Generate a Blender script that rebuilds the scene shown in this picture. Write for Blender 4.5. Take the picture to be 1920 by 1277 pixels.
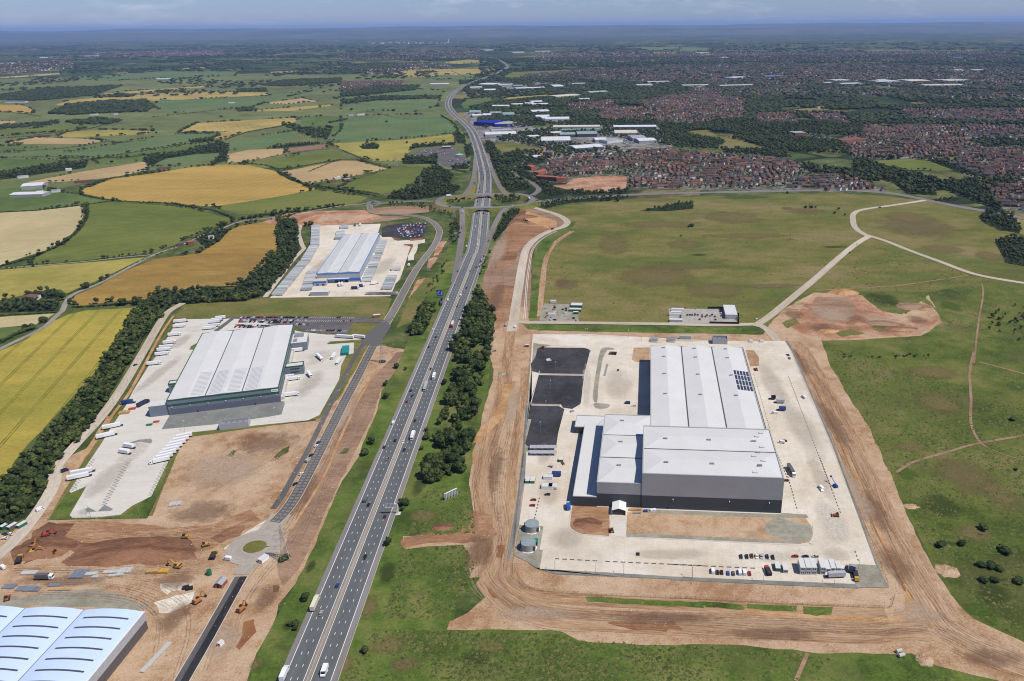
import bpy,math,random
import numpy as np
from mathutils import Vector,noise as mnoise
for o in list(bpy.data.objects): bpy.data.objects.remove(o)
S=bpy.context.scene
COL=S.collection
R=math.radians
rng=random.Random(7)
# ------------------------------------------------------------------ camera
FPX,TH,RO,CH,PX,PY=1430.2237,R(20.33127),R(-0.54694),327.504,1104.46,579.713
cam_d=bpy.data.cameras.new('camera');cam=bpy.data.objects.new('camera',cam_d);COL.objects.link(cam)
cam_d.sensor_width=36.0;cam_d.lens=FPX/1920*36
cam_d.shift_x=(960-PX)/1920;cam_d.shift_y=(PY-638.5)/1920
cam_d.clip_start=1.0;cam_d.clip_end=200000
cam.location=(0,0,CH)
cam.rotation_mode='XYZ'
from mathutils import Matrix
cam.matrix_world=Matrix.Translation((0,0,CH)) @ Matrix.Rotation(R(90)-TH,4,'X') @ Matrix.Rotation(RO,4,'Z')
S.camera=cam
# ------------------------------------------------------------------ light
SUN=Vector((0.61,-0.25,1.0)).normalized()
sd=bpy.data.lights.new('sun','SUN');sd.energy=5.0;sd.angle=R(0.53);sd.color=(1.0,0.95,0.87)
so=bpy.data.objects.new('sun',sd);COL.objects.link(so)
so.rotation_euler=SUN.to_track_quat('Z','Y').to_euler();so.location=(0,0,900)
W=bpy.data.worlds.new('World');S.world=W;W.use_nodes=True
wn=W.node_tree;wn.nodes.clear()
def wnode(t,**k):
    n=wn.nodes.new(t)
    for a,v in k.items(): setattr(n,a,v)
    return n
sky=wnode('ShaderNodeTexSky',sky_type='NISHITA',sun_disc=False)
sky.sun_elevation=math.asin(SUN.z);sky.sun_rotation=math.atan2(SUN.x,SUN.y)
sky.altitude=300;sky.air_density=1.0;sky.dust_density=0.1;sky.ozone_density=3.0
tc=wnode('ShaderNodeTexCoord');mp=wnode('ShaderNodeMapping');mp.inputs['Scale'].default_value=(9,9,45)
cl=wnode('ShaderNodeTexNoise');cl.inputs['Scale'].default_value=1.0;cl.inputs['Detail'].default_value=7;cl.inputs['Roughness'].default_value=.62
cr=wnode('ShaderNodeValToRGB');cr.color_ramp.elements[0].position=.52;cr.color_ramp.elements[1].position=.85
cr.color_ramp.elements[0].color=(0,0,0,1);cr.color_ramp.elements[1].color=(.75,.75,.75,1)
mx=wnode('ShaderNodeMixRGB');mx.inputs[2].default_value=(10.2,10.8,12.2,1)
bg=wnode('ShaderNodeBackground');bg.inputs['Strength'].default_value=0.078
ow=wnode('ShaderNodeOutputWorld')
L=wn.links.new
L(tc.outputs['Generated'],mp.inputs['Vector']);L(mp.outputs[0],cl.inputs['Vector']);L(cl.outputs[0],cr.inputs[0])
tn=wnode('ShaderNodeMixRGB',blend_type='MULTIPLY');tn.inputs[0].default_value=1;tn.inputs[2].default_value=(.68,.80,1.2,1);L(sky.outputs[0],tn.inputs[1]);L(tn.outputs[0],mx.inputs[1]);L(cr.outputs[0],mx.inputs[0]);L(mx.outputs[0],bg.inputs['Color']);L(bg.outputs[0],ow.inputs['Surface'])
S.render.engine='CYCLES'
S.view_settings.view_transform='Standard';S.view_settings.look='None'
S.view_settings.exposure=0.0;S.view_settings.gamma=1.0;S.view_settings.use_curve_mapping=False
S.cycles.use_denoising=True;S.cycles.filter_width=1.1
S.cycles.max_bounces=5;S.cycles.diffuse_bounces=2;S.cycles.glossy_bounces=2;S.cycles.transmission_bounces=2
S.cycles.volume_bounces=0;S.cycles.transparent_max_bounces=32
S.render.film_transparent=False
# ------------------------------------------------------------------ helpers
def G(x,y,z=0.0):
    """ground point seen at a place of the 1920x1277 survey photo (the survey of where things stand)"""
    a=(x-PX)/FPX;b=(y-PY)/FPX;c,s=math.cos(RO),math.sin(RO)
    a,b=c*a+s*b,-s*a+c*b
    vz=-math.sin(TH)-b*math.cos(TH);t=(CH-z)/-vz
    return Vector((a*t,(math.cos(TH)-b*math.sin(TH))*t,z))
ZR={'A1': (0,0,3),'A2': (640,0,3),'A3': (1280,0,3),'A4': (0,300,3),'A5': (500,300,3),'B1': (1100,280,2.3415),
      'B2': (0,570,3.992),'B3': (400,570,3.992),'B4': (0,860,3.0625),'B5': (400,860,3.0625),'C1': (860,560,3.992),
      'C2': (1160,600,3.992),'C3': (940,760,3.992),'C4': (1260,860,3.992),'C5': (840,960,4.0),'C6': (1400,660,2.069),
      'D1': (860,130,9.6),'D2': (1020,180,8.0),'D3': (760,230,9.6),'D4': (1000,260,8.0),'D5': (1600,280,6.0),
      'E1': (0,1000,9.12),'E2': (200,1000,6.4),'E3': (960,555,11.606),'E4': (1240,560,10.667),'E5': (100,860,7.68),
      'E6': (500,400,7.98),'E7': (660,400,7.98),'E8': (840,340,10.64),'E9': (940,300,7.983),'P': (0,0,1)}
def Q(ref,*pts):
    ox,oy,s=ZR[ref]
    return [(ox+a/s,oy+b/s) for a,b in pts]
def Q1(ref,a,b): return Q(ref,(a,b))[0]
def W2(px,z=0.0): return [G(x,y,z) for x,y in px]
def link(o,parent=None):
    COL.objects.link(o)
    if parent: o.parent=parent
    return o
def tag(o,label=None,cat=None,group=None,kind=None):
    if label: o['label']=label
    if cat: o['category']=cat
    if group: o['group']=group
    if kind: o['kind']=kind
    return o
def empty(name,loc,rz=0,label=None,cat=None,group=None):
    o=bpy.data.objects.new(name,None);o.empty_display_size=1;o.location=loc;o.rotation_euler=(0,0,rz)
    link(o);return tag(o,label,cat,group)
class MB:
    def __init__(s): s.v=[];s.f=[];s.m=[];s.uv=None
    def face(s,pts,m=0):
        n=len(s.v);s.v += [tuple(p) for p in pts];s.f.append(tuple(range(n,n+len(pts))));s.m.append(m);return s
    def box(s,x0,x1,y0,y1,z0,z1,m=0,top=None,bottom=True,tm=None):
        n=len(s.v);ins=top or (0,0,0,0)
        s.v += [(x0,y0,z0),(x1,y0,z0),(x1,y1,z0),(x0,y1,z0),(x0+ins[0],y0+ins[2],z1),(x1-ins[1],y0+ins[2],z1),(x1-ins[1],y1-ins[3],z1),(x0+ins[0],y1-ins[3],z1)]
        fs=[(4,5,6,7),(0,1,5,4),(1,2,6,5),(2,3,7,6),(3,0,4,7)]+([(3,2,1,0)] if bottom else [])
        for k,f in enumerate(fs): s.f.append(tuple(n+i for i in f));s.m.append(tm if (k == 0 and tm is not None) else m)
        return s
    def prism(s,prof,x0,x1,m=0,axis='x'):
        """profile (a,z) points extruded along x (or y)"""
        n=len(s.v);k=len(prof)
        for x in (x0,x1): s.v += [(x,a,z) if axis == 'x' else (a,x,z) for a,z in prof]
        for i in range(k): j=(i+1) % k;s.f.append((n+i,n+j,n+k+j,n+k+i));s.m.append(m)
        s.f.append(tuple(n+i for i in range(k))[::-1]);s.f.append(tuple(n+k+i for i in range(k)));s.m += [m,m]
        return s
    def cyl(s,c,r,z0,z1,n=12,m=0,r1=None,cap=True,tm=None):
        b=len(s.v);r1=r if r1 is None else r1
        for z,q in ((z0,r),(z1,r1)): s.v += [(c[0]+q*math.cos(6.2832*i/n),c[1]+q*math.sin(6.2832*i/n),z) for i in range(n)]
        for i in range(n): j=(i+1) % n;s.f.append((b+i,b+j,b+n+j,b+n+i));s.m.append(m)
        if cap: s.f.append(tuple(b+n+i for i in range(n)));s.m.append(m if tm is None else tm)
        return s
    def bar(s,a,b,r,n=4,m=0):
        a=Vector(a);b=Vector(b);d=(b-a)
        if d.length < 1e-6: return s
        d.normalize();u=d.cross(Vector((0,0,1)) if abs(d.z) < .9 else Vector((1,0,0))).normalized();w=d.cross(u);k=len(s.v)
        for p in (a,b):
            for i in range(n): t=6.2832*(i+.5)/n;s.v.append(tuple(p+u*(r*math.cos(t))+w*(r*math.sin(t))))
        for i in range(n): j=(i+1) % n;s.f.append((k+i,k+j,k+n+j,k+n+i));s.m.append(m)
        return s
    def wheel(s,c,r,w,n=10,m=0,axis='x'):
        k=len(s.v)
        for q in (-w/2,w/2):
            for i in range(n):
                t=6.2832*i/n
                s.v.append((c[0]+q,c[1]+r*math.cos(t),c[2]+r*math.sin(t)) if axis == 'x' else (c[0]+r*math.cos(t),c[1]+q,c[2]+r*math.sin(t)))
        for i in range(n): j=(i+1) % n;s.f.append((k+i,k+j,k+n+j,k+n+i));s.m.append(m)
        s.f.append(tuple(k+i for i in range(n)));s.f.append(tuple(k+n+i for i in range(n))[::-1]);s.m += [m,m]
        return s
    def mesh(s,name,mats):
        me=bpy.data.meshes.new(name);me.from_pydata(s.v,[],s.f)
        for m in (mats if isinstance(mats,(list,tuple)) else [mats]): me.materials.append(m)
        if any(s.m): me.polygons.foreach_set('material_index',s.m)
        me.update();return me
    def build(s,name,mats,parent=None,loc=None,rz=0):
        o=bpy.data.objects.new(name,s.mesh(name,mats));link(o,parent)
        if loc is not None: o.location=loc;o.rotation_euler=(0,0,rz)
        return o
def inst(name,me,parent=None,loc=(0,0,0),rz=0,sc=None):
    o=bpy.data.objects.new(name,me);link(o,parent);o.location=loc;o.rotation_euler=(0,0,rz)
    if sc: o.scale=sc
    return o
def np_mesh(name,V,T,mat,tint=None):
    me=bpy.data.meshes.new(name);nv,nt=len(V),len(T)
    me.vertices.add(nv);me.vertices.foreach_set('co',np.ascontiguousarray(V,np.float32).ravel())
    me.loops.add(nt*3);me.loops.foreach_set('vertex_index',np.ascontiguousarray(T,np.int32).ravel())
    me.polygons.add(nt);me.polygons.foreach_set('loop_start',np.arange(0,nt*3,3,dtype=np.int32))
    if tint is not None:
        a=me.attributes.new('tint','FLOAT','POINT');a.data.foreach_set('value',np.ascontiguousarray(tint,np.float32))
    for m in (mat if isinstance(mat,(list,tuple)) else [mat]): me.materials.append(m)
    me.update(calc_edges=True);return me
def smooth(pts,step=12.0):
    """Catmull-Rom through world points"""
    P=[Vector((p[0],p[1],p[2] if len(p) > 2 else 0)) for p in pts]
    P=[P[0]*2-P[1]]+P+[P[-1]*2-P[-2]];out=[]
    for i in range(1,len(P)-2):
        a,b,c,d=P[i-1:i+3];n=max(2,int((c-b).length/step))
        for k in range(n):
            t=k/n
            out.append(0.5*((2*b)+(c-a)*t+(2*a-5*b+4*c-d)*t*t+(3*b-a-3*c+d)*t ** 3))
    out.append(P[-2]);return out
def offset(path,d):
    out=[]
    for i,p in enumerate(path):
        t=path[min(i+1,len(path)-1)]-path[max(i-1,0)];t.z=0;t.normalize()
        out.append(p+Vector((t.y,-t.x,0))*d)
    return out
JZ={};_k=[0]
def jz(o=None):
    _k[0] += 1;return .0004*_k[0]
def ribbon(name,path,o0,o1,mat,z,parent=None,kind='structure',thick=0):
    j=JZ.get(parent.name,0) if parent else jz();z += j
    a=offset(path,o0);b=offset(path,o1);v=[];f=[];uv=[];s=0.0
    for i in range(len(path)):
        if i: s += (path[i]-path[i-1]).length
        v += [(a[i].x,a[i].y,a[i].z+z),(b[i].x,b[i].y,b[i].z+z)];uv.append(s)
    for i in range(len(path)-1): f.append((2*i,2*i+1,2*i+3,2*i+2))
    if thick:
        n=len(v);v += [(p[0],p[1],p[2]-thick) for p in v]
        for i in range(len(path)-1): f += [(n+2*i,2*i,2*i+2,n+2*i+2),(2*i+1,n+2*i+1,n+2*i+3,2*i+3)]
    me=bpy.data.meshes.new(name);me.from_pydata(v,[],f);me.materials.append(mat)
    ul=me.uv_layers.new(name='UVMap')
    w=abs(o1-o0);nv=2*len(path)
    for lp in me.loops:
        i=lp.vertex_index % nv;ul.data[lp.index].uv=(uv[i // 2],(i % 2)*w)
    me.update();o=bpy.data.objects.new(name,me);link(o,parent)
    if not parent: JZ[o.name]=j
    if not parent and kind: o['kind']=kind
    return o
def rough_edge(pts,seg,amp,sc=None):
    out=[];n=len(pts)
    for i in range(n):
        a,b=pts[i],pts[(i+1) % n];k=max(1,min(60,int((b-a).length/seg)))
        for j in range(k):
            p=a.lerp(b,j/k)
            if amp: d=mnoise.noise_vector(p*(sc or 1/(seg*2.5)))+.6*mnoise.noise_vector(p*(2.3/seg));p=Vector((p.x+d.x*amp,p.y+d.y*amp,0))
            out.append(p)
    return out
def sheet(name,px,mat,z,amp=0.0,seg=None,kind='structure',world=False,round_=0,skirt=0):
    pts=[Vector((p[0],p[1],0)) for p in (px if world else W2(px))]
    if round_:
        for _ in range(round_):
            q=[]
            for i in range(len(pts)): a,b=pts[i],pts[(i+1) % len(pts)];q += [a.lerp(b,.25),a.lerp(b,.75)]
            pts=q
    if amp: pts=rough_edge(pts,seg or max(2.0,amp*2.5),amp)
    j=jz();z += j;n=len(pts);v=[(p.x,p.y,z) for p in pts];f=[tuple(range(n))]
    if skirt:
        v += [(p.x,p.y,z-skirt) for p in pts];f += [((i+1) % n,i,n+i,n+(i+1) % n) for i in range(n)]
    me=bpy.data.meshes.new(name);me.from_pydata(v,[],f);me.materials.append(mat);me.update()
    if me.polygons[0].normal.z < 0: me.flip_normals()
    o=bpy.data.objects.new(name,me);link(o);JZ[o.name]=j
    if kind: o['kind']=kind
    return o
def inside(poly,x,y):
    c=False;j=len(poly)-1
    for i in range(len(poly)):
        xi,yi,xj,yj=poly[i][0],poly[i][1],poly[j][0],poly[j][1]
        if (yi > y) != (yj > y) and x < (xj-xi)*(y-yi)/(yj-yi)+xi: c=not c
        j=i
    return c
def scatter(poly,step,jit=.45,excl=(),r=None):
    r=r or rng;xs=[p[0] for p in poly];ys=[p[1] for p in poly];out=[];y=min(ys)
    while y < max(ys):
        x=min(xs)
        while x < max(xs):
            a=x+r.uniform(-jit,jit)*step;b=y+r.uniform(-jit,jit)*step
            if inside(poly,a,b) and not any(inside(e,a,b) for e in excl): out.append((a,b))
            x += step
        y += step
    return out
# ------------------------------------------------------------------ materials
def nod(nt,t,**k):
    n=nt.nodes.new(t)
    for a,v in k.items():
        if a in n.inputs: n.inputs[a].default_value=v
        else: setattr(n,a,v)
    return n
def mat0(name,rough=.8,spec=.3,metal=0.0):
    m=bpy.data.materials.new(name);m.use_nodes=True;nt=m.node_tree;b=nt.nodes['Principled BSDF']
    b.inputs['Roughness'].default_value=rough;b.inputs['Metallic'].default_value=metal
    b.inputs['Specular IOR Level'].default_value=spec
    return m,nt,b
def ramp(nt,stops):
    r=nod(nt,'ShaderNodeValToRGB');e=r.color_ramp.elements
    while len(e) < len(stops): e.new(.5)
    for el,(p,c) in zip(e,stops): el.position=p;el.color=(*c,1)
    return r
def math_(nt,op,a,b=None):
    n=nod(nt,'ShaderNodeMath',operation=op)
    for i,v in enumerate((a,b)):
        if v is None: continue
        if isinstance(v,(int,float)): n.inputs[i].default_value=v
        else: nt.links.new(v,n.inputs[i])
    return n.outputs[0]
def gm(name,stops,s=(.012,.09,.6),w=(.5,.3,.2),rot=0.0,stretch=1.0,uv=False,stripes=None,bump=0.0,rough=.95,spec=.1,dist=0.0,gain=1.9,grit=.28,patch=None):
    """ground material: three noises summed into a colour ramp, optional crop tramlines, specks and patches"""
    m,nt,b=mat0(name,rough,spec);L=nt.links.new
    t=nod(nt,'ShaderNodeTexCoord');mpn=nod(nt,'ShaderNodeMapping');mpn.inputs['Rotation'].default_value=(0,0,rot);mpn.inputs['Scale'].default_value=(1.0/stretch,1,1)
    L(t.outputs['UV' if uv else 'Object'],mpn.inputs['Vector']);vec=mpn.outputs[0];tot=None
    for sc,ww in zip(s,w):
        n=nod(nt,'ShaderNodeTexNoise',Scale=sc,Detail=5.0,Roughness=.6,Distortion=dist);L(vec,n.inputs['Vector'])
        q=math_(nt,'MULTIPLY',n.outputs[0],ww);tot=q if tot is None else math_(nt,'ADD',tot,q)
    tot=math_(nt,'ADD',math_(nt,'MULTIPLY',math_(nt,'SUBTRACT',tot,.5),gain),.5)
    r=ramp(nt,stops);L(tot,r.inputs[0]);col=r.outputs[0]
    if stripes:
        per,strg,ang=stripes
        m2=nod(nt,'ShaderNodeMapping');m2.inputs['Rotation'].default_value=(0,0,ang);L(t.outputs['Object'],m2.inputs['Vector'])
        sx=nod(nt,'ShaderNodeSeparateXYZ');L(m2.outputs[0],sx.inputs[0])
        fr=math_(nt,'FRACT',math_(nt,'DIVIDE',sx.outputs[0],per));ln=math_(nt,'ADD',math_(nt,'LESS_THAN',fr,.05),math_(nt,'LESS_THAN',math_(nt,'ABSOLUTE',math_(nt,'SUBTRACT',fr,.12)),.025))
        wn_=nod(nt,'ShaderNodeTexNoise',Scale=.03,Detail=3.0);L(t.outputs['Object'],wn_.inputs['Vector'])
        fac=math_(nt,'MULTIPLY',math_(nt,'MULTIPLY',ln,strg),math_(nt,'MULTIPLY',wn_.outputs[0],1.6))
        mxn=nod(nt,'ShaderNodeMixRGB',blend_type='MULTIPLY');L(fac,mxn.inputs[0]);L(col,mxn.inputs[1]);mxn.inputs[2].default_value=(.35,.45,.35,1);col=mxn.outputs[0]
    for e in (patch or []):
        sc,lo,hi,c,f=e
        n=nod(nt,'ShaderNodeTexNoise',Scale=sc,Detail=6.0,Roughness=.65);L(vec,n.inputs['Vector'])
        rr=ramp(nt,[(lo,(0,0,0)),(hi,(f,f,f))]);L(n.outputs[0],rr.inputs[0])
        mxn=nod(nt,'ShaderNodeMixRGB');L(rr.outputs[0],mxn.inputs[0]);L(col,mxn.inputs[1]);mxn.inputs[2].default_value=(*c,1);col=mxn.outputs[0]
    if grit:
        n=nod(nt,'ShaderNodeTexNoise',Scale=s[2]*1.3,Detail=6.0,Roughness=.8);L(vec,n.inputs['Vector'])
        rr=ramp(nt,[(.32,(1-grit,)*3),(.68,(1+grit*.8,)*3)]);L(n.outputs[0],rr.inputs[0])
        mg=nod(nt,'ShaderNodeMixRGB',blend_type='MULTIPLY');mg.inputs[0].default_value=1;L(col,mg.inputs[1]);L(rr.outputs[0],mg.inputs[2]);col=mg.outputs[0]
    L(col,b.inputs['Base Color'])
    if bump:
        bn=nod(nt,'ShaderNodeBump',Strength=min(1,bump),Distance=bump);L(tot,bn.inputs['Height']);L(bn.outputs[0],b.inputs['Normal'])
    return m
def sol(name,c,rough=.6,spec=.3,metal=0.0,var=.12,sc=.6,lines=None):
    """plain surface with slight unevenness; lines=(period, depth, axis) adds fine cladding ribs"""
    m,nt,b=mat0(name,rough,spec,metal);L=nt.links.new
    t=nod(nt,'ShaderNodeTexCoord');n=nod(nt,'ShaderNodeTexNoise',Scale=sc,Detail=5.0,Roughness=.65);L(t.outputs['Object'],n.inputs['Vector'])
    k0,k1=1-var,1+var
    r=ramp(nt,[(.3,tuple(min(1,x*k0) for x in c)),(.7,tuple(min(1,x*k1) for x in c))]);L(n.outputs[0],r.inputs[0]);col=r.outputs[0]
    if lines:
        per,dep,ax=lines
        sx=nod(nt,'ShaderNodeSeparateXYZ');L(t.outputs['Object'],sx.inputs[0])
        fr=math_(nt,'FRACT',math_(nt,'DIVIDE',sx.outputs[ax],per));ln=math_(nt,'LESS_THAN',fr,.12)
        mxn=nod(nt,'ShaderNodeMixRGB',blend_type='MULTIPLY');L(math_(nt,'MULTIPLY',ln,dep),mxn.inputs[0]);L(col,mxn.inputs[1]);mxn.inputs[2].default_value=(.3,.3,.3,1);col=mxn.outputs[0]
    L(col,b.inputs['Base Color']);return m
# ------------------------------------------------------------------ ground materials
def far_mat():
    m,nt,b=mat0('far_country',.95,.05);L=nt.links.new
    t=nod(nt,'ShaderNodeTexCoord');o=t.outputs['Object']
    wp=nod(nt,'ShaderNodeTexNoise',Scale=.002,Detail=2.0);L(o,wp.inputs['Vector'])
    ad=nod(nt,'ShaderNodeMixRGB',blend_type='ADD');ad.inputs[0].default_value=1
    sc=nod(nt,'ShaderNodeVectorMath',operation='SCALE');sc.inputs['Scale'].default_value=150;L(wp.outputs['Color'],sc.inputs[0])
    va=nod(nt,'ShaderNodeVectorMath',operation='ADD');L(o,va.inputs[0]);L(sc.outputs[0],va.inputs[1])
    v=nod(nt,'ShaderNodeTexVoronoi',Scale=.0036);L(va.outputs[0],v.inputs['Vector'])
    r=ramp(nt,[(0,(.05,.085,.03)),(.25,(.075,.11,.035)),(.45,(.10,.13,.045)),(.62,(.13,.14,.05)),(.74,(.22,.18,.07)),(.86,(.07,.10,.035)),(1,(.26,.2,.1))])
    r.color_ramp.interpolation='CONSTANT'
    sx=nod(nt,'ShaderNodeSeparateXYZ');L(v.outputs['Color'],sx.inputs[0]);L(sx.outputs[0],r.inputs[0])
    ve=nod(nt,'ShaderNodeTexVoronoi',Scale=.0036,feature='DISTANCE_TO_EDGE');L(va.outputs[0],ve.inputs['Vector'])
    he=math_(nt,'LESS_THAN',ve.outputs[0],.045)
    wd=nod(nt,'ShaderNodeTexNoise',Scale=.0011,Detail=7.0,Roughness=.7);L(o,wd.inputs['Vector'])
    wr=ramp(nt,[(.49,(0,0,0)),(.56,(1,1,1))]);L(wd.outputs[0],wr.inputs[0])
    fac=math_(nt,'MAXIMUM',wr.outputs[0],he)
    m1=nod(nt,'ShaderNodeMixRGB');L(fac,m1.inputs[0]);L(r.outputs[0],m1.inputs[1]);m1.inputs[2].default_value=(.028,.042,.02,1)
    sp=nod(nt,'ShaderNodeTexNoise',Scale=.03,Detail=4.0,Roughness=.8);L(o,sp.inputs['Vector'])
    sr=ramp(nt,[(.35,(.55,.55,.6)),(.7,(1.3,1.25,1.2))]);L(sp.outputs[0],sr.inputs[0])
    m2=nod(nt,'ShaderNodeMixRGB',blend_type='MULTIPLY');m2.inputs[0].default_value=1;L(m1.outputs[0],m2.inputs[1]);L(sr.outputs[0],m2.inputs[2])
    L(m2.outputs[0],b.inputs['Base Color']);return m
M={}
M['far']=far_mat()
M['verge']=gm('verge_grass',[(.36,(.036,.055,.014)),(.47,(.058,.082,.021)),(.56,(.088,.105,.032)),(.66,(.14,.135,.055))],(.02,.1,.7),patch=[(.02,.54,.68,(.12,.105,.045),.6)])
M['lush']=gm('lush_grass',[(.32,(.04,.065,.011)),(.44,(.068,.108,.018)),(.55,(.1,.138,.027)),(.67,(.165,.16,.05))],(.018,.07,.5),patch=[(.013,.5,.64,(.125,.118,.042),.7),(.03,.56,.68,(.03,.046,.012),.65),(.006,.5,.62,(.072,.108,.022),.5)],bump=.5)
M['rough']=gm('rough_grass',[(.32,(.082,.095,.024)),(.44,(.124,.125,.029)),(.54,(.158,.14,.042)),(.66,(.2,.158,.07))],(.008,.05,.4),(.5,.3,.2),patch=[(.012,.50,.66,(.075,.11,.022),.7),(.02,.56,.7,(.17,.125,.06),.6),(.035,.62,.72,(.045,.065,.016),.7)],bump=.4,rot=.35,stretch=1.8)
M['rough2']=gm('dark_rough_grass',[(.32,(.044,.06,.013)),(.44,(.075,.102,.018)),(.55,(.11,.124,.027)),(.67,(.165,.145,.055))],(.009,.06,.4),patch=[(.012,.52,.66,(.105,.098,.036),.75),(.03,.6,.72,(.028,.046,.012),.8),(.02,.58,.7,(.15,.12,.06),.4)],bump=.4)
def crop(name,c,v=.16,st=None,patch=None,s=(.006,.06,.5),rot=0,stretch=1):
    lo=tuple(x*(1-v) for x in c);hi=tuple(x*(1+v) for x in c)
    return gm(name,[(.36,lo),(.5,c),(.64,hi)],s,stripes=st,patch=patch,rot=rot,stretch=stretch,bump=.15)
GP=[(.009,.54,.68,(.16,.17,.04),.55),(.03,.6,.72,(.12,.12,.03),.4)]
M['gold']=crop('ripe_barley',(.355,.235,.062),st=(22,.35,.12),patch=GP,rot=.1,stretch=4)
M['gold2']=crop('ripe_wheat',(.33,.25,.08),st=(22,.4,-.5),patch=GP)
M['yellow']=crop('yellow_crop',(.33,.265,.05),st=(26,.95,-.26),patch=[(.008,.48,.64,(.185,.185,.03),.7),(.03,.58,.7,(.30,.2,.05),.5)],rot=-1.0,stretch=3)
M['yellow2']=crop('yellow_green_crop',(.285,.24,.06),st=(24,.3,1.4),patch=[(.01,.5,.64,(.2,.195,.04),.6)])
M['brown']=crop('russet_crop',(.265,.165,.042),.2,st=(24,.22,-.95),patch=[(.01,.5,.66,(.15,.13,.035),.5),(.03,.56,.7,(.33,.21,.06),.5),(.02,.66,.72,(.06,.1,.025),.6)],rot=-.9,stretch=3)
M['pale']=crop('pale_barley',(.40,.335,.175),.1,st=(22,.25,.9),patch=[(.008,.5,.66,(.36,.27,.12),.5)])
M['tan']=crop('tan_stubble',(.36,.26,.125),.12,st=(20,.25,1.2))
M['green']=crop('green_crop',(.118,.14,.03),.18,st=(24,.25,.7),patch=[(.006,.5,.66,(.155,.15,.042),.7),(.02,.6,.72,(.07,.10,.022),.5)],rot=.3,stretch=2)
M['green2']=crop('blue_green_crop',(.10,.145,.055),.14,st=(24,.3,-.2),patch=[(.005,.5,.66,(.13,.155,.06),.6)])
M['green3']=crop('mid_green_pasture',(.085,.125,.032),.2,patch=[(.006,.5,.66,(.12,.14,.045),.7)])
M['past']=crop('mixed_far_pasture',(.125,.143,.05),.3,patch=[(.0035,.48,.6,(.125,.14,.055),.8),(.004,.55,.66,(.065,.09,.035),.7),(.012,.6,.7,(.2,.17,.08),.5)],s=(.002,.012,.1))
M['pink']=crop('bare_ploughed_field',(.22,.135,.09),.12,st=(14,.3,.3))
# earth
E1=(.365,.238,.138);E2=(.42,.295,.188);E3=(.245,.128,.066);E4=(.15,.074,.041);E5=(.285,.163,.085)
M['earth']=gm('tan_earth',[(.34,E5),(.44,E1),(.55,E2),(.68,(.45,.33,.22))],(.02,.11,.8),(.45,.3,.25),patch=[(.03,.55,.68,E3,.55),(.012,.58,.7,(.22,.17,.09),.5),(.25,.62,.72,(.46,.36,.26),.5)],bump=.35)
M['earth_ring']=gm('tracked_earth',[(.34,(.22,.125,.066)),(.44,(.325,.2,.11)),(.55,(.39,.26,.155)),(.68,(.45,.325,.215))],(.03,.14,.9),(.4,.35,.25),uv=True,stretch=9,patch=[(.02,.54,.66,(.23,.12,.06),.6),(.05,.6,.7,(.42,.30,.19),.6)],bump=.4)
M['earth_red']=gm('red_brown_earth',[(.34,E4),(.45,E3),(.56,(.29,.16,.085)),(.68,E1)],(.015,.08,.6),(.45,.3,.25),rot=.1,stretch=3.5,patch=[(.02,.56,.7,E1,.6)],bump=.4)
M['earth_dark']=gm('dark_turned_soil',[(.36,(.12,.06,.034)),(.5,(.18,.09,.05)),(.64,(.25,.13,.072))],(.03,.15,.9),rot=.15,stretch=4,bump=.5)
M['earth_orange']=gm('orange_clay',[(.36,(.31,.165,.07)),(.5,(.40,.225,.10)),(.64,(.46,.29,.15))],(.03,.15,.9),bump=.3)
M['earth_brown']=gm('brown_subsoil',[(.36,(.2,.125,.08)),(.5,(.26,.165,.105)),(.64,(.31,.2,.13))],(.02,.12,.7),rot=.5,stretch=3,patch=[(.05,.6,.7,(.33,.22,.14),.5)],bump=.35)
M['earth_far']=gm('raw_site_earth',[(.36,(.25,.12,.065)),(.5,(.36,.19,.11)),(.64,(.42,.28,.18))],(.02,.1,.5),patch=[(.03,.55,.66,(.3,.25,.2),.7)])
M['puddle']=gm('muddy_water',[(.36,(.20,.085,.03)),(.64,(.26,.12,.045))],(.03,.2,1),rough=.12,spec=.5)
M['gravel']=gm('grey_gravel',[(.36,(.20,.19,.145)),(.5,(.26,.245,.19)),(.64,(.31,.295,.235))],(.05,.3,2.0),patch=[(.04,.55,.7,(.27,.23,.15),.5)])
M['gravel2']=gm('grey_stone_strip',[(.36,(.155,.16,.145)),(.64,(.215,.22,.2))],(.05,.3,2.0))
M['pad']=gm('beige_hardcore',[(.36,(.29,.27,.235)),(.64,(.385,.36,.32))],(.05,.3,1.5))
M['chalk']=gm('white_crushed_stone',[(.36,(.46,.40,.31)),(.64,(.66,.60,.50))],(.06,.3,1.5),patch=[(.15,.56,.66,E1,.5)])
M['conc']=gm('new_concrete',[(.33,(.47,.41,.325)),(.45,(.53,.47,.38)),(.56,(.57,.51,.42)),(.68,(.60,.555,.48))],(.02,.1,.7),(.5,.3,.2),patch=[(.014,.5,.66,(.50,.41,.30),.55),(.05,.6,.72,(.43,.39,.33),.4),(.02,.6,.7,(.56,.54,.50),.6)],grit=.1)
M['conc2']=gm('grey_concrete',[(.33,(.47,.44,.385)),(.5,(.525,.495,.435)),(.68,(.56,.53,.475))],(.02,.1,.7),(.5,.3,.2),patch=[(.02,.5,.66,(.42,.40,.36),.55),(.04,.6,.7,(.50,.43,.33),.5)],rot=-.35,stretch=3,grit=.1)
M['asph']=gm('motorway_asphalt',[(.36,(.095,.101,.101)),(.64,(.135,.142,.141))],(.02,.2,1.5),grit=.1,uv=True,stretch=14,patch=[(.1,.56,.7,(.10,.105,.105),.5)],rough=.85)
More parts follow.
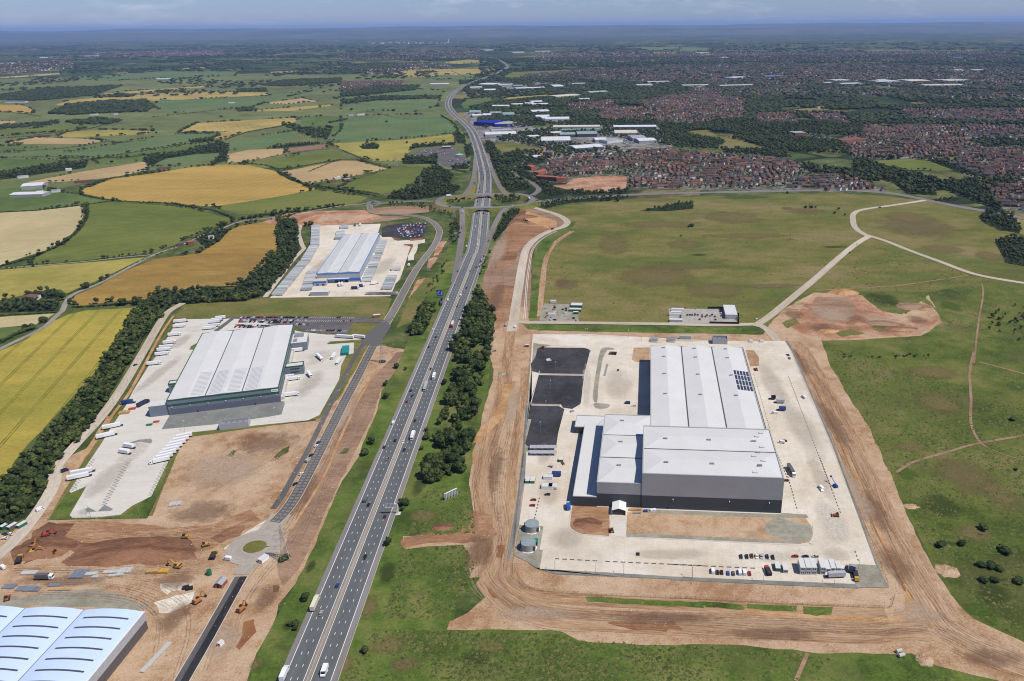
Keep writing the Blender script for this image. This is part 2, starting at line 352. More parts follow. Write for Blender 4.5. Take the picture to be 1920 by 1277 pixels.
M['shoulder']=gm('hard_shoulder_asphalt',[(.36,(.17,.155,.145)),(.64,(.225,.21,.2))],(.03,.2,1.5),grit=.12,uv=True,stretch=10,rough=.9)
M['road']=gm('grey_road_surface',[(.36,(.15,.138,.128)),(.64,(.2,.188,.175))],(.03,.2,1.2),uv=True,stretch=8,patch=[(.06,.58,.7,(.24,.22,.2),.5)])
M['road_dusty']=gm('dusty_road_surface',[(.36,(.30,.265,.22)),(.64,(.38,.335,.28))],(.03,.2,1.2),uv=True,stretch=8)
M['road_new']=gm('fresh_black_asphalt',[(.36,(.022,.022,.024)),(.64,(.045,.044,.046))],(.04,.2,1.2),uv=True,stretch=4)
M['road_base']=gm('binder_course_asphalt',[(.36,(.09,.085,.082)),(.64,(.13,.125,.12))],(.04,.2,1.2),uv=True,stretch=6)
M['lane']=gm('country_lane',[(.36,(.22,.2,.17)),(.64,(.3,.275,.24))],(.03,.2,1.2),uv=True,stretch=6)
M['track']=gm('stone_haul_road',[(.36,(.37,.31,.235)),(.5,(.44,.375,.295)),(.64,(.50,.44,.36))],(.03,.15,1.0),uv=True,stretch=8,patch=[(.06,.58,.7,(.34,.24,.15),.5)])
M['blacktop']=gm('black_car_park',[(.34,(.030,.029,.031)),(.5,(.042,.041,.044)),(.64,(.06,.058,.06))],(.03,.15,1.0),patch=[(.035,.6,.74,(.12,.11,.10),.6),(.012,.55,.7,(.065,.06,.06),.6)])
M['carpark']=gm('car_park_asphalt',[(.36,(.09,.083,.082)),(.64,(.13,.12,.118))],(.03,.15,1.0))
M['paint']=sol('white_road_paint',(.74,.74,.70),.7,var=.1,sc=.2)
M['paint_y']=sol('pale_yellow_line',(.60,.50,.27),.7,var=.15,sc=.2)
M['paint_o']=sol('faded_orange_line',(.58,.43,.26),.7,var=.12,sc=.2)
M['kerb']=sol('kerb_stone',(.50,.46,.40),.8,var=.12,sc=.3)
M['estate']=gm('gardens_and_streets',[(.38,(.045,.058,.026)),(.47,(.075,.085,.04)),(.53,(.13,.12,.095)),(.60,(.2,.185,.165))],(.02,.07,.3),(.3,.4,.3))
M['urban']=gm('industrial_hardstanding',[(.38,(.08,.085,.06)),(.48,(.17,.16,.145)),(.6,(.26,.25,.23))],(.01,.04,.2),(.3,.4,.3))
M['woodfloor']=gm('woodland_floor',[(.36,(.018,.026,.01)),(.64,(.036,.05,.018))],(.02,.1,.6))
# ------------------------------------------------------------------ the sheets
me=MB();me.face([(-90000,-3000,0),(90000,-3000,0),(90000,90000,0),(-90000,90000,0)])
ground=me.build('ground',M['far']);tag(ground,kind='structure')
Z1,Z2,Z3,Z4=.06,.16,.32,.40;ZV=.52
# nearer rough country round the sites
sheet('grassland',[(0,1277),(0,300),(250,290),(600,305),(760,300),(900,330),(1000,385),(1560,350),(1700,360),(1920,440),(1920,1277),(1920,1500),(0,1500)],M['verge'],.03)
sheet('pasture',[(-80,150),(300,138),(640,140),(860,128),(930,122),(880,150),(838,190),(850,225),(885,270),(880,320),(760,310),(600,312),(250,320),(-80,400)],M['past'],.045)
FIELDS=[
 ('gold',Q('A4',(460,165),(640,105),(860,75),(1080,40),(1270,25),(1400,30),(1540,60),(1620,110),(1740,155),(1780,165),(1640,195),(1500,220),(1200,262),(1060,252),(960,240),(720,232),(620,222),(540,205),(470,190))),
 ('green',[(402,388),(520,369),(594,355),(640,362),(690,370),(676,379),(640,387),(560,395),(500,399),(460,402),(430,397)]),
 ('green',Q('A4',(505,250),(620,236),(960,258),(1100,276),(1310,335),(1320,345),(1230,378),(1150,405),(1000,470),(850,524),(700,540),(400,572),(180,590),(160,575),(240,530),(350,480),(445,405),(490,330))),
 ('pale',Q('A4',(-80,302),(0,297),(200,287),(478,255),(470,310),(440,375),(400,418),(340,462),(250,512),(130,548),(0,592),(-80,615))),
 ('yellow2',Q('A4',(-80,625),(0,618),(500,575),(815,548),(700,605),(540,682),(455,715),(395,742),(372,750),(340,728),(200,742),(150,757),(0,788),(-80,796))),
 ('brown',Q('A4',(1285,400),(1345,372),(1572,330),(1560,400),(1552,450),(1562,500),(1478,590),(1400,668),(1318,712),(1200,706),(1000,732),(880,738),(830,785),(640,796),(425,826),(392,800),(430,760),(560,704),(700,626),(860,562),(960,545),(1120,525),(1240,455))),
 ('yellow',Q('B2',(-250,470),(0,352),(200,265),(340,155),(500,82),(640,50),(1050,24),(990,120),(900,250),(830,330),(720,500),(600,640),(440,810),(330,930),(200,1060),(110,1180),(50,1290),(-250,1500))),
 ('pale',Q('B2',(-200,103),(0,97),(405,72),(350,112),(325,148),(0,178),(-200,195))),
 ('green3',Q('B2',(-200,196),(0,182),(188,170),(140,215),(60,258),(0,283),(-200,350))),
 ('green3',Q('A4',(-80,140),(130,132),(360,184),(455,195),(610,232),(480,250),(200,281),(-80,298))),
 ('tan',Q('A4',(150,125),(480,62),(840,5),(828,58),(640,98),(360,122),(200,130))),
 ('tan',Q('A1',(1272,870),(1400,842),(1600,837),(1620,862),(1500,888),(1340,913),(1277,913))),
 ('pink',Q('A1',(1602,860),(1622,836),(1838,810),(1843,833),(1720,848))),
 ('green',Q('A1',(1345,920),(1845,847),(1930,868),(1925,892),(1560,948),(1480,930))),
 ('tan',Q('A5',(82,66),(420,4),(510,4),(680,50),(500,88),(245,133),(205,133),(115,80))),
 ('green',Q('A5',(402,158),(500,112),(700,47),(918,42),(868,90),(838,138),(760,166),(640,192),(560,178))),
 ('green2',[(613,262),(622,240),(602,234),(690,216),(830,214),(858,243),(856,249),(770,259),(640,266)]),
 ('yellow2',[(614,268),(640,268),(770,261),(852,251),(856,266),(782,271),(764,288),(757,302),(700,302),(655,286)]),
 ('green2',Q('A2',(0,592),(200,568),(555,558),(536,600),(420,628),(0,618))),
 ('gold2',Q('A1',(1005,743),(1112,692),(1655,662),(1675,668),(1655,690),(1400,738),(1260,782),(1205,778),(1240,750))),
 ('gold2',Q('A1',(1440,620),(1860,587),(1868,595),(1640,624),(1440,628))),
 ('tan',Q('A1',(1492,580),(1700,552),(1788,570),(1600,589))),
 ('gold2',Q('A1',(312,590),(400,562),(800,532),(1120,517),(1500,519),(1504,534),(1100,558),(820,568),(600,568),(332,594))),
 ('gold2',Q('A1',(585,525),(900,501),(1188,481),(1192,487),(850,519),(592,532))),
 ('gold',Q('A1',(-60,588),(120,590),(195,620),(178,640),(-60,624))),
 ('tan',Q('A1',(-60,680),(90,680),(80,695),(-60,700))),
 ('green',Q('A1',(-60,745),(380,706),(568,706),(540,715),(380,735),(-60,772))),
 ('yellow2',Q('A1',(382,740),(640,729),(858,735),(830,754),(400,774),(322,765))),
 ('tan',Q('A1',(32,805),(200,772),(480,781),(598,790),(500,809),(100,810))),
 ('green3',Q('A1',(-60,822),(188,816),(208,830),(-60,850))),
 ('green2',Q('A1',(-60,862),(420,851),(700,802),(1005,752),(1180,752),(1245,762),(1100,800),(800,849),(500,888),(280,880),(-60,886))),
 ('green3',Q('A1',(520,898),(800,858),(1100,812),(1240,792),(1262,815),(1240,828),(900,880),(840,902),(560,925))),
 ('green2',Q('A1',(862,938),(905,892),(1250,832),(1240,888),(960,942))),
 ('green2',Q('A1',(1272,828),(1300,800),(1480,762),(1682,737),(1640,788),(1480,836),(1290,848))),
 ('green3',Q('A1',(-60,892),(375,902),(200,948),(60,958),(-60,945))),
 ('green2',Q('A1',(382,440),(900,402),(1338,402),(1320,430),(800,444),(600,458))),
 ('gold2',Q('A1',(952,386),(1168,377),(1160,385),(962,391))),
 ('tan',Q('A1',(1502,405),(1698,396),(1708,404),(1522,411))),
 ('tan',Q('A1',(-60,438),(350,409),(338,419),(60,438))),
 ('green2',Q('A1',(902,560),(1110,562),(1500,540),(1700,520),(1800,480),(1805,500),(1500,575),(1430,600),(1060,625),(960,640),(860,600))),
 ('green3',Q('A1',(1680,660),(1920,650),(1920,730),(1880,770),(1700,705))),
 ('gold2',Q('A2',(272,420),(380,392),(868,386),(866,408),(600,424),(400,434))),
 ('green2',Q('A2',(435,440),(868,412),(850,428),(700,440),(560,448))),
 ('green2',Q('A2',(-40,552),(150,540),(430,502),(590,512),(560,530),(300,545),(0,565))),
 ('yellow2',Q('A2',(562,350),(720,335),(828,342),(820,350),(650,360))),
 ('green3',Q('A2',(672,590),(700,558),(850,547),(858,575),(760,600),(692,610))),
 ('gold2',Q('A2',(862,570),(950,547),(1178,531),(1150,547),(940,568))),
 ('green',Q('A2',(900,440),(960,405),(1240,395),(1220,415),(1000,445))),
 ('green',Q('A3',(1045,905),(1270,895),(1385,905),(1560,955),(1500,960),(1180,955))),
 ('rough',Q('A3',(20,740),(140,728),(200,765),(330,790),(470,830),(460,848),(200,842),(190,830),(240,800),(100,770))),
 ('green2',Q('A3',(480,505),(620,495),(720,520),(700,530),(560,522))),
 ('green',Q('A3',(1380,885),(1580,880),(1600,890),(1440,905))),
 ('rough',Q('A2',(845,800),(960,800),(1150,835),(1160,850),(1000,850),(900,878),(870,850))),
 ('green2',Q('A3',(-20,265),(120,268),(200,280),(60,290),(-20,290))),
 ('green2',Q('A2',(1580,268),(1900,262),(1920,275),(1760,285))),
 ('tan',Q('A2',(1740,292),(1900,295),(1880,302),(1760,300))),
]
for k,(mk,px) in enumerate(FIELDS):
    sheet('field',px,M[mk],Z1+.03,amp=.8,seg=14)
# right-hand grassland
sheet('field',[(1010,395),(1060,385),(1200,372),(1400,366),(1560,362),(1660,368),(1720,375),(1780,385),(1850,400),(1920,450),(2100,520),(2100,800),(1920,760),(1780,660),(1540,640),(1440,610),(985,606),(1000,500)],M['rough'],Z1,amp=1.5,seg=15)
sheet('field',[(1530,560),(1610,550),(1745,548),(1860,525),(2100,560),(2100,1400),(1760,1262),(1790,1140),(1660,880),(1540,660)],M['rough2'],Z1+.01,amp=1.2,seg=12)
sheet('field',[(640,1290),(700,1175),(840,1165),(1060,1178),(1320,1200),(1500,1212),(1720,1215),(1800,1250),(1900,1280),(1990,1400),(500,1400)],M['lush'],Z1+.01,amp=1.2,seg=8)
# motorway verges
sheet('verge',[(465,1300),(482,1226),(511,1173),(553,1095),(602,990),(642,902),(688,812),(716,733),(758,655),(800,560),(850,440),(868,400),(900,400),(880,470),(800,660),(700,880),(560,1200),(520,1300)],M['lush'],Z1+.02,amp=.6,seg=6)
sheet('verge',[(620,1300),(700,1080),(800,790),(860,590),(915,405),(960,400),(950,480),(925,600),(915,740),(885,850),(885,960),(880,1010),(850,1170),(700,1200),(650,1300)],M['lush'],Z1+.02,amp=.6,seg=6)
# ------------------------------------------------------------------ earthworks
sheet('earthworks',Q('A5',(1425,272),(1560,285),(1690,330),(1700,360),(1640,392),(1530,440),(1490,520),(1490,640),(1480,900),(1470,990),(1290,990),(1265,840),(1200,775),(1225,640),(1290,480),(1370,350)),M['earth_brown'],Z2,amp=1.2,seg=8)
sheet('turned_soil',Q('A5',(1390,310),(1480,340),(1600,380),(1530,425),(1420,500),(1390,600),(1280,610),(1285,520),(1330,440)),M['earth_red'],Z2+.02,amp=2,seg=8)
sheet('turned_soil',Q('A5',(1425,275),(1470,290),(1460,340),(1480,360),(1400,345),(1350,380)),M['earth_dark'],Z2+.03,amp=1.5,seg=8)
sheet('clay_spread',Q('A5',(1460,290),(1530,310),(1630,345),(1635,375),(1580,385),(1490,350),(1450,330)),M['earth_orange'],Z2+.04,amp=1.5,seg=8)
sheet('turned_soil',Q('A5',(1210,760),(1290,700),(1400,710),(1370,900),(1300,940),(1260,840)),M['earth_red'],Z2+.02,amp=2,seg=8)
ring=[(940,575),(990,575),(993,607),(1010,620),(1430,628),(1438,612),(1471,579),(1527,549),(1612,553),(1650,560),(1700,590),(1741,553),(1766,605),(1728,630),(1600,638),(1540,639),(1550,670),(1583,732),(1627,800),(1670,892),(1709,989),(1757,1076),(1796,1134),(1820,1160),(1925,1205),(1990,1240),(1990,1310),(1920,1288),(1796,1259),(1757,1247),(1709,1225),(1560,1224),(1511,1223),(1400,1211),(1320,1209),(1220,1210),(1085,1201),(1055,1186),(960,1182),(842,1180),(846,1166),(880,1150),(925,1105),(895,1060),(868,1022),(760,1030),(755,1006),(893,1000),(886,960),(880,900),(886,850),(902,790),(916,740),(926,700),(915,660),(925,620)]
sheet('earthworks',ring,M['earth'],Z2+.01,amp=1.6,seg=7)
sheet('earthworks',[(1527,551),(1612,555),(1640,575),(1690,600),(1760,600),(1725,628),(1600,634),(1545,636),(1500,625),(1480,610),(1500,580)],M['earth_far'],Z2+.02,amp=1.5,seg=8)
sheet('levelled_pad',[(1528,558),(1590,556),(1605,575),(1602,598),(1560,605),(1525,592),(1520,575)],M['earth_brown'],Z2+.03,amp=1.2,seg=8)
sheet('grass_basin',[(1608,548),(1634,570),(1655,584),(1692,590),(1702,563),(1716,549),(1660,546)],M['rough2'],Z2+.05,amp=1.5,seg=6)
sheet('grass_patch',[(1716,560),(1748,575),(1770,600),(1788,612),(1760,585),(1735,556)],M['lush'],Z2+.05,amp=1.5,seg=6)
for q in ([(1462,606),(1490,596),(1500,606),(1480,616)],[(1630,612),(1670,606),(1690,616),(1650,622)],[(1560,622),(1600,618),(1620,626),(1580,632)]): sheet('grass_patch',q,M['rough'],Z2+.06,amp=3,seg=5)
# trodden strips that follow the works
def wsm(px,step=8): return smooth([(*G(x,y)[:2],0) for x,y in px],step)
ribbon('haul_strip',wsm([(1486,640),(1530,720),(1575,810),(1625,920),(1672,1020),(1720,1110),(1760,1170),(1850,1220),(1960,1262)]),-9,9,M['earth_ring'],Z2+.03)
ribbon('haul_strip',wsm([(1505,650),(1548,720),(1590,800),(1640,905),(1690,1010),(1735,1090),(1775,1150)]),-5,5,M['earth_ring'],Z2+.035)
ribbon('haul_strip',wsm([(925,1000),(905,1060),(945,1120),(1010,1150),(1120,1163),(1300,1172),(1480,1180),(1620,1186),(1740,1180)]),-9,9,M['earth_ring'],Z2+.03)
ribbon('haul_strip',wsm([(955,1060),(962,1090),(1000,1116),(1120,1126),(1300,1134),(1480,1143),(1660,1148)]),-5.5,5.5,M['earth_ring'],Z2+.033)
ribbon('haul_strip',wsm([(950,690),(940,760),(918,830),(905,900),(915,980),(925,1040),(900,1090)]),-7,8,M['earth_ring'],Z2+.03)
ribbon('haul_strip',wsm([(985,700),(975,780),(962,860),(958,940),(950,1020),(945,1080)]),-4,4,M['earth_ring'],Z2+.034)
ribbon('clay_track',wsm(Q('C1',(390,620),(350,760),(300,880),(200,980),(150,1080))),-5,5,M['earth_orange'],Z2+.05)
ribbon('drain_ditch',wsm(Q('C6',(196,0),(260,120),(345,300),(430,500),(500,680),(560,800),(620,930),(625,1000),(580,1035),(500,1040),(300,1032),(0,1010))),-1.8,1.8,M['earth_orange'],Z2+.06)
ribbon('drain_ditch',wsm(Q('C6',(200,0),(264,120),(349,300),(434,500),(506,680),(568,800),(630,930))),1.6,3.0,M['earth_red'],Z2+.065)
sheet('dirt_spur',Q('B5',(1085,450),(1200,440),(1400,420),(1480,300),(1600,330),(1640,440),(1560,480),(1300,480),(1090,520)),M['earth_red'],Z2+.05,amp=3.5,seg=5)
sheet('muddy_puddle',Q('C5',(1195,835),(1240,820),(1400,825),(1580,835),(1690,820),(1720,850),(1760,888),(1650,880),(1640,902),(1520,890),(1390,885),(1270,860)),M['puddle'],Z2+.09,amp=.5,seg=2)
for p in [Q('C5',(370,250),(430,245),(425,290),(400,350),(365,345),(375,300)),Q('C5',(290,560),(320,580),(390,640),(350,650),(310,610)),Q('B4',(1400,940),(1460,925),(1470,1000),(1420,1050),(1375,1100),(1360,1080),(1390,1010)),Q('B5',(345,730),(385,735),(375,765),(342,770))]:
    sheet('muddy_puddle',p,M['puddle'],Z2+.09,amp=.6,seg=2)
sheet('grass_strip',Q('C5',(1030,635),(1200,642),(1500,662),(1920,680),(1920,722),(1600,705),(1200,685),(1045,675)),M['lush'],Z2+.08,amp=.7,seg=3)
sheet('grass_strip',Q('C4',(160,1078),(250,1070),(520,1095),(545,1120),(535,1135),(300,1115),(165,1105)),M['lush'],Z2+.08,amp=.7,seg=3)
sheet('grass_strip',Q('C4',(565,1090),(800,1098),(940,1105),(935,1150),(700,1135),(555,1125)),M['lush'],Z2+.08,amp=.7,seg=3)
sheet('grass_strip',Q('C4',(985,1110),(1200,1115),(1195,1170),(1080,1180),(990,1165)),M['lush'],Z2+.08,amp=.7,seg=3)
for p in [Q('B5',(1180,560),(1450,520),(1440,650),(1340,690),(1380,760),(1370,900),(1200,940),(1100,900),(1130,700)),Q('B5',(1440,690),(1530,680),(1500,760),(1450,770)),Q('B5',(1380,345),(1480,325),(1480,390),(1370,385))]:
    sheet('grass_patch',p,M['lush'],Z2+.07,amp=1.6,seg=4)
sheet('grass_strip',[(980,608),(1100,610),(1340,614),(1425,617),(1434,627),(1340,626),(1100,622),(990,618)],M['lush'],Z2+.06,amp=.5,seg=5)
sheet('grass_strip',Q('A5',(1530,480),(1560,450),(1700,350),(1745,345),(1700,400),(1620,450),(1555,560),(1530,720),(1520,890),(1475,890),(1490,700),(1500,560)),M['lush'],Z2+.06,amp=.8,seg=8)
ribbon('worn_path',wsm(Q('A5',(1720,400),(1620,470),(1570,560),(1550,700),(1530,880))),-4,4,M['earth_ring'],Z2+.05)
sheet('compound',Q('E3',(700,170),(985,175),(1280,185),(1440,200),(1450,560),(960,560),(600,540),(640,300)),M['gravel'],Z2+.05,amp=.5,seg=4)
sheet('compound',Q('E4',(145,205),(560,205),(1150,210),(1300,160),(1440,400),(1540,480),(1550,500),(160,492)),M['pad'],Z2+.05,amp=.3,seg=4)
# left construction site
sheet('earthworks',[(712,648),(758,655),(740,695),(716,733),(706,775),(688,812),(671,860),(642,902),(602,990),(593,1020),(553,1095),(524,1134),(511,1173),(482,1226),(465,1277),(440,1330),(-80,1330),(-80,1010),(20,1000),(70,960),(95,905),(120,860),(165,840),(200,780),(340,815),(590,790),(600,770),(650,680),(690,655)],M['earth'],Z2,amp=1.0,seg=6)
sheet('brown_subsoil',[(745,660),(756,660),(738,700),(710,740),(700,780),(680,820),(650,880),(610,960),(590,1010),(560,1070),(530,1100),(520,1060),(545,990),(600,880),(640,800),(680,730)],M['earth_brown'],Z2+.02,amp=1.0,seg=5)
sheet('turned_soil',[(90,985),(145,975),(250,982),(330,990),(400,985),(470,955),(490,975),(430,1010),(400,1030),(330,1045),(250,1050),(180,1045),(110,1025),(70,1030)],M['earth_red'],Z2+.02,amp=1.5,seg=5)
sheet('turned_soil',[(105,1022),(170,1018),(240,1025),(320,1022),(330,1035),(270,1048),(200,1044),(140,1036)],M['earth_dark'],Z2+.04,amp=1.5,seg=4)
sheet('turned_soil',[(60,1000),(90,980),(140,982),(110,1020),(85,1045),(45,1058),(55,1030)],M['earth_dark'],Z2+.04,amp=1.5,seg=4)
sheet('turned_soil',[(395,1010),(430,990),(458,985),(450,1005),(415,1018)],M['earth_dark'],Z2+.04,amp=1.5,seg=4)
sheet('crushed_stone',Q('E2',(640,610),(840,590),(1040,600),(960,680),(800,690),(740,730),(640,660)),M['chalk'],Z2+.04,amp=1.0,seg=3)
sheet('crushed_stone',Q('B5',(60,520),(120,470),(240,390),(350,325),(372,345),(280,400),(180,460),(100,530)),M['chalk'],Z2+.04,amp=1.0,seg=3)
sheet('crushed_stone',Q('B4',(880,830),(1000,790),(1130,760),(1090,840),(1000,880),(930,880)),M['chalk'],Z2+.03,amp=1.6,seg=3)
sheet('grey_fill',Q('B4',(380,760),(560,740),(700,800),(880,830),(800,870),(300,850),(0,850),(0,800)),M['gravel'],Z2+.02,amp=2.5,seg=5)
for p in [Q('B3',(450,1150),(520,1085),(570,1065),(560,1110),(480,1160)),Q('B3',(940,1130),(980,1080),(1020,1085),(1000,1120)),Q('B3',(100,1140),(150,1095),(180,1100),(140,1150))]:
    sheet('grass_patch',p,M['verge'],Z2+.05,amp=.9,seg=2)
ribbon('soil_windrow',wsm(Q('B3',(1220,510),(1120,660),(1000,900),(920,1080),(840,1270))+Q('B5',(560,230),(440,415))),-1.0,1.0,M['earth_orange'],Z2+.2,thick=.2)
# verge between the haul road and the depot, depot surround
sheet('verge',[(343,572),(420,565),(540,556),(700,552),(735,560),(720,600),(690,650),(640,740),(600,785),(345,822),(285,968),(90,975),(130,905),(200,800),(260,720),(310,625)],M['rough'],Z2+.03,amp=.7,seg=5)
sheet('verge',Q('B4',(275,355),(400,180),(430,150),(500,155),(400,320),(560,345),(700,330),(860,220),(985,0),(1000,0),(845,345)),M['lush'],Z2+.04,amp=.4,seg=4)
sheet('spoil_ground',Q('E6',(530,60),(700,15),(1000,0),(1596,20),(1596,150),(1000,170),(700,185),(540,130)),M['earth_far'],Z2+.03,amp=1.5,seg=8)
sheet('spoil_ground',Q('E7',(0,40),(300,40),(780,50),(880,70),(400,130),(0,165)),M['earth_brown'],Z2+.03,amp=1.5,seg=8)
for p in [Q('E7',(1260,460),(1340,420),(1420,420),(1300,620),(1220,640)),Q('E7',(1150,680),(1240,655),(1290,670),(1180,820),(1120,820)),Q('E7',(980,1000),(1100,960),(1060,1030),(960,1180),(880,1277),(840,1277))]:
    sheet('bare_ground',p,M['earth_far'],Z2+.05,amp=1.0,seg=5)
sheet('bare_ground',Q('A5',(840,900),(880,800),(960,670),(900,660),(800,780),(730,950)),M['rough'],Z2+.05,amp=1.0,seg=5)
# building site beyond the roundabout
sheet('earthworks',Q('D4',(250,700),(480,690),(620,600),(980,560),(1390,570),(1410,640),(1380,760),(1120,800),(900,790),(500,760)),M['earth_far'],Z2,amp=1.2,seg=9)
sheet('bare_ground',Q('D2',(-60,800),(40,780),(150,810),(160,880),(0,900),(-100,870)),M['earth_far'],Z2,amp=1.5,seg=9)
# housing / industry ground
sheet('estate_ground',[(985,322),(1030,300),(1085,291),(1150,283),(1250,280),(1330,286),(1480,300),(1640,345),(1665,362),(1400,358),(1180,356),(1100,345),(1000,340)],M['estate'],.05)
sheet('estate_ground',[(1730,292),(1930,268),(2000,300),(2000,420),(1880,392),(1850,365),(1790,310)],M['estate'],.05)
sheet('estate_ground',[(1570,235),(1700,236),(1800,258),(1890,290),(1740,300),(1600,298)],M['estate'],.05)
sheet('industrial_ground',[(868,212),(900,205),(970,210),(1000,240),(1080,235),(1260,232),(1270,275),(1160,285),(1020,300),(960,285),(905,265)],M['urban'],.05)
sheet('industrial_ground',[(865,175),(920,152),(1070,148),(1120,160),(1060,172),(900,182)],M['urban'],.05)
sheet('services_ground',Q('D3',(150,550),(340,490),(640,440),(920,430),(900,520),(1080,620),(1180,690),(1090,740),(780,820),(560,700),(150,640)),M['carpark'],Z2)
# ------------------------------------------------------------------ motorway
MA=-0.0267732;MD=Vector((math.sin(MA),math.cos(MA),0));MN=Vector((math.cos(MA),-math.sin(MA),0))
MBASE=Vector((-163.1578,357.6207,0))+MN*9.12
near=[MBASE+MD*s for s in range(-110,820,40)]
farpx=[(909,345),(908,320),(897.5,279),(885,247),(868,228),(850,213),(841,199),(842,187),(850,175),(868,163),(893,152),(917,143),(940,133),(951,126),(948,120),(936,113),(920,108)]
mw=smooth(near+[G(902.5,402)]+[G(*p) for p in farpx],14)
mw=[Vector((p.x,p.y,0)) for p in mw]
# evenly spaced samples
def resample(path,step):
    out=[path[0].copy()];acc=0.0
    for a,b in zip(path,path[1:]):
        d=(b-a).length;t=step-acc
        while t <= d and d > 0: out.append(a.lerp(b,t/d));t += step
        acc=(acc+d) % step
    return out
mw=resample(mw,10.0)
motorway=ribbon('motorway',mw,-16.2,16.2,M['shoulder'],Z4)
ribbon('carriageway',mw,-12.9,-1.75,M['asph'],Z4+.012,motorway)
ribbon('carriageway',mw,1.75,12.9,M['asph'],Z4+.012,motorway)
ribbon('central_reserve',mw,-1.3,1.3,gm('reserve_gravel',[(.36,(.24,.19,.14)),(.64,(.34,.28,.21))],(.05,.3,1.5),uv=True,stretch=10),Z4+.02,motorway)
ribbon('safety_barrier',mw[:130],-.22,.22,sol('galvanised_steel',(.42,.41,.38),.5,metal=.3),Z4+.8,motorway,thick=.8)
ribbon('safety_barrier',mw[:95],16.6,16.8,sol('weathered_barrier',(.44,.42,.36),.6),Z4+.7,motorway,thick=.75)
for d in (-12.75,12.75): ribbon('edge_line',mw,d-.16,d+.16,M['paint'],Z4+.024,motorway)
for d in (-1.95,1.95): ribbon('edge_line',mw,d-.14,d+.14,M['paint'],Z4+.024,motorway)
def dashes(name,path,offs,on,per,wid,mat,z,parent,phase=0.0):
    z += JZ.get(parent.name,0);mb=MB();fine=resample(path,1.0)
    for off in offs:
        pl=offset(fine,off);i=int(phase)
        while i+on < len(pl):
            a,b=pl[i],pl[i+on];t=(b-a).normalized();n=Vector((t.y,-t.x,0))*wid/2
            mb.face([(a-n)+Vector((0,0,z)),(a+n)+Vector((0,0,z)),(b+n)+Vector((0,0,z)),(b-n)+Vector((0,0,z))]);i += per
    return mb.build(name,mat,parent)
dashes('lane_marking',mw[:150],(-5.47,-9.12),2,9,.26,M['paint'],Z4+.028,motorway,4)
dashes('lane_marking',mw[:150],(5.47,9.12),2,9,.26,M['paint'],Z4+.028,motorway,0)
def mwpt(s,off):
    p=MBASE+MD*s+MN*off;return Vector((p.x,p.y,ZV))
# ------------------------------------------------------------------ roundabout over the motorway, slip roads
BZ=6.5
def wz(px,zs):
    if isinstance(zs,(int,float)): zs=[zs]*len(px)
    return [G(x,y,z) for (x,y),z in zip(px,zs)]
M['embank']=M['rough']
def raised(name,px,zs,hw,mat,step=10,skirts=True):
    path=smooth(wz(px,zs),step);r=ribbon(name,path,-hw,hw,mat,Z4)
    if skirts:
        for sgn in (-1,1):
            a=offset(path,sgn*hw);v=[];f=[]
            for i,p in enumerate(a):
                t=path[min(i+1,len(path)-1)]-path[max(i-1,0)];t.z=0;t.normalize();n=Vector((t.y,-t.x,0))*sgn
                gap=any(abs((p-q).length) < 17.5 for q in mw[60:140:1] if abs(q.x-p.x) < 20 and abs(q.y-p.y) < 20)
                q=p+n*(p.z*1.7 if not gap else .2)
                v += [(p.x,p.y,p.z+Z4-.02),(q.x,q.y,.05 if not gap else p.z-.8)]
            for i in range(len(a)-1): f.append((2*i,2*i+1,2*i+3,2*i+2))
            me=bpy.data.meshes.new('embankment');me.from_pydata(v,[],f);me.materials.append(M['embank']);me.update();link(bpy.data.objects.new('embankment',me),r)
    return r
ringpx=Q('A5',(960,232),(1000,208),(1080,200),(1160,197),(1240,194),(1330,189),(1420,192),(1478,205),(1495,225),(1470,246),(1400,258),(1300,266),(1200,269),(1120,270),(1030,264),(975,252),(960,232))
rb=raised('roundabout',ringpx,BZ,6.0,M['road'])
# bridge decks with parapets and piers
def bridge(px0,px1,label):
    a,b=G(*px0,BZ),G(*px1,BZ);d=(b-a);ln=d.length;rz=math.atan2(d.y,d.x)
    e=empty('road_bridge',(a.x,a.y,0),rz,label,'bridge','bridges carrying the roundabout over the motorway')
    MB().box(0,ln,-6.6,6.6,BZ-1.3,BZ+Z4+.03).build('deck',sol('bridge_concrete',(.33,.31,.27),.8),e)
    for s in (-6.6,6.25): MB().box(0,ln,s,s+.35,BZ+Z4+.04,BZ+1.3).build('parapet',sol('parapet_concrete',(.42,.40,.36),.8),e)
    MB().box(ln/2-.5,ln/2+.5,-5.6,5.6,0,BZ-1.3).build('pier',sol('pier_concrete',(.38,.36,.33),.8),e)
    for x in (.2,ln-1.2): MB().box(x,x+1,-6.2,6.2,0,BZ-1.3).build('abutment',sol('abutment_concrete',(.30,.28,.25),.8),e)
    MB().box(0,ln,-5.6,5.6,BZ+Z4+.03,BZ+Z4+.05).build('road_surface',M['road'],e)
bridge(Q1('A5',1165,197),Q1('A5',1282,192),'farther concrete road bridge over the motorway on the roundabout')
bridge(Q1('A5',1148,270),Q1('A5',1268,267),'nearer concrete road bridge over the motorway on the roundabout')
raised('slip_road',Q('A5',(1055,690),(1072,600),(1088,500),(1098,400),(1102,320),(1098,275)),[0,0,0,1.5,4.5,BZ],5.0,M['road'])
raised('slip_road',Q('A5',(1155,720),(1185,620),(1215,540),(1250,440),(1290,350),(1325,290),(1365,262)),[0,0,0,.5,2,4.5,BZ],4.6,M['road'])
raised('slip_road',Q('A5',(1110,196),(1145,150),(1165,90),(1172,20),(1178,-60)),[BZ,4.5,2,0,0],4.6,M['road'])
raised('slip_road',Q('A5',(1340,190),(1310,150),(1285,100),(1262,40),(1240,-40)),[BZ,4.5,2,0,0],4.6,M['road'])
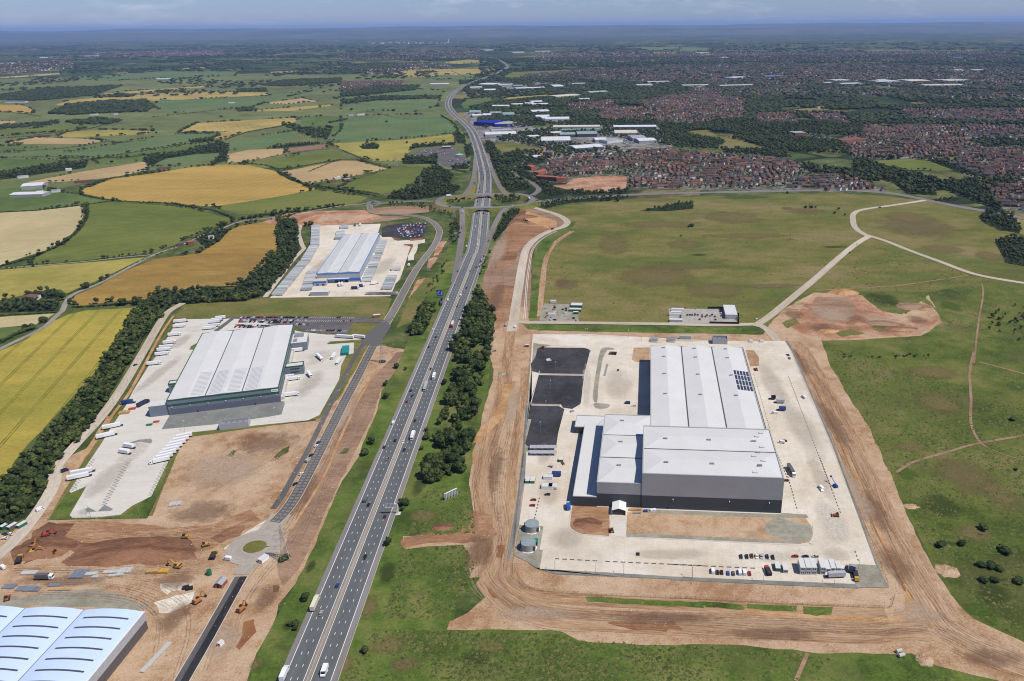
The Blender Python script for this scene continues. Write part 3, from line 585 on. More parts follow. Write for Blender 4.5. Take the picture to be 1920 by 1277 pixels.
def flat(name,px,hw,mat,z=Z4,lines=None,kerb=False):
    p=wsm(px,9);r=ribbon(name,p,-hw,hw,mat,z)
    if lines:
        for s in (-1,1): ribbon('edge_line',p,s*(hw-.35)-.22,s*(hw-.35)+.22,lines,z+.012,r)
    if kerb:
        for s in (-1,1): ribbon('kerb',p,s*hw-.2,s*hw+.2,M['kerb'],z+.1,r,thick=.12)
    return r,p
flat('dual_carriageway',[(1000,381),(1030,376),(1080,372),(1160,367),(1250,363),(1400,360),(1560,357),(1640,360),(1690,366),(1740,376),(1800,388),(1860,398),(1930,412)],9.5,M['road'])
raised('approach_road',[(995,379),(1010,378),(1030,376)],[BZ,4.5,2],9,M['road'])
flat('road',Q('A5',(1495,200),(1530,172),(1520,150),(1480,122),(1405,92),(1380,66),(1400,38),(1440,15))+[(985,297),(1005,300),(1035,293),(1060,283),(1080,278),(1095,265),(1095,250),(1070,235),(1020,220),(985,205)],6,M['road'])
flat('road',Q('A5',(965,236),(850,232),(740,238),(650,246),(600,244)),6,M['road'])
flat('junction',Q('A5',(632,238),(600,230),(572,240),(580,254),(612,256),(632,248),(632,238)),4.5,M['road'],Z4+.01)
sroad,sp=flat('estate_road',Q('A5',(575,252),(592,285),(640,302),(720,306),(800,312),(870,322),(930,348),(968,390),(970,420),(945,480),(900,540),(850,605),(800,690),(760,765),(720,840),(690,890),(655,950)),5.6,M['road'],Z4,M['paint_y'])
flat('road',[(1440,15),(1445,14)],1,M['road']) if False else None
# local road down to the site roundabout, ribbed surface half
lroad,lp=flat('estate_road',[(720,612),(712,628),(702,645),(690,668),(670,708),(645,755),(620,805),(600,845),(582,880),(565,912),(548,942),(530,965),(515,980)],5.0,M['road_base'],Z4,M['paint_o'])
dashes('fresh_patch',lp,(-1.9,1.9),2,4,2.6,sol('dusty_ramps',(.175,.162,.152),.9,var=.3),Z4+.014,lroad)
flat('cycle_path',[(696,622),(686,640),(668,665),(650,700),(625,748),(600,800),(575,850),(552,890),(530,930),(512,955)],2.4,M['road_base'],Z4-.02)
rc=G(478,1026);rd=G(478,1026)
circ=[Vector((rc.x+11.5*math.cos(t*math.pi/16),rc.y+11.5*math.sin(t*math.pi/16),0)) for t in range(33)]
ribbon('site_roundabout',circ,-9.0,7.0,M['road_dusty'],Z4)
sheet('roundabout_island',[(rc.x+7.6*math.cos(t*.314),rc.y+6.6*math.sin(t*.314)) for t in range(20)],M['rough'],Z4+.12,world=True,skirt=.12)
flat('site_road',[(528,965),(512,985),(498,1003)],7.5,M['road_dusty'],Z4-.01)
flat('site_road',[(470,1045),(463,1060),(452,1078)],5.5,M['road_dusty'],Z4-.01)
nr,np_=flat('new_road',Q('B4',(1385,680),(1290,850),(1190,1030),(1050,1270),(1000,1360)),4.2,M['road_base'],Z4,None,True)
ribbon('wearing_course',np_,-4.0,.6,M['road_new'],Z4+.03,nr)
# lanes, haul roads, tracks
flat('country_lane',Q('A4',(1670,306),(1530,326),(1360,346),(1250,385),(1150,420),(1000,488),(860,538),(700,620),(560,695),(480,728),(400,765),(365,815),(352,850))+Q('B2',(440,75),(345,165),(240,225),(130,275),(0,340),(-150,420)),3.2,M['lane'])
flat('country_lane',Q('A4',(850,535),(700,548),(500,570),(200,597),(-100,615)),2.2,M['lane'])
flat('country_lane',Q('A4',(1540,322),(1670,306))+Q('A5',(250,290),(400,262),(520,250),(575,246)),3.0,M['lane'])
flat('haul_road',Q('A4',(1675,315),(1690,370),(1680,410),(1700,480))+Q('E6',(560,530),(500,590),(380,720),(200,960),(60,1150),(-20,1260)),3.4,M['track'])
flat('haul_road',Q('B2',(1370,-5),(1260,60),(1200,140),(1130,260),(1020,450),(880,680),(740,870),(610,1010),(500,1130),(420,1230))+Q('B4',(310,150),(250,260),(150,400),(60,500),(-60,600)),4.6,M['track'])
ribbon('earth_bank',wsm(Q('B2',(1300,90),(1230,190),(1160,310),(1060,500),(960,680),(860,810),(760,950),(650,1100),(570,1230))),-1.5,1.5,M['earth_orange'],Z3+.02)
flat('access_road',Q('A5',(1500,268),(1560,285),(1640,312),(1690,345),(1672,375),(1600,398),(1520,440),(1462,500),(1438,590),(1420,700),(1400,830),(1385,930))+[(959,622)],6.0,M['track'],Z4)
ribbon('haul_strip',wsm([(959,618),(955,645),(952,680),(950,720)]),-5.5,5.5,M['earth_ring'],Z4-.05)
for d in (9.5,11.5): ribbon('cable_trench',offset(wsm(Q('A5',(1600,398),(1520,440),(1462,500),(1438,590),(1420,700),(1400,900)),9),-d),-.45,.45,M['kerb'],Z4-.02)
flat('access_road',[(962,604),(1000,605),(1100,606),(1250,608),(1340,610),(1425,608)],4.2,M['track'])
flat('access_road',[(1415,612),(1445,592),(1490,555),(1530,522),(1575,482),(1605,458),(1628,444)],5.0,M['track'],Z4+.005)
flat('access_road',[(1632,446),(1606,430),(1599,412),(1602,400),(1620,393),(1676,385),(1735,376)],5.0,M['track'])
flat('access_road',[(1622,440),(1660,452),(1700,468),(1760,490),(1830,515),(1925,532),(2050,550)],4.4,M['track'],Z4+.004)
flat('access_road',[(1420,608),(1438,618),(1450,632),(1458,642)],4.5,M['track'],Z4+.003)
def path(px,hw,mk='earth_brown'): ribbon('dirt_path',wsm(px,10),-hw,hw,M[mk],Z3)
path([(1530,545),(1600,541),(1680,536),(1740,528),(1815,517)],1.6)
path(Q('C6',(880,0),(865,80),(870,180),(870,280),(900,345),(930,370)),1.2)
path(Q('C6',(580,470),(640,430),(760,395),(870,362),(960,345),(1090,322)),1.3)
path(Q('C6',(900,40),(980,60),(1090,90)),1.4)
path(Q('C6',(930,370),(1000,400),(1090,425)),.7)
path(Q('C6',(235,1170),(215,1220),(190,1277)),1.1)
path(Q('B1',(1735,590),(1740,640),(1720,760),(1700,940)),1.0)
# ------------------------------------------------------------------ concrete yards
def fan(px,c): return px
yard=sheet('yard',[(999,627),(1100,627),(1230,634),(1360,640),(1471,640),(1485,660),(1520,741),(1560,835),(1600,945),(1642,1061),(1591,1058),(1603,1096),(1500,1092),(1380,1087),(1260,1082),(1130,1074),(1012,1068),(1018,1032),(1012,1032),(1019,988),(973,985),(984,905),(988,830),(992,720)],M['conc'],Z4+.02,skirt=.2)
sheet('gravel_margin',Q('C3',(185,0),(215,0),(225,110),(190,300),(190,510),(150,690),(130,900),(60,1160),(40,1180),(120,700),(160,380)),M['gravel2'],Z4-.01)
sheet('gravel_margin',Q('C5',(540,100),(720,112),(690,290),(714,290),(690,440),(600,380),(495,330)),M['gravel'],Z4-.005)
sheet('gravel_margin',Q('C4',(1325,790),(1525,805),(1625,970),(1390,968),(1368,940)),M['gravel'],Z4+.03)
sheet('gravel_margin',Q('C4',(0,885),(500,908),(1000,925),(1370,940),(1395,975),(900,955),(400,930),(0,912)) ,M['gravel2'],Z4-.004)
sheet('gravel_margin',Q('C5',(600,380),(700,440),(1100,458),(1920,500),(1920,515),(1300,492),(800,470),(650,420)),M['gravel2'],Z4-.004)
ribbon('gravel_margin',wsm([(1474,640),(1488,660),(1523,741),(1563,835),(1603,945),(1646,1062),(1664,1102)]),-.2,3.6,M['gravel2'],Z4-.003)
sheet('earth_bed',Q('C3',(530,760),(640,756),(810,770),(812,985),(700,978),(590,965),(530,940),(510,905)),M['earth_red'],Z4+.05,amp=.3,seg=2)
sheet('earth_bed',[(1176,962),(1210,955),(1470,968),(1506,966),(1514,978),(1522,990),(1524,1005),(1517,1018),(1500,1021),(1400,1018),(1260,1010),(1174,1007)],M['earth'],Z4+.05,amp=.25,seg=2)
sheet('rubble_bed',[(1205,953),(1470,963),(1512,966),(1516,972),(1440,972),(1205,963)],M['gravel'],Z4+.06,amp=.3,seg=2)
sheet('rubble_bed',[(1440,978),(1460,972),(1520,988),(1523,1006),(1514,1017),(1490,1019),(1450,1008),(1430,992)],M['gravel'],Z4+.06,amp=.8,seg=2)
sheet('rubble_bed',[(1176,1000),(1300,1006),(1420,1012),(1500,1018),(1498,1021),(1300,1013),(1174,1008)],M['gravel'],Z4+.062,amp=.3,seg=2)
sheet('earth_bed',Q('C1',(1310,370),(1430,368),(1430,475),(1330,480),(1295,460)),M['earth'],Z4+.05,amp=.3,seg=2)
sheet('earth_bed',Q('C2',(950,228),(1010,230),(1048,280),(1050,345),(985,352)),M['earth'],Z4+.05,amp=.3,seg=2)
sheet('gravel_island',Q('C1',(1058,385),(1085,368),(1140,368),(1182,384),(1090,388),(1045,640),(1040,790),(1005,770),(1005,700),(1030,540)),M['gravel'],Z4+.10,round_=1,skirt=.1)
sheet('gravel_island',Q('C1',(1005,785),(1070,788),(1138,795),(1120,822),(1070,830),(1020,822)),M['gravel'],Z4+.10,round_=1,skirt=.1)
sheet('sand_margin',Q('C1',(560,335),(700,352),(600,375),(585,400),(545,560),(530,800),(505,1000),(495,1150),(530,1150),(545,900),(520,900),(535,800),(525,680),(550,480)),M['gravel'],Z4+.05)
blk=[Q('C1',(590,375),(640,368),(940,372),(985,385),(988,400),(945,570),(600,560),(545,545),(540,490),(575,440)),Q('C1',(600,575),(945,580),(915,790),(850,830),(780,820),(765,795),(535,790),(560,690)),Q('C1',(540,803),(750,808),(792,830),(745,1010),(730,1110),(520,1112),(498,1090),(545,905),(520,905))]
for p in blk: sheet('black_car_park',p,M['blacktop'],Z4+.06)
for p in (Q('C1',(600,566),(945,572)),Q('C1',(540,795),(760,800))): ribbon('kerb_path',wsm(p),-1.3,1.3,M['road_dusty'],Z4+.09)
def kerb(px,w=.35,h=.16,mat='kerb'): ribbon('kerb',wsm(px,3),-w,w,M[mat],Z4+.05+h,thick=h)
kerb(Q('C1',(985,400),(965,480),(945,570),(930,680),(915,790),(890,815)))
kerb(Q('C1',(605,545),(540,790)));kerb(Q('C1',(700,352),(940,372),(985,390)))
kerb(Q('C3',(525,775),(512,880),(520,930),(590,968),(720,980),(810,988)),.4)
kerb([(1524,985),(1525,1003),(1517,1019),(1500,1023),(1260,1012),(1176,1009)],.4)
# drain slots: dark dashes let into the slab
M['slot']=sol('dark_drain_grate',(.075,.068,.062),.7)
def slots(px,on=2,per=4,wid=.8):
    return dashes('drainage_channel',wsm(px,3),(0,),on,per,wid,M['slot'],Z4+.045,yard)
slots(Q('C4',(1108,0),(1262,415)),2,4);slots(Q('C2',(1270,425),(1595,1277)),2,4)
slots(Q('C2',(1010,405),(1130,815)),2,4,.6);slots(Q('C2',(1180,990),(1280,1230)),2,4);slots(Q('C4',(855,95),(940,400)),2,4)
slots(Q('C4',(1368,695),(1400,785)),2,4);slots(Q('C4',(0,797),(640,826)),3,5,1.0);slots(Q('C5',(800,355),(1130,372)),3,5,1.0);slots(Q('C5',(1180,375),(1920,408)),3,5,1.0)
slots(Q('C3',(285,695),(245,870)),2,4)
sheet('drain_cover',Q('C5',(1408,308),(1437,308),(1437,333),(1408,333)),sol('black_mat',(.012,.012,.013),.8),Z4+.06)
M['joint']=sol('slab_joint',(.455,.40,.325),.9,var=.12)
def jointgrid(px,nx,ny,w=.06):
    a,b,c,d=W2(px);mb=MB()
    for n,(p,q,r,s) in ((nx,(a,b,d,c)),(ny,(a,d,b,c))):
        for i in range(1,n):
            u,v=p.lerp(q,i/n),r.lerp(s,i/n);t=(v-u).normalized();e=Vector((t.y,-t.x,0))*w;zz=Vector((0,0,Z4+.035+JZ[yard.name]))
            mb.face([u-e+zz,u+e+zz,v+e+zz,v-e+zz])
    mb.build('slab_joint',M['joint'],yard)
jointgrid([(1018,1068),(1600,1094),(1588,1030),(1022,1012)],26,6)
jointgrid([(1480,965),(1605,968),(1480,645),(1400,645)],7,44)
jointgrid([(1104,790),(1192,790),(1192,650),(1122,640)],8,24)
jointgrid([(975,980),(1068,985),(1082,820),(1000,870)],7,16)
# bay lines and rails in the depot yard of the green-trimmed shed
dep=sheet('depot_yard',[(331,601),(358,599),(431,598),(470,600),(560,622),(575,624),(610,628),(680,630),(686,630),(677,637),(618,641),(614,645),(664,643),(663,663),(650,666),(640,685),(636,712),(614,752),(599,779),(577,789),(475,799),(345,813),(336,822),(313,872),(284,931),(248,949),(226,966),(183,971),(136,972),(131,967),(163,912),(133,925),(130,922),(192,830),(208,803),(236,762),(250,733),(280,685),(296,665),(313,635),(326,613)],M['conc2'],Z4+.02,skirt=.18)
sheet('gravel_bed',[(303,806),(318,780),(395,765),(470,757),(533,753),(534,758),(528,778),(500,783),(400,797)],M['gravel2'],Z4+.06)
for p in (Q('E5',(465,740),(500,708),(630,770),(480,780)),Q('E5',(640,770),(740,670),(865,735),(830,760)),Q('B2',(975,1040),(1040,1020),(1130,1012),(1142,1030),(1130,1048),(1050,1035),(985,1050))): sheet('gravel_island',p,M['gravel2'],Z4+.08)
sheet('grass_island',Q('B2',(1418,345),(1430,320),(1475,295),(1450,345)),M['lush'],Z4+.08)
sheet('grass_island',Q('B3',(850,300),(900,285),(1050,283),(1060,290),(860,305)),M['lush'],Z4+.06)
mbz=MB();zz=Z4+.05+JZ[dep.name]
def zig(a,b,n,amp,w=.3):
    a,b=G(*a),G(*b);d=b-a;nrm=Vector((d.y,-d.x,0)).normalized();pts=[]
    for i in range(n+1): pts += [a+d*(i/n)-nrm*amp,a+d*((i+.15)/n)+nrm*amp]
    for p,q in zip(pts,pts[1:]):
        t=(q-p).normalized();e=Vector((t.y,-t.x,0))*w;mbz.face([p-e+Vector((0,0,zz)),p+e+Vector((0,0,zz)),q+e+Vector((0,0,zz)),q-e+Vector((0,0,zz))])
zig(Q1('E5',730,670),Q1('E5',1100,10),17,2.0);zig(Q1('B2',1000,1100),Q1('B2',1040,1050),2,2.0)
zig(Q1('E5',1390,540),Q1('E5',1650,20),13,1.6,.22);zig(Q1('E5',260,470),Q1('E5',590,10),14,1.6,.22)
mbz.build('bay_divider',sol('bay_rail_grey',(.2,.2,.2),.7),dep)
ly=MB()
def line(l,a,b,w,z):
    a,b=(G(*a),G(*b));t=(b-a).normalized();e=Vector((t.y,-t.x,0))*w/2;zz=Vector((0,0,z));l.face([a-e+zz,a+e+zz,b+e+zz,b-e+zz])
for a,b in (((640,735),(1060,20)),((850,690),(1130,20))): pass
for i in range(16):
    t=i/16;a=Vector(Q1('E5',640,740)).lerp(Vector(Q1('E5',1075,0)),t);line(ly,a,(a.x-7,a.y+2),.5,Z4+.045+JZ[dep.name])
    a=Vector(Q1('E5',800,640)).lerp(Vector(Q1('E5',1130,0)),t);line(ly,a,(a.x+8,a.y-2.5),.5,Z4+.045+JZ[dep.name])
ly.build('bay_line',M['paint_o'],dep)
cpk=Q('B3',(185,93),(1120,98),(1290,125),(1230,142),(1050,140),(1000,228),(690,212),(600,162),(110,195))
sheet('car_park',cpk,M['carpark'],Z4+.01)
sheet('drive',Q('B3',(0,205),(40,205),(180,98),(150,95)),M['road_base'],Z4+.03)
sheet('road_mouth',Q('B3',(1130,300),(1100,262),(1140,235),(1250,140),(1300,130),(1330,170),(1230,320)),M['road_base'],Z4-.01)
flat('car_park_road',Q('B3',(1050,135),(1150,130),(1290,128),(1350,100)),3.2,M['road'],Z4)
# blue shed yard
byard=sheet('depot_yard',[(584,424),(650,422),(714,420),(709,437),(717,445),(733,445),(745,452),(797,449),(797,455),(784,458),(782,470),(776,480),(776,488),(765,489),(765,482),(771,462),(770,460),(757,459),(770,463),(750,525),(742,532),(732,556),(640,557),(506,559),(530,532),(560,500),(580,468),(583,445)],M['conc'],Z4+.02,skirt=.18)
sheet('car_park',Q('E7',(455,215),(560,180),(900,140),(1110,150),(1125,230),(1060,360),(880,390),(740,380),(620,355),(450,350)),M['blacktop'],Z4+.03)
for p in (Q('E7',(600,360),(640,370),(750,400),(650,410),(620,390)),Q('E7',(870,390),(1040,370),(1060,400),(870,420)),Q('E7',(775,465),(910,465),(915,500),(850,620),(835,620),(885,490),(780,485))): sheet('planting_bed',p,M['earth_dark'],Z4+.07)
# ------------------------------------------------------------------ building materials
M['roofw']=sol('pale_grey_roof',(.545,.54,.515),.55,var=.045,sc=.05,lines=(1.0,.10,0))
M['roofw_y']=sol('pale_grey_roof_sheets',(.555,.55,.525),.55,var=.045,sc=.05,lines=(1.0,.10,1))
M['roofb']=sol('white_arched_roof',(.50,.61,.78),.35,.5,var=.05,sc=.05,lines=(1.5,.1,1))
M['gutter']=sol('dark_gutter',(.07,.07,.072),.6)
M['parapet']=sol('parapet_flashing',(.34,.345,.34),.5)
M['clad']=sol('mid_grey_cladding',(.30,.30,.30),.55,var=.07,sc=.05,lines=(1.1,.18,0))
M['clad_l']=sol('silver_cladding',(.34,.35,.37),.45,var=.06,sc=.05,lines=(1.1,.16,0))
M['clad_d']=sol('anthracite_cladding',(.05,.057,.062),.5,var=.1,sc=.06,lines=(1.1,.2,0))
M['slate']=sol('blue_grey_cladding',(.16,.185,.22),.5,var=.06,sc=.06,lines=(1.1,.16,0))
M['green_t']=sol('dark_green_trim',(.02,.085,.05),.5)
M['blue_t']=sol('bright_blue_cladding',(.03,.13,.47),.5)
M['vent']=sol('roof_vent_louvre',(.2,.205,.21),.5)
M['rlight']=sol('rooflight_glazing',(.39,.40,.395),.3,.5)
M['rlight_d']=sol('dark_rooflight',(.06,.068,.075),.25,.5)
M['pv']=sol('solar_cell_blue',(.028,.036,.062),.2,.6)
M['black']=sol('black_opening',(.012,.012,.014),.7)
M['white']=sol('white_panel',(.72,.72,.70),.5,var=.05)
M['dglass']=sol('dark_glass',(.03,.04,.05),.12,.6)
M['steel']=sol('grey_steel',(.33,.34,.35),.45,metal=.4)
M['brick']=sol('red_brick',(.27,.10,.06),.85,var=.2,sc=.3)
M['deepblue']=sol('deep_blue_cladding',(.012,.018,.24),.5)
def bays(parent,x0,x1,y0,y1,h,n,rise,axis='y',hip0=0,hip1=0,mat=None,gut=.5):
    """pitched roof bays; axis = direction of the ridges"""
    sx=axis == 'y';a0,a1=(x0,x1) if sx else (y0,y1);b0,b1=(y0,y1) if sx else (x0,x1);w=(a1-a0)/n
    for i in range(n):
        u,v=a0+i*w,a0+(i+1)*w;c=(u+v)/2;mb=MB()
        P_=lambda a,b,z: (a,b,z) if sx else (b,a,z)
        r0,r1=b0+hip0,b1-hip1
        f=[[P_(u,b0,h),P_(c,r0,h+rise),P_(c,r1,h+rise),P_(u,b1,h)],[P_(v,b1,h),P_(c,r1,h+rise),P_(c,r0,h+rise),P_(v,b0,h)],
             [P_(v,b0,h),P_(c,r0,h+rise),P_(u,b0,h)],[P_(u,b1,h),P_(c,r1,h+rise),P_(v,b1,h)]]
        for q in f: mb.face(q if sx else q[::-1])
        mb.build('roof',mat or (M['roofw'] if not sx else M['roofw_y']),parent)
        if i: (MB().box(u-gut,u+gut,b0+.2,b1-.2,h-.05,h+.16) if sx else MB().box(b0+.2,b1-.2,u-gut,u+gut,h-.05,h+.16)).build('valley_gutter',M['gutter'],parent)
def rim(parent,x0,x1,y0,y1,h,t=.5,up=.9,mat=None,inn=None):
    mb=MB()
    for q in ((x0,x1,y0,y0+t),(x0,x1,y1-t,y1),(x0,x0+t,y0+t,y1-t),(x1-t,x1,y0+t,y1-t)): mb.box(*q,h-.2,h+up)
    mb.build('parapet',mat or M['parapet'],parent)
def rz_at(x,y,x0,x1,y0,y1,h,n,rise,axis):
    a,b0,b1=(x,x0,x1) if axis == 'y' else (y,y0,y1);w=(b1-b0)/n;t=((a-b0) % w)/w
    return h+rise*(1-abs(2*t-1))
def vents(parent,pts,args,w=3.2,d=1.7):
    mb=MB()
    for q in (-1,1): mb.box(q*w/2-(w/2-.1 if q > 0 else-.0) if q > 0 else-w/2,w/2 if q > 0 else-.1,-d/2,d/2,-.3,.55)
    me=mb.mesh('roof_vent',M['vent'])
    for x,y in pts: inst('roof_vent',me,parent,(x,y,rz_at(x,y,*args)))
# ------------------------------------------------------------------ the big pale shed (right): one building of several blocks
RA=R(-4.55)
def blk_from(px,h):
    """block seen by the corners of its roof: near-left, near-right, far-left"""
    a,b,c=(G(*p,h) for p in px);ux=Vector((math.cos(RA),math.sin(RA),0));uy=Vector((-math.sin(RA),math.cos(RA),0))
    return a,(b-a).dot(ux),(c-a).dot(uy)
hb=empty('high_bay_warehouse',(36.78,467.18,0),RA,'vast pale roofed warehouse with grey and black walls in the concrete yard','warehouse')
HW,HL,HH=99.15,69.52,29.3
MB().box(0,HW,0,HL,0,11.5,bottom=False).build('lower_wall',M['clad_d'],hb)
MB().box(-.06,HW+.06,-.06,HL+.06,11.5,HH,bottom=False).build('upper_wall',M['clad'],hb)
rim(hb,-.1,HW+.1,-.1,HL+.1,HH,.9,.5)
bays(hb,.8,HW-.8,.8,HL-.8,HH,2,1.9,'x',15,15)
vents(hb,[(x,y) for y in (14,48) for x in (17,50,84)],(.8,HW-.8,.8,HL-.8,HH,2,1.9,'x'))
for k in range(9):
    x=78+(k % 3)*3.2+k*.6;y=5+k*7;zz=rz_at(x,y,.8,HW-.8,.8,HL-.8,HH,2,1.9,'x')
    MB().box(0,3.4,0,.18,0,.5).box(0,.18,.18,1.8,0,.5).build('roof_anchor',M['steel'],hb,(x,y,zz))
for x in (22,62,90): MB().box(x,x+.5,-1.0,-.07,8.9,9.4).build('wall_lamp',M['white'],hb)
MB().box(18,19,-.12,.0,0,2.4).build('door',M['black'],hb)
MB().box(-.2,HW+.1,-1.2,-.02,0,.6).build('plinth',M['conc2'],hb)
# long block behind
LX0,LX1,LY0,LH=7.2,102.4,HL+.05,18.0
LY1=HL+168.0
lw=hb
def local(p): ux=Vector((math.cos(RA),math.sin(RA),0));uy=Vector((-math.sin(RA),math.cos(RA),0));d=Vector((p.x-36.78,p.y-467.18,0));return d.dot(ux),d.dot(uy)
q0=local(G(1219.8,660,LH));q1=local(G(1392.5,652.2,LH));q2=local(G(1434.8,803,LH))
LX0,LX1,LY1=q0[0],(q1[0]+q2[0])/2,q1[1]
MB().box(LX0,LX1,LY0,LY1,0,7,bottom=False).build('lower_wall',M['clad_d'],hb)
MB().box(LX0-.05,LX1+.05,LY0,LY1+.05,7,LH,bottom=False).build('upper_wall',M['clad'],hb)
rim(hb,LX0-.1,LX1+.1,LY0,LY1+.1,LH,.9,.45)
bays(hb,LX0+.6,LX1-.6,LY0+.6,LY1-.6,LH,3,1.9,'y',gut=.55)
MB().box(LX1-.1,LX1+.55,LY0,LY1,LH-.3,LH+.5).build('edge_gutter',M['gutter'],hb)
bw=(LX1-LX0)/3
vents(hb,[(LX0+bw*(i+.42),LY1-d) for i in range(3) for d in (8,30,70,112)],(LX0+.6,LX1-.6,LY0+.6,LY1-.6,LH,3,1.9,'y'))
pme=MB().box(0,2.1,0,9.2,0,.12).mesh('solar_panel',M['pv'])
tilt=math.atan2(1.9,bw/2)
for i in range(5):
    for j in range(4):
        x=LX1-15.2+i*2.9;y=LY1-100+j*10.6
        o=inst('solar_panel',pme,hb,(x,y,rz_at(x,y,LX0+.6,LX1-.6,0,1,LH,3,1.9,'y')+.12));o.rotation_euler=(0,tilt,0)
# dock doors along the left side of the long block
dme=MB().box(-.1,.0,0,3.2,1,4.6).mesh('dock_door',sol('pale_dock_door',(.40,.41,.42),.5))
for k in range(18): inst('dock_door',dme,hb,(LX0-.06,LY0+55+k*5.2,0))
# middle block, canopy strip and office to the left
MH=20.5;m0=local(G(1119,904.8,MH));m1=local(G(1134.5,777,MH))
MX0,MY0,MY1=m0[0],m0[1],m1[1];MX1=LX0-.1
MB().box(MX0,-.1,MY0,HL,0,11.5,bottom=False).build('lower_wall',M['clad_d'],hb)
MB().box(MX0-.05,-.12,MY0-.05,HL,11.5,MH,bottom=False).build('upper_wall',M['clad'],hb)
MB().box(MX0,MX1,HL+.05,MY1,0,MH-.1,bottom=False).build('rear_wall',M['clad'],hb)
mb=MB();t=.8
for q in ((MX0-.1,-.15,MY0-.1,MY0+t),(MX0-.1,MX0+t,MY0+t,MY1),(MX0+t,MX1,MY1-t,MY1)): mb.box(*q,MH-.2,MH+.45)
mb.build('parapet',M['parapet'],hb)
bd=(MY1-MY0)/3
bays(hb,MX0+.6,-.15,MY0+.6,MY0+2*bd,MH,2,2.0,'x',12,0)
bays(hb,MX0+.6,MX1-.3,MY0+2*bd+.02,MY1-.6,MH,1,2.0,'x',12,12)
MB().box(MX0+.8,-.2,MY0+2*bd-.4,MY0+2*bd+.4,MH-.05,MH+.16).build('valley_gutter',M['gutter'],hb)
vents(hb,[(MX0+15,MY0+bd*(i+.62)) for i in range(3)],(0,1,MY0+.6,MY0+3*bd,MH,3,2.0,'x'))
CHt=8.75;c0=local(G(1074,930.3,CHt));c1=local(G(1094,797,CHt));CX0=c0[0]
MB().box(CX0,MX0-.1,c0[1],c1[1],0,CHt,tm=1,bottom=False).build('loading_canopy',[M['clad_d'],M['roofw_y']],hb)
MB().box(CX0-.12,CX0+.35,c0[1],c1[1],CHt-.4,CHt+.25).box(CX0,MX0-.1,c0[1]-.12,c0[1]+.3,CHt-.4,CHt+.25).build('canopy_flashing',M['parapet'],hb)
for k in range(17):
    y=c0[1]+2.5+k*(c1[1]-c0[1]-4)/16
    MB().bar((MX0-.1,y,MH-4.2),(CX0+10.5,y,CHt+.1),.11).build('canopy_tie',M['steel'],hb)
OH=6.5;o0=local(G(1077,803,OH));o1=local(G(1082,779,OH))
MB().box(o0[0],MX0-.05,max(o0[1],c1[1]+.02),o1[1],0,OH,tm=1,bottom=False).build('office_block',[M['clad_d'],M['roofw']],hb)
rim(hb,o0[0]-.1,MX0-.05,max(o0[1],c1[1]+.02),o1[1]+.1,OH,.6,.5)
for k in range(7): MB().box(MX0*.0+.0-.35 if False else-.42,-.16,.4,.6,11+k*2.4,12.2+k*2.4).build('ladder_rung',M['steel'],hb)
# entrance tent
te=empty('frame_tent',(*G(1147,967)[:2],Z4),RA,'white frame tent over the entrance ramp in front of the dark wall','tent')
MB().prism([(0,4.2),(5,6.0),(10,4.2),(9.9,4.0),(5,5.75),(.1,4.0)],0,14,axis='y').build('tent_roof',M['white'],te)
[MB().box(x,x+.15,0,14,0,4.1).build('tent_side',M['white'],te) for x in (.05,9.8)]
MB().face([(.2,.6,0),(9.8,.6,0),(9.8,.6,4.0),(5,.6,5.7),(.2,.6,4.0)]).build('tent_mouth',sol('dim_tent_inside',(.06,.055,.05),.9),te)
sheet('ramp',[(1147,967),(1174,968),(1173,1007),(1142,1006)],M['conc2'],Z4+.07)
# ------------------------------------------------------------------ green-trimmed shed
gb=empty('green_trimmed_warehouse',(-380.873,615.982,0),R(15.216),'pale roofed warehouse with dark green trim and blue-grey walls','warehouse')
gw,gl,gh=94.58,167.42,15.17
MB().box(0,gw,0,gl,0,6.2,bottom=False).build('lower_wall',sol('dark_blue_grey_wall',(.115,.125,.165),.5,lines=(1.1,.15,0)),gb)
MB().box(-.05,gw+.05,-.05,gl+.05,6.2,gh,bottom=False).build('upper_wall',M['slate'],gb)
MB().box(-.12,gw+.12,-.12,gl+.12,9.2,11.2,bottom=False).build('green_band',M['green_t'],gb)
rim(gb,-.25,gw+.25,-.25,gl+.25,gh-.4,.7,.9,M['green_t'])
bays(gb,.4,gw-.4,.4,gl-.4,gh,3,1.1,'y',gut=.4)
bwid=(gw-.8)/3;rme=MB().box(-5.2,5.2,-.42,.42,0,.12).mesh('rooflight',M['rlight']);tl=math.atan2(1.1,bwid/2)
for c,sgn,y0 in ((.4+bwid*.75,1,5),(.4+bwid*1.25,-1,4),(.4+bwid*1.75,1,4),(.4+bwid*2.25,-1,3)):
    for k in range(18):
        o=inst('rooflight',rme,gb,(c,y0+k*2.9,rz_at(c,0,.4,gw-.4,0,1,gh,3,1.1,'y')+.02));o.rotation_euler=(0,sgn*tl,0)
MB().box(gw-6.5,gw-.8,-.35,-.14,11.6,14.2).build('sign_board',M['white'],gb)
sl=MB()
for k,(a,b) in enumerate(((-5.6,-5.1),(-4.9,-4.5),(-4.3,-3.9),(-3.7,-3.2),(-2.9,-2.5),(-2.3,-1.9))): sl.box(gw+a,gw+b,-.42,-.36,12.4,13.3 if k % 2 else 13.5)
sl.build('sign_lettering',sol('grey_green_letters',(.25,.32,.32),.6),gb)
for x in (3,18,33,48,63,78,92): MB().box(x,x+.6,-.8,-.13,8.2,8.7).build('wall_lamp',M['white'],gb)
for x in (23,72): MB().box(x,x+1,-.12,-.04,0,2.3).build('door',M['black'],gb)
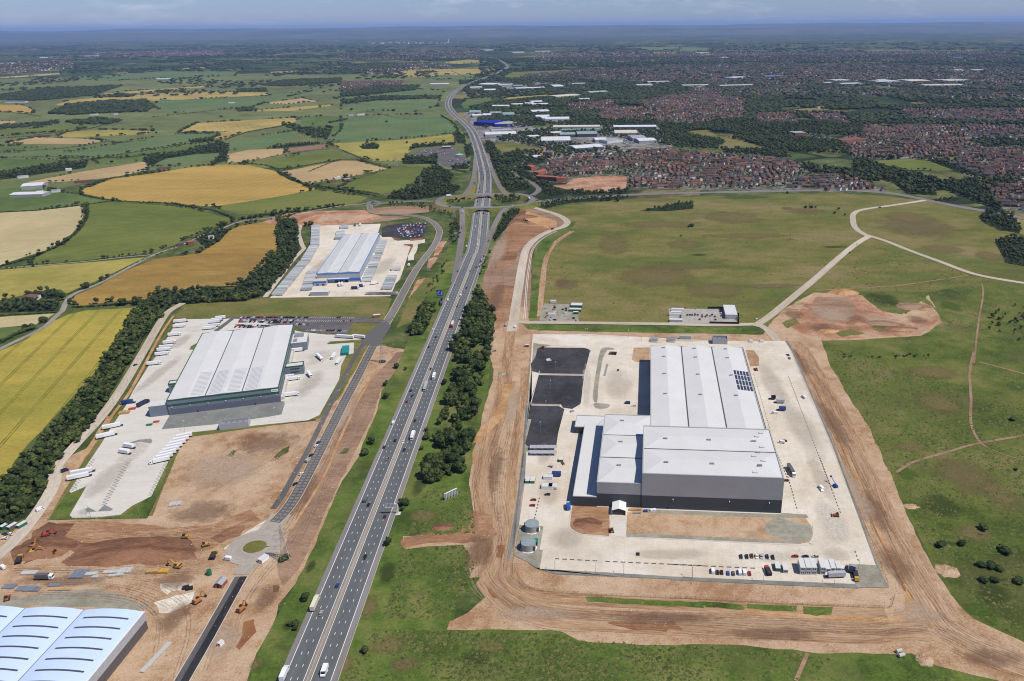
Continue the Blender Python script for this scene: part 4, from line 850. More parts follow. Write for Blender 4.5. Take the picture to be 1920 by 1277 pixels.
# side offices, gatehouse pods, plant room
def pod(x0,x1,y0,y1,h,trim=True,win=True,name='office_pod'):
    MB().box(x0,x1,y0,y1,0,h,tm=1,bottom=False).build(name,[M['slate'],M['roofw']],gb)
    if trim: rim(gb,x0-.1,x1+.1,y0-.1,y1+.1,h-.3,.6,1.0,M['green_t'])
    if win:
        for z in (3,6.4):
            if z+1.4 < h: MB().box(x0+(x1-x0)*.25,x1-(x1-x0)*.25,y0-.06,y0-.01,z,z+1.3).build('window',M['dglass'],gb)
pod(gw+.1,gw+17,59,69,9.6);pod(gw+.1,gw+16,123,150,10,False,False);pod(-10.5,-.1,50,58,9.5)
MB().box(gw+3,gw+12,139,147,10.0,12.2).build('roof_plant',M['steel'],gb);MB().box(gw+2,gw+6,126,134,10.0,10.8).build('roof_plant',M['steel'],gb)
MB().box(-16,-.1,1,12,0,11,tm=1,bottom=False).build('plant_room',[M['slate'],M['roofw']],gb)
MB().box(gw+.1,gw+3,4,55,0,3.6).box(gw+.1,gw+3,72,118,0,3.6).build('dock_apron',M['conc2'],gb)
ddm=MB().box(0,.1,0,3,1,4.6).mesh('dock_door',sol('white_dock_door',(.6,.6,.58),.5))
for k in range(20): inst('dock_door',ddm,gb,(gw+3.02,5+k*5+(17 if k > 9 else 0),0))
# louvred plant compound in front
pc=empty('plant_compound',(*G(412,808)[:2],Z4),R(12),'grey louvred plant compound with open frames in front of the green-trimmed warehouse','compound')
MB().box(0,24,0,.3,0,6).box(0,.3,.3,8,0,6).box(23.7,24,.3,8,0,6).box(0,24,8,8.3,0,6).build('screen_wall',M['clad_l'],pc)
for k in range(5): MB().box(.8+k*4.7,4.4+k*4.7,1.2,6.8,0,4.6).build('plant_unit',M['steel'],pc)
for k in range(6): MB().bar((.2+k*4.7,.2,6),(.2+k*4.7,8,6),.2).build('cross_beam',M['steel'],pc)
cy=empty('plant_compound',(*G(641,668)[:2],Z4),R(14),'teal roofed storage pen beside the depot trailers','compound')
MB().box(0,7,0,20,0,3.2,bottom=False).build('fence_panel',sol('teal_sheeting',(.01,.16,.17),.6),cy)
MB().box(-.2,7.2,-.2,20.2,3.2,3.4).build('roof',sol('teal_roof',(.015,.2,.2),.6),cy)
# ------------------------------------------------------------------ blue-trimmed shed
bb=empty('blue_trimmed_warehouse',tuple(G(594,513.7,14)[:2])+(0,),R(7.0),'long white roofed warehouse with bright blue trim among parked trailers','warehouse')
bwd,bl,bh=56.8,213,14.0
MB().box(0,bwd,0,bl,0,bh,bottom=False).build('wall',M['clad_l'],bb)
rim(bb,-.3,bwd+.3,-.3,bl+.3,bh-.7,.6,1.2,sol('blue_trim',(.06,.2,.5),.5))
bays(bb,.3,bwd-.3,.3,bl-.3,bh,2,1.8,'y',gut=.35)
rme2=MB().box(-5.6,5.6,-.55,.55,0,.1).mesh('rooflight',sol('pale_rooflight',(.40,.43,.44),.35,.5));tl=math.atan2(1.8,bwd/4)
for i,(f,sgn) in enumerate(((.125,-1),(.375,1),(.625,-1),(.875,1))):
    for k in range(38):
        x=.3+(bwd-.6)*f;o=inst('rooflight',rme2,bb,(x,5+k*5.5,bh+.9+.02));o.rotation_euler=(0,sgn*tl,0)
MB().box(bwd-14,bwd+.1,-.3,-.02,2.5,6).build('blue_panel',M['blue_t'],bb)
MB().box(14,bwd-14.1,-3,-.02,4.5,6.5,tm=1).build('front_canopy',[M['blue_t'],M['white']],bb)
for x in (22.5,29,35.5): MB().box(x,x+5,-.2,-.03,0,4.4).build('loading_door',M['black'],bb)
MB().box(-3.5,13.5,-12,-.05,0,7.5,tm=1,bottom=False).build('front_office',[M['clad_l'],sol('buff_roof',(.50,.42,.34),.8)],bb)
MB().box(-3.6,13.6,-12.1,-12.02,4.6,6.8).build('blue_band',M['blue_t'],bb)
MB().box(0,3.6,-12.15,-12.03,.3,3.6).build('blue_door',M['blue_t'],bb)
MB().box(8,11,-12.15,-12.03,0,3).build('office_door',M['black'],bb)
MB().box(bwd+.05,bwd+2.2,2,bl-30,0,3.5).build('dock_apron',M['white'],bb)
gp=empty('gatehouse',(*G(582,556)[:2],Z4),R(3),'low grey flat roofed block at the front of the blue shed yard','building')
MB().box(0,23,0,9,0,5.4,tm=1,bottom=False).build('wall',[M['clad_l'],M['roofw']],gp);rim(gp,-.1,23.1,-.1,9.1,5.3,.4,.4,M['white'])
# ------------------------------------------------------------------ arched-roof shed (bottom left)
ab=empty('arched_roof_warehouse',(-259.1,353.7,0),R(-2.8),'white arched roof warehouse with dark curved rooflights, cut by the bottom corner','warehouse')
ah=12.6;bay=35.6;arise=1.7;dep_=130
def arch(u): return ah+arise*(1-(2*u/bay-1) ** 2)
for b in range(4):
    mb=MB();n=14;x0=-(b+1)*bay
    for i in range(n):
        u,v=bay*i/n,bay*(i+1)/n;mb.face([(x0+u,-dep_,arch(u)),(x0+v,-dep_,arch(v)),(x0+v,0,arch(v)),(x0+u,0,arch(u))])
        mb.face([(x0+v,0,ah-.3),(x0+u,0,ah-.3),(x0+u,0,arch(u)),(x0+v,0,arch(v))])
    o=mb.build('roof',M['roofb'],ab)
    for p in o.data.polygons: p.use_smooth=False
    if b: MB().box(-b*bay-.3,-b*bay+.3,-dep_,0,ah-.02,ah+.12).build('valley_gutter',M['steel'],ab)
    for k in range(14):
        mb=MB();n=10;y=-7-k*7.6-b*.4
        for i in range(n):
            u,v=4.4+26.6*i/n,4.4+26.6*(i+1)/n
            mb.face([(x0+u,y-.55,arch(u)+.1),(x0+v,y-.55,arch(v)+.1),(x0+v,y+.55,arch(v)+.1),(x0+u,y+.55,arch(u)+.1)])
        mb.build('rooflight',M['rlight_d'],ab)
MB().box(-4*bay,0,-dep_,0,0,6.5,bottom=False).build('lower_wall',sol('dark_brown_grey_wall',(.10,.09,.085),.6,lines=(1.1,.15,1)),ab)
MB().box(-4*bay-.05,.05,-dep_,.05,6.5,ah,bottom=False).build('upper_wall',sol('silver_panel_wall',(.36,.37,.40),.35,.5,lines=(1.1,.15,1)),ab)
MB().box(-.05,.4,-dep_,.3,ah-.5,ah+.25).build('eaves_gutter',M['white'],ab)
# ------------------------------------------------------------------ tanks and small blocks in the right yard
for px,lab in (((1000,1003),'farther round steel water tank by the corner of the concrete yard'),((993,1038),'nearer round steel water tank by the corner of the concrete yard')):
    c=G(px[0]-2,px[1]-9);e=empty('water_tank',(c.x,c.y,Z4),0,lab,'tank','round tanks by the yard corner')
    MB().cyl((0,0),4.9,0,5.2,28,cap=False).build('tank_shell',sol('tank_steel',(.33,.33,.31),.35,.5,metal=.25),e)
    MB().cyl((0,0),5.0,5.2,5.35,28).cyl((0,0),4.6,5.35,5.6,28,r1=1.0).build('tank_roof',sol('tank_roof_grey',(.22,.265,.265),.5),e)
    MB().box(-5.4,-4.6,-.4,.4,0,6).build('ladder',M['gutter'],e);MB().cyl((0,0),5.6,0,.25,12).build('base_slab',M['white'],e)
    MB().box(3.6,4.9,-3.9,-2.8,1,4).build('control_box',M['gutter'],e)
c=G(1001,1021);e=empty('pump_house',(c.x,c.y,Z4),R(-4),'small green pump house between the two round tanks','building')
MB().box(-2.6,2.6,-2,2,0,3.0).build('wall',sol('dark_green_wall',(.012,.05,.05),.6),e);MB().box(-2.8,2.8,-2.2,2.2,3.0,3.2).build('roof',sol('teal_green_roof',(.005,.19,.14),.5),e)
c=G(1336,646);e=empty('plant_block',(c.x,c.y,Z4),RA,'grey open topped plant block behind the far end of the pale shed','building')
MB().box(0,16,0,.3,0,6.6).box(0,.3,.3,9,0,6.6).box(15.7,16,.3,9,0,6.6).box(0,16,9,9.3,0,6.6).build('screen_wall',M['clad_l'],e)
for k in range(3): MB().box(.8+k*5,5+k*5,1,8,0,5).build('plant_unit',M['slate'],e)
def shelter(px,lab,n=3):
    c=G(*px);e=empty('rack_shelter',(c.x,c.y,Z4),RA,lab,'shelter','shelters behind the pale shed')
    for k in range(n): MB().box(0,9,k*4.2,k*4.2+2.6,2.4,2.6).build('roof',M['steel'],e)
    for k in range(n):
        for x in (.2,8.6): MB().box(x,x+.2,k*4.2+1.2,k*4.2+1.4,0,2.4).build('post',M['steel'],e)
shelter((1219,643),'open cycle shelter in rows behind the pale shed, beside the wider stack of trailers');shelter((1252,643),'open cycle shelter in rows behind the pale shed, next to the silver container')
c=G(1274,637);e=empty('container',(c.x,c.y,Z4),RA,'long silver container on the far edge of the concrete yard','container');MB().box(0,12.5,0,3,.15,4).build('body',M['clad_l'],e);MB().box(.3,12.2,.2,2.8,0,.15).build('base_frame',M['gutter'],e)
# ------------------------------------------------------------------ foliage
def leafmat(name,lo,mid,hi):
    m,nt,b=mat0(name,.75,.15);L=nt.links.new
    t=nod(nt,'ShaderNodeTexCoord');n=nod(nt,'ShaderNodeTexNoise',Scale=1.1,Detail=3.0,Roughness=.7);L(t.outputs['Object'],n.inputs['Vector'])
    a=nod(nt,'ShaderNodeAttribute',attribute_name='tint');oi=nod(nt,'ShaderNodeObjectInfo')
    v=math_(nt,'ADD',math_(nt,'MULTIPLY',n.outputs[0],.45),math_(nt,'MULTIPLY',math_(nt,'ADD',a.outputs['Fac'],math_(nt,'MULTIPLY',oi.outputs['Random'],.5)),.55))
    r=ramp(nt,[(.15,lo),(.5,mid),(.9,hi)]);L(v,r.inputs[0]);L(r.outputs[0],b.inputs['Base Color'])
    return m
M['leaf']=leafmat('tree_leaves',(.009,.017,.006),(.019,.035,.009),(.078,.097,.025))
M['leaf_far']=leafmat('distant_leaves',(.009,.016,.006),(.016,.028,.009),(.046,.062,.019))
M['leaf_hedge']=leafmat('hedge_leaves',(.014,.025,.008),(.026,.044,.012),(.055,.074,.02))
M['bark']=sol('bark',(.09,.07,.05),.9)
nr_=np.random.RandomState(3)
def ico(sub=0):
    t=(1+5 ** .5)/2
    v=[(-1,t,0),(1,t,0),(-1,-t,0),(1,-t,0),(0,-1,t),(0,1,t),(0,-1,-t),(0,1,-t),(t,0,-1),(t,0,1),(-t,0,-1),(-t,0,1)]
    f=[(0,11,5),(0,5,1),(0,1,7),(0,7,10),(0,10,11),(1,5,9),(5,11,4),(11,10,2),(10,7,6),(7,1,8),(3,9,4),(3,4,2),(3,2,6),(3,6,8),(3,8,9),(4,9,5),(2,4,11),(6,2,10),(8,6,7),(9,8,1)]
    v=[np.array(p)/np.linalg.norm(p) for p in v]
    for _ in range(sub):
        c={};nf=[]
        def mid(a,b):
            k=(min(a,b),max(a,b))
            if k not in c: q=v[a]+v[b];v.append(q/np.linalg.norm(q));c[k]=len(v)-1
            return c[k]
        for a,b,d in f: x,y,z=mid(a,b),mid(b,d),mid(d,a);nf += [(a,x,z),(b,y,x),(d,z,y),(x,y,z)]
        f=nf
    return np.array(v),np.array(f)
I0,I1=ico(0),ico(1)
def crown(seed,lobes,sub,leaves,wide=.42,z0=.18):
    """a crown of unit height standing at the origin: ragged lobes and loose leaf clumps"""
    r=np.random.RandomState(seed);V=[];T=[];n=0;bv,bf=(I1 if sub else I0)
    cen=[]
    for k in range(lobes):
        a=r.uniform(0,6.283);d=wide*(r.uniform(.0,.62) if k else 0);zc=r.uniform(z0+.16,.78) if k else .55
        rad=wide*r.uniform(.38,.62)*(1 if k else 1.2);zc=min(zc,1-rad*.85);cen.append((d*math.cos(a),d*math.sin(a),zc,rad))
        dis=1+r.uniform(-.28,.28,(len(bv),1));V.append(bv*dis*rad*np.array([1,1,.85])+np.array([d*math.cos(a),d*math.sin(a),zc]));T.append(bf+n);n += len(bv)
    for k in range(leaves):
        c=cen[r.randint(len(cen))];u=r.normal(size=3);u/= np.linalg.norm(u);u[2]=abs(u[2]) if r.rand() < .7 else u[2]
        p=np.array(c[:3])+u*c[3]*np.array([1,1,.85])*r.uniform(.95,1.2);s=wide*r.uniform(.10,.22)
        e1=r.normal(size=3);e1/= np.linalg.norm(e1);e2=np.cross(e1,r.normal(size=3));e2/= np.linalg.norm(e2)
        V.append(np.array([p-e1*s,p+e2*s,p+e1*s,p-e2*s*.8]));T.append(np.array([[0,1,2],[0,2,3]])+n);n += 4
    return np.concatenate(V),np.concatenate(T)
HI=[crown(10+k,9,1,130,wide=(.46,.40,.50,.36,.44,.52)[k]) for k in range(6)]
L1=[crown(30+k,6,0,46,wide=.46) for k in range(6)]
L2=[crown(50+k,2,0,7,wide=.56) for k in range(7)]
L3=[crown(70+k,2,0,0,wide=.7) for k in range(4)]
BUSH=[crown(90+k,4,0,16,wide=.62,z0=-.1) for k in range(4)]
def merge(items,lib):
    """items: (x, y, z, height, widthfactor, tint) -> one mesh of copies"""
    Vs=[];Ts=[];Ti=[];n=0
    for k,(x,y,z,h,w,t) in enumerate(items):
        v,f=lib[k % len(lib)];a=nr_.uniform(0,6.283);c,s=math.cos(a),math.sin(a)
        q=np.empty_like(v);q[:,0]=(v[:,0]*c-v[:,1]*s)*h*w+x;q[:,1]=(v[:,0]*s+v[:,1]*c)*h*w+y;q[:,2]=v[:,2]*h+z
        Vs.append(q);Ts.append(f+n);n += len(v);Ti.append(np.full(len(v),t))
    return np.concatenate(Vs),np.concatenate(Ts),np.concatenate(Ti)
def wpoly(px): return [(p.x,p.y) for p in W2(px)]
TREES=[]   # (x, y, h, wf, zone, single)
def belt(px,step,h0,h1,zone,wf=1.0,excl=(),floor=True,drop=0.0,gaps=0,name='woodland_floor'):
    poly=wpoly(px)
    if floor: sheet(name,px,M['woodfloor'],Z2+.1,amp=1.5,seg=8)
    for x,y in scatter(poly,step,.5,excl):
        if rng.random() < drop: continue
        gp=mnoise.noise(Vector((x*.045,y*.045,4)))
        if gaps and gp < gaps: continue
        TREES.append((x,y,rng.uniform(h0,h1)*(.8+.5*mnoise.noise(Vector((x*.06,y*.06,8)))+.15*rng.random()),wf*rng.uniform(.85,1.25),zone,False))
LB='leafy young tree in the dense belt beside the yellow field'
RB='dark broadleaf tree in the belt beside the motorway hard shoulder'
belt([(524,407),(555,405),(560,440),(561,470),(545,500),(520,530),(500,552),(460,565),(400,568),(352,570),(325,570),(300,598),(268,640),(243,680),(213,730),(178,790),(148,830),(108,870),(78,930),(58,962),(20,985),(-40,990),(-40,930),(0,905),(25,885),(50,850),(110,790),(180,700),(225,625),(252,585),(288,555),(330,548),(400,542),(440,542),(480,512),(520,472),(519,440)],4.8,5,9.5,LB,gaps=-.42)
belt([(880,580),(905,576),(926,590),(924,640),(914,680),(905,730),(890,790),(880,850),(872,905),(838,912),(804,905),(800,880),(812,830),(826,795),(848,740),(855,700),(850,655),(872,600)],5.2,5.5,12.5,RB,drop=.05,gaps=-.17,floor=False)
belt(Q('B3',(1475,200),(1490,150),(1530,80),(1560,20),(1600,0),(1640,40),(1630,110),(1590,200),(1560,235),(1490,240)),5.2,6,10,'round crowned tree in the clump on the verge facing the signposted slip road')
belt(Q('A5',(825,960),(870,850),(910,805),(945,830),(930,900),(890,960)),5.5,6,10,'round crowned tree in the clump on the verge facing the signposted slip road',floor=False)
belt(Q('A5',(1275,440),(1320,340),(1370,285),(1415,275),(1420,300),(1370,350),(1310,430),(1285,460)),5.5,5,9,'bushy tree on the bank beside the right slip road')
belt(Q('A5',(1165,770),(1190,720),(1210,760),(1260,830),(1270,960),(1100,960),(1130,850)),5.6,6,11,RB)
belt(Q('A5',(1190,600),(1240,500),(1260,520),(1215,640),(1195,700)),7,3,6,'low scrub bush beside the right slip road',floor=False)
belt(Q('A5',(890,760),(940,660),(990,580),(1040,540),(1050,560),(1010,640),(960,720),(930,770)),7.5,2.5,6,'low scrub bush on the bank left of the motorway',floor=False,drop=.25)
belt(Q('A5',(1020,390),(1060,330),(1085,340),(1090,420),(1060,480),(1030,460)),7,4,8,'bushy tree on the bank beside the left slip road',floor=False)
belt(Q('A5',(640,252),(720,240),(900,250),(1000,278),(1060,300),(1040,325),(960,300),(850,268),(700,262)),8,3,7,'bushy tree beside the road west of the roundabout',floor=False)
belt(Q('A5',(1000,240),(1050,214),(1150,206),(1145,225),(1080,240),(1030,252)),8,4,8,'tree inside the roundabout',floor=False,drop=.2)
belt(Q('A5',(1275,205),(1400,198),(1430,220),(1400,242),(1340,246),(1280,225)),6.5,5,9,'tree inside the roundabout',floor=False)
belt(Q('A5',(680,218),(720,182),(830,165),(880,60),(960,35),(1050,85),(1030,130),(1090,160),(1040,192),(940,212),(800,226)),7,6,11,'tree in the copse northwest of the roundabout')
belt(Q('A5',(1290,40),(1330,20),(1376,60),(1390,98),(1465,130),(1480,160),(1400,178),(1345,176),(1310,120)),7,6,11,'tree in the copse northeast of the roundabout')
belt(Q('E9',(220,130),(400,70),(330,150),(480,245),(640,340),(800,440),(1000,480),(1600,475),(1900,445),(1900,505),(1000,530),(700,535),(610,480),(560,390),(400,290),(250,225)),7,5,10,'tree in the strip below the red brick flats')
belt(Q('E9',(480,655),(600,605),(900,590),(1250,570),(1500,550),(1900,540),(1900,570),(1600,610),(1200,618),(800,690),(680,720)),7.5,4,8,'bushy tree below the dual carriageway')
belt(Q('B1',(232,272),(300,258),(400,235),(470,232),(465,262),(360,272)),7,3.5,6.5,'dark bush in the long thicket on the grassland')
belt(Q('B1',(1718,295),(1770,262),(1840,290),(1905,335),(1900,368),(1810,355),(1740,320)),8,5,9,'tree in the thicket at the right edge of the grassland')
belt(Q('B1',(1790,405),(1860,385),(1960,385),(1960,520),(1840,500),(1810,440)),8,5,9,'tree in the thicket at the right edge of the grassland')
belt(Q('B1',(1750,770),(1780,720),(1850,680),(1960,680),(1960,900),(1850,800),(1770,825)),11,3,6.5,'round bush among the scattered scrub at the right edge',floor=False,drop=.3)
belt(Q('D5',(0,110),(150,130),(350,200),(560,250),(900,330),(1000,370),(1200,360),(1500,340),(1800,330),(1920,400),(1640,420),(1500,460),(1640,640),(1500,640),(1300,560),(1050,460),(900,470),(950,520),(600,500),(460,380),(350,350),(200,300),(0,210)),8.5,8,14,'tall tree in the wooded corridor beyond the grassland')
belt(Q('D5',(880,580),(1000,545),(1180,560),(1190,590),(1000,590)),8,4,7,'tall tree in the wooded corridor beyond the grassland',floor=False)
for q in (Q('D5',(820,120),(1000,130),(1250,230),(1500,310),(1400,300),(1200,260),(960,170)),Q('D5',(1440,750),(1640,640),(1800,760),(1900,900),(1800,930),(1640,880))): belt(q,9,6,12,'tall tree in the wooded corridor beyond the grassland')
# far copses and woods on the left
for q,h in ((Q('A1',(275,640),(380,592),(480,582),(600,572),(820,566),(868,600),(830,628),(600,638),(400,648)),12),(Q('A1',(360,690),(560,662),(700,682),(600,700),(420,700)),10),(Q('A1',(592,547),(700,532),(768,537),(720,550)),10),
             (Q('A1',(1340,610),(1420,606),(1428,625),(1340,628)),10),(Q('A1',(1460,480),(1600,452),(1920,440),(1920,465),(1600,488)),11),(Q('A1',(1590,690),(1640,700),(1700,720),(1858,728),(1830,790),(1760,780),(1680,742),(1600,710)),11),
             (Q('A1',(1500,836),(1600,814),(1800,800),(1798,810),(1600,832)),8),(Q('A1',(1064,792),(1200,778),(1208,795),(1070,803)),9),(Q('A1',(-40,708),(330,682),(330,700),(-40,735)),9),(Q('A1',(880,512),(950,508),(950,522),(890,522)),9),(Q('A1',(1332,502),(1500,497),(1500,517),(1340,518)),9),
             (Q('A1',(800,905),(860,868),(1000,862),(1240,795),(1290,830),(1270,905),(1180,935),(1250,860),(1100,868),(940,892),(850,930)),9),(Q('A1',(-40,540),(190,505),(700,480),(520,540),(190,570),(-40,560)),10),(Q('A1',(720,402),(810,402),(805,412),(725,412)),9),(Q('A1',(1170,378),(1400,362),(1400,385),(1180,390)),10),
             (Q('A2',(0,522),(200,484),(440,484),(420,508),(100,538),(0,545)),12),(Q('A2',(0,566),(200,546),(560,540),(560,555),(200,566),(0,588)),11),(Q('A2',(102,826),(150,808),(214,816),(208,838),(120,838)),9),(Q('A2',(372,850),(400,818),(640,806),(640,816),(420,832)),9),(Q('A2',(340,892),(400,882),(540,880),(530,920),(350,925)),9),
             (Q('A2',(640,745),(695,762),(700,808),(655,808)),9),(Q('A2',(692,842),(728,812),(736,870),(704,888)),9),(Q('A2',(622,932),(700,925),(718,950),(622,955)),8),(Q('A2',(490,880),(540,870),(540,925),(495,925)),12),(Q('A2',(422,402),(520,400),(548,408),(430,412)),9),(Q('A2',(750,418),(830,416),(820,430),(755,430)),8),
             (Q('A2',(812,800),(850,802),(890,860),(885,920),(930,965),(870,960),(830,870)),10),(Q('A2',(0,380),(380,368),(380,384),(60,396)),11),(Q('A4',(0,70),(150,55),(380,20),(500,10),(480,45),(300,70),(60,105),(0,112)),10),(Q('A4',(0,800),(150,790),(340,805),(330,850),(0,860)),9),
             (Q('A4',(150,755),(240,742),(330,740),(340,780),(240,785),(150,775)),9),(Q('A4',(1100,450),(1180,405),(1250,390),(1282,405),(1240,450),(1160,495),(1130,470)),8)):
    zn='tree in a copse among the fields'
    d=sum(p.y for p in W2(q))/len(q);belt(q,7.0 if d < 1600 else 9.5 if d < 2600 else 14,h*.7,h*1.15,zn,wf=1.0 if d < 2600 else 1.5,floor=d < 2600)
for mk,px in FIELDS:
    P_=W2(px);cy=sum(p.y for p in P_)/len(P_)
    if cy < 900: continue
    st=7 if cy < 1500 else 13 if cy < 3000 else 24
    for p in rough_edge(P_,st,0):
        if mnoise.noise(Vector((p.x*.008,p.y*.008,6))) > (.05 if cy < 1500 else-.05) and rng.random() < .8: TREES.append((p.x+rng.uniform(-2,2),p.y+rng.uniform(-2,2),rng.uniform(3,9)*(1 if cy < 3000 else 1.2),rng.uniform(1.0,1.5)*(1 if cy < 1500 else 1.5),'far',False))
# single trees
def tr(ref,pts,h,lab,wf=1.1):
    for i,(a,b,*k) in enumerate(pts):
        p=G(*Q1(ref,a,b));TREES.append((p.x,p.y,k[0] if k else h,wf*rng.uniform(.9,1.15),lab,True))
tr('A4',[(690,820,11),(780,815,10)],10,'large round tree in the hedge between the russet field and the yellow field',1.2)
tr('A4',[(575,680),(608,662),(485,725,9)],7.5,'dark round tree beside the country lane',1.25)
tr('A4',[(245,918,9),(180,945,8),(150,955,7)],8,'dark tree beside the lane at the left edge',1.3)
tr('A4',[(350,790,14)],14,'tall dark tree towering over the white lane cottage',.9)
tr('A4',[(1245,378),(1268,370),(490,262,9),(492,300,7),(488,335,7),(455,360,7),(445,385,7)],7.5,'hedgerow tree between the green and pale fields',1.2)
tr('A4',[(1370,335),(1410,330),(1440,325),(1470,322),(1540,312,9),(1600,308),(1640,302),(1680,298)],7,'roadside tree along the lane below the golden field',1.2)
tr('B3',[(1375,480),(1440,495),(1290,615),(1290,705),(1190,1045,6.5),(1135,1128,6),(1300,590,4)],5,'round bush on the grass verge left of the motorway',1.2)
tr('B3',[(1735,602,6),(1605,1010,5),(1560,1092,4.5),(1595,955,4)],5,'round bush on the grass verge right of the motorway',1.2)
tr('B5',[(1095,272,6),(1090,300,4),(1005,495,5.5),(870,1112,4.5)],5,'round bush on the verge near the overhead sign gantry',1.2)
tr('B5',[(525,812,4.5),(470,985,3.5),(440,960,3),(480,955,3)],4,'small bush on the left verge near the cream lorry',1.4)
tr('B5',[(412,580,2.6),(425,572,2.4),(400,585,2.2)],2.5,'low green scrub round the pylon foot',2.2)
tr('B3',[(1270,438,2.5),(1255,436,2.2),(1285,437,2.2)],2.4,'low green scrub round the farther pylon foot',2.0)
tr('C6',[(915,690,4),(925,685,3.4),(755,755,3.6),(835,750,3.6),(1005,780,4),(995,770,3.4),(1045,460,2.6),(1030,265,3)],4,'dark bush on the rough grass at the right edge',1.9)
tr('C6',[(910,830,3.2),(945,832,3.6),(975,845,3),(920,890,3),(960,892,2.8),(1060,895,3)],3,'dark bush in the row on the rough grass near the bottom right',2.2)
tr('B1',[(460,340,5),(450,342,4),(415,383,3.5),(985,258,5),(962,258,5),(1005,258,5),(1105,265,5),(1090,282,4),(1135,290,4)],4.5,'lone bush on the open grassland',1.5)
tr('B1',[(65,228,7),(98,226,9),(135,230,10),(880/1,196,6)],8,'tree on the edge of the grassland by the dual carriageway',1.0)
tr('E6',[(588,190,8),(668,180,8)],8,'round tree by the corner of the blue shed yard',1.2)
tr('A2',[(254,690,9),(370,806,7),(272,948,9),(545,600,13),(630,420,10),(540,450,10)],9,'lone tree standing in the fields left of the motorway',1.2)
tr('A1',[(440,728,12),(852,718,9),(880,752,7),(525,808,9),(270,885,9),(370,895,9),(448,850,7),(400,860,8),(480,820,6),(1760,702,8),(715,885,9),(1242,660,9)],9,'lone tree standing in the patchwork of far fields',1.3)
tr('D3',[(510,690,12),(480,680,10),(545,690,10),(1140,740,7),(840,800,7),(900,810,7),(960,800,8),(1040,790,9)],8,'tree round the car park of the service area',1.3)
# hedges: each a thing
def hedge(px,label,h=2.6,step=3.2,wf=1.0,trees=0):
    p=resample(smooth([(*G(x,y)[:2],0) for x,y in px],8),step);d=p[len(p) // 2].y
    it=[(q.x+rng.uniform(-.7,.7),q.y+rng.uniform(-.7,.7),0,h*rng.uniform(.6,1.35),1.5*wf,rng.random()) for q in p]
    V,T,ti=merge(it,BUSH if d < 1500 else L2 if d < 2600 else L3)
    o=link(bpy.data.objects.new('hedge',np_mesh('hedge',V,T,M['leaf_hedge'],ti)));tag(o,label,'hedge',None)
    for q in p:
        if rng.random() < trees: TREES.append((q.x,q.y,rng.uniform(5,9),rng.uniform(.9,1.3),'tree growing out of a field hedge',False))
hedge(Q('A4',(455,165),(470,200),(620,228),(800,240),(960,248),(1100,268),(1210,290),(1320,333)),'dark hedge between the golden field and the green field',3.4,trees=.08)
hedge(Q('A4',(488,250),(490,320),(445,395),(350,472),(240,525),(150,560),(0,600)),'hedge curving along the edge of the pale barley field',3,trees=.05)
hedge(Q('A4',(1345,338),(1440,320),(1570,300),(1690,290),(1800,275),(1940,250)),'hedge along the lane below the golden field',3,trees=.1)
hedge(Q('A4',(1545,55),(1640,112),(1690,126),(1800,150),(1940,172),(2080,200)),'hedge between the golden field and the tan field',3,trees=.06)
hedge(Q('A4',(860,62),(840,78),(640,100),(470,150)),'hedge along the far edge of the golden field',2.8)
hedge(Q('A4',(0,293),(200,284),(480,252),(610,234)),'thin hedge along the far edge of the pale barley field',2.0)
hedge(Q('A4',(440,832),(560,822),(660,817),(830,796)),'hedge between the russet field and the yellow field',3.2)
hedge(Q('A4',(370,760),(480,712),(560,690),(700,612),(850,545)),'low hedge along the country lane',1.5)
hedge(Q('A4',(880,535),(1000,488),(1150,412),(1240,378),(1350,342)),'low roadside hedge above the russet field',1.6)
hedge(Q('A4',(850,530),(700,543),(500,566),(200,594),(0,608)),'low hedge along the side lane by the green field',1.5)
hedge(Q('A5',(70,70),(110,84),(210,138),(340,160),(480,178),(620,205)),'hedge below the farm among the tan and green fields',3.2,trees=.1)
hedge(Q('A5',(70,62),(240,30),(420,0)),'hedge above the tan field by the farm',2.6)
hedge(Q('A5',(400,165),(560,182),(640,197)),'hedge below the bright green field by the farm',3)
hedge(Q('A5',(230,70),(400,5),(520,5),(700,48)),'hedge along the top of the tan field',2.5)
hedge(Q('A1',(1340,918),(1480,930),(1560,950),(1640,945),(1920,900)),'hedge below the long green field',3,trees=.06)
hedge(Q('A1',(1500,888),(1720,852),(1850,840)),'hedge between the bare field and the green field',2.6)
hedge(Q('A1',(1005,745),(1200,745),(1280,742)),'hedge row with gaps below the striped gold field',2.6)
hedge(Q('A1',(1270,785),(1400,742),(1560,715),(1660,692)),'hedge along the gold field toward the copse',2.8)
hedge(Q('A1',(0,890),(280,884),(500,892),(800,852),(1100,805),(1260,780)),'long hedge winding through the blue-green fields',3,5,trees=.08)
hedge(Q('A1',(0,855),(200,848),(420,830),(600,800),(700,805),(830,790)),'hedge with trees through the far left pastures',3.2,5,trees=.12)
hedge(Q('A1',(0,780),(150,768),(280,752),(450,735),(570,710)),'hedge above the tan stubble at far left',3,6,trees=.08)
hedge(Q('A1',(150,950),(300,925),(480,905),(600,890),(700,890),(840,872)),'thick hedge of trees above the pale strip field',5,4.5,trees=.2)
hedge(Q('A1',(0,630),(120,640),(230,655)),'hedge below the far left gold field',3,7)
hedge(Q('A1',(850,660),(1000,645),(1230,620),(1440,610)),'hedge across the middle of the patchwork',3,7,trees=.1)
hedge(Q('A2',(0,625),(180,632),(300,660),(430,672),(600,660)),'hedge through the big blue-green field',2,8)
hedge(Q('A2',(560,650),(640,700),(660,750),(690,800),(720,860)),'hedge between the big green field and the motorway',3.5,5,trees=.1)
hedge(Q('A2',(0,845),(80,880),(160,915),(260,930)),'hedge at the foot of the yellow-green field',3,5)
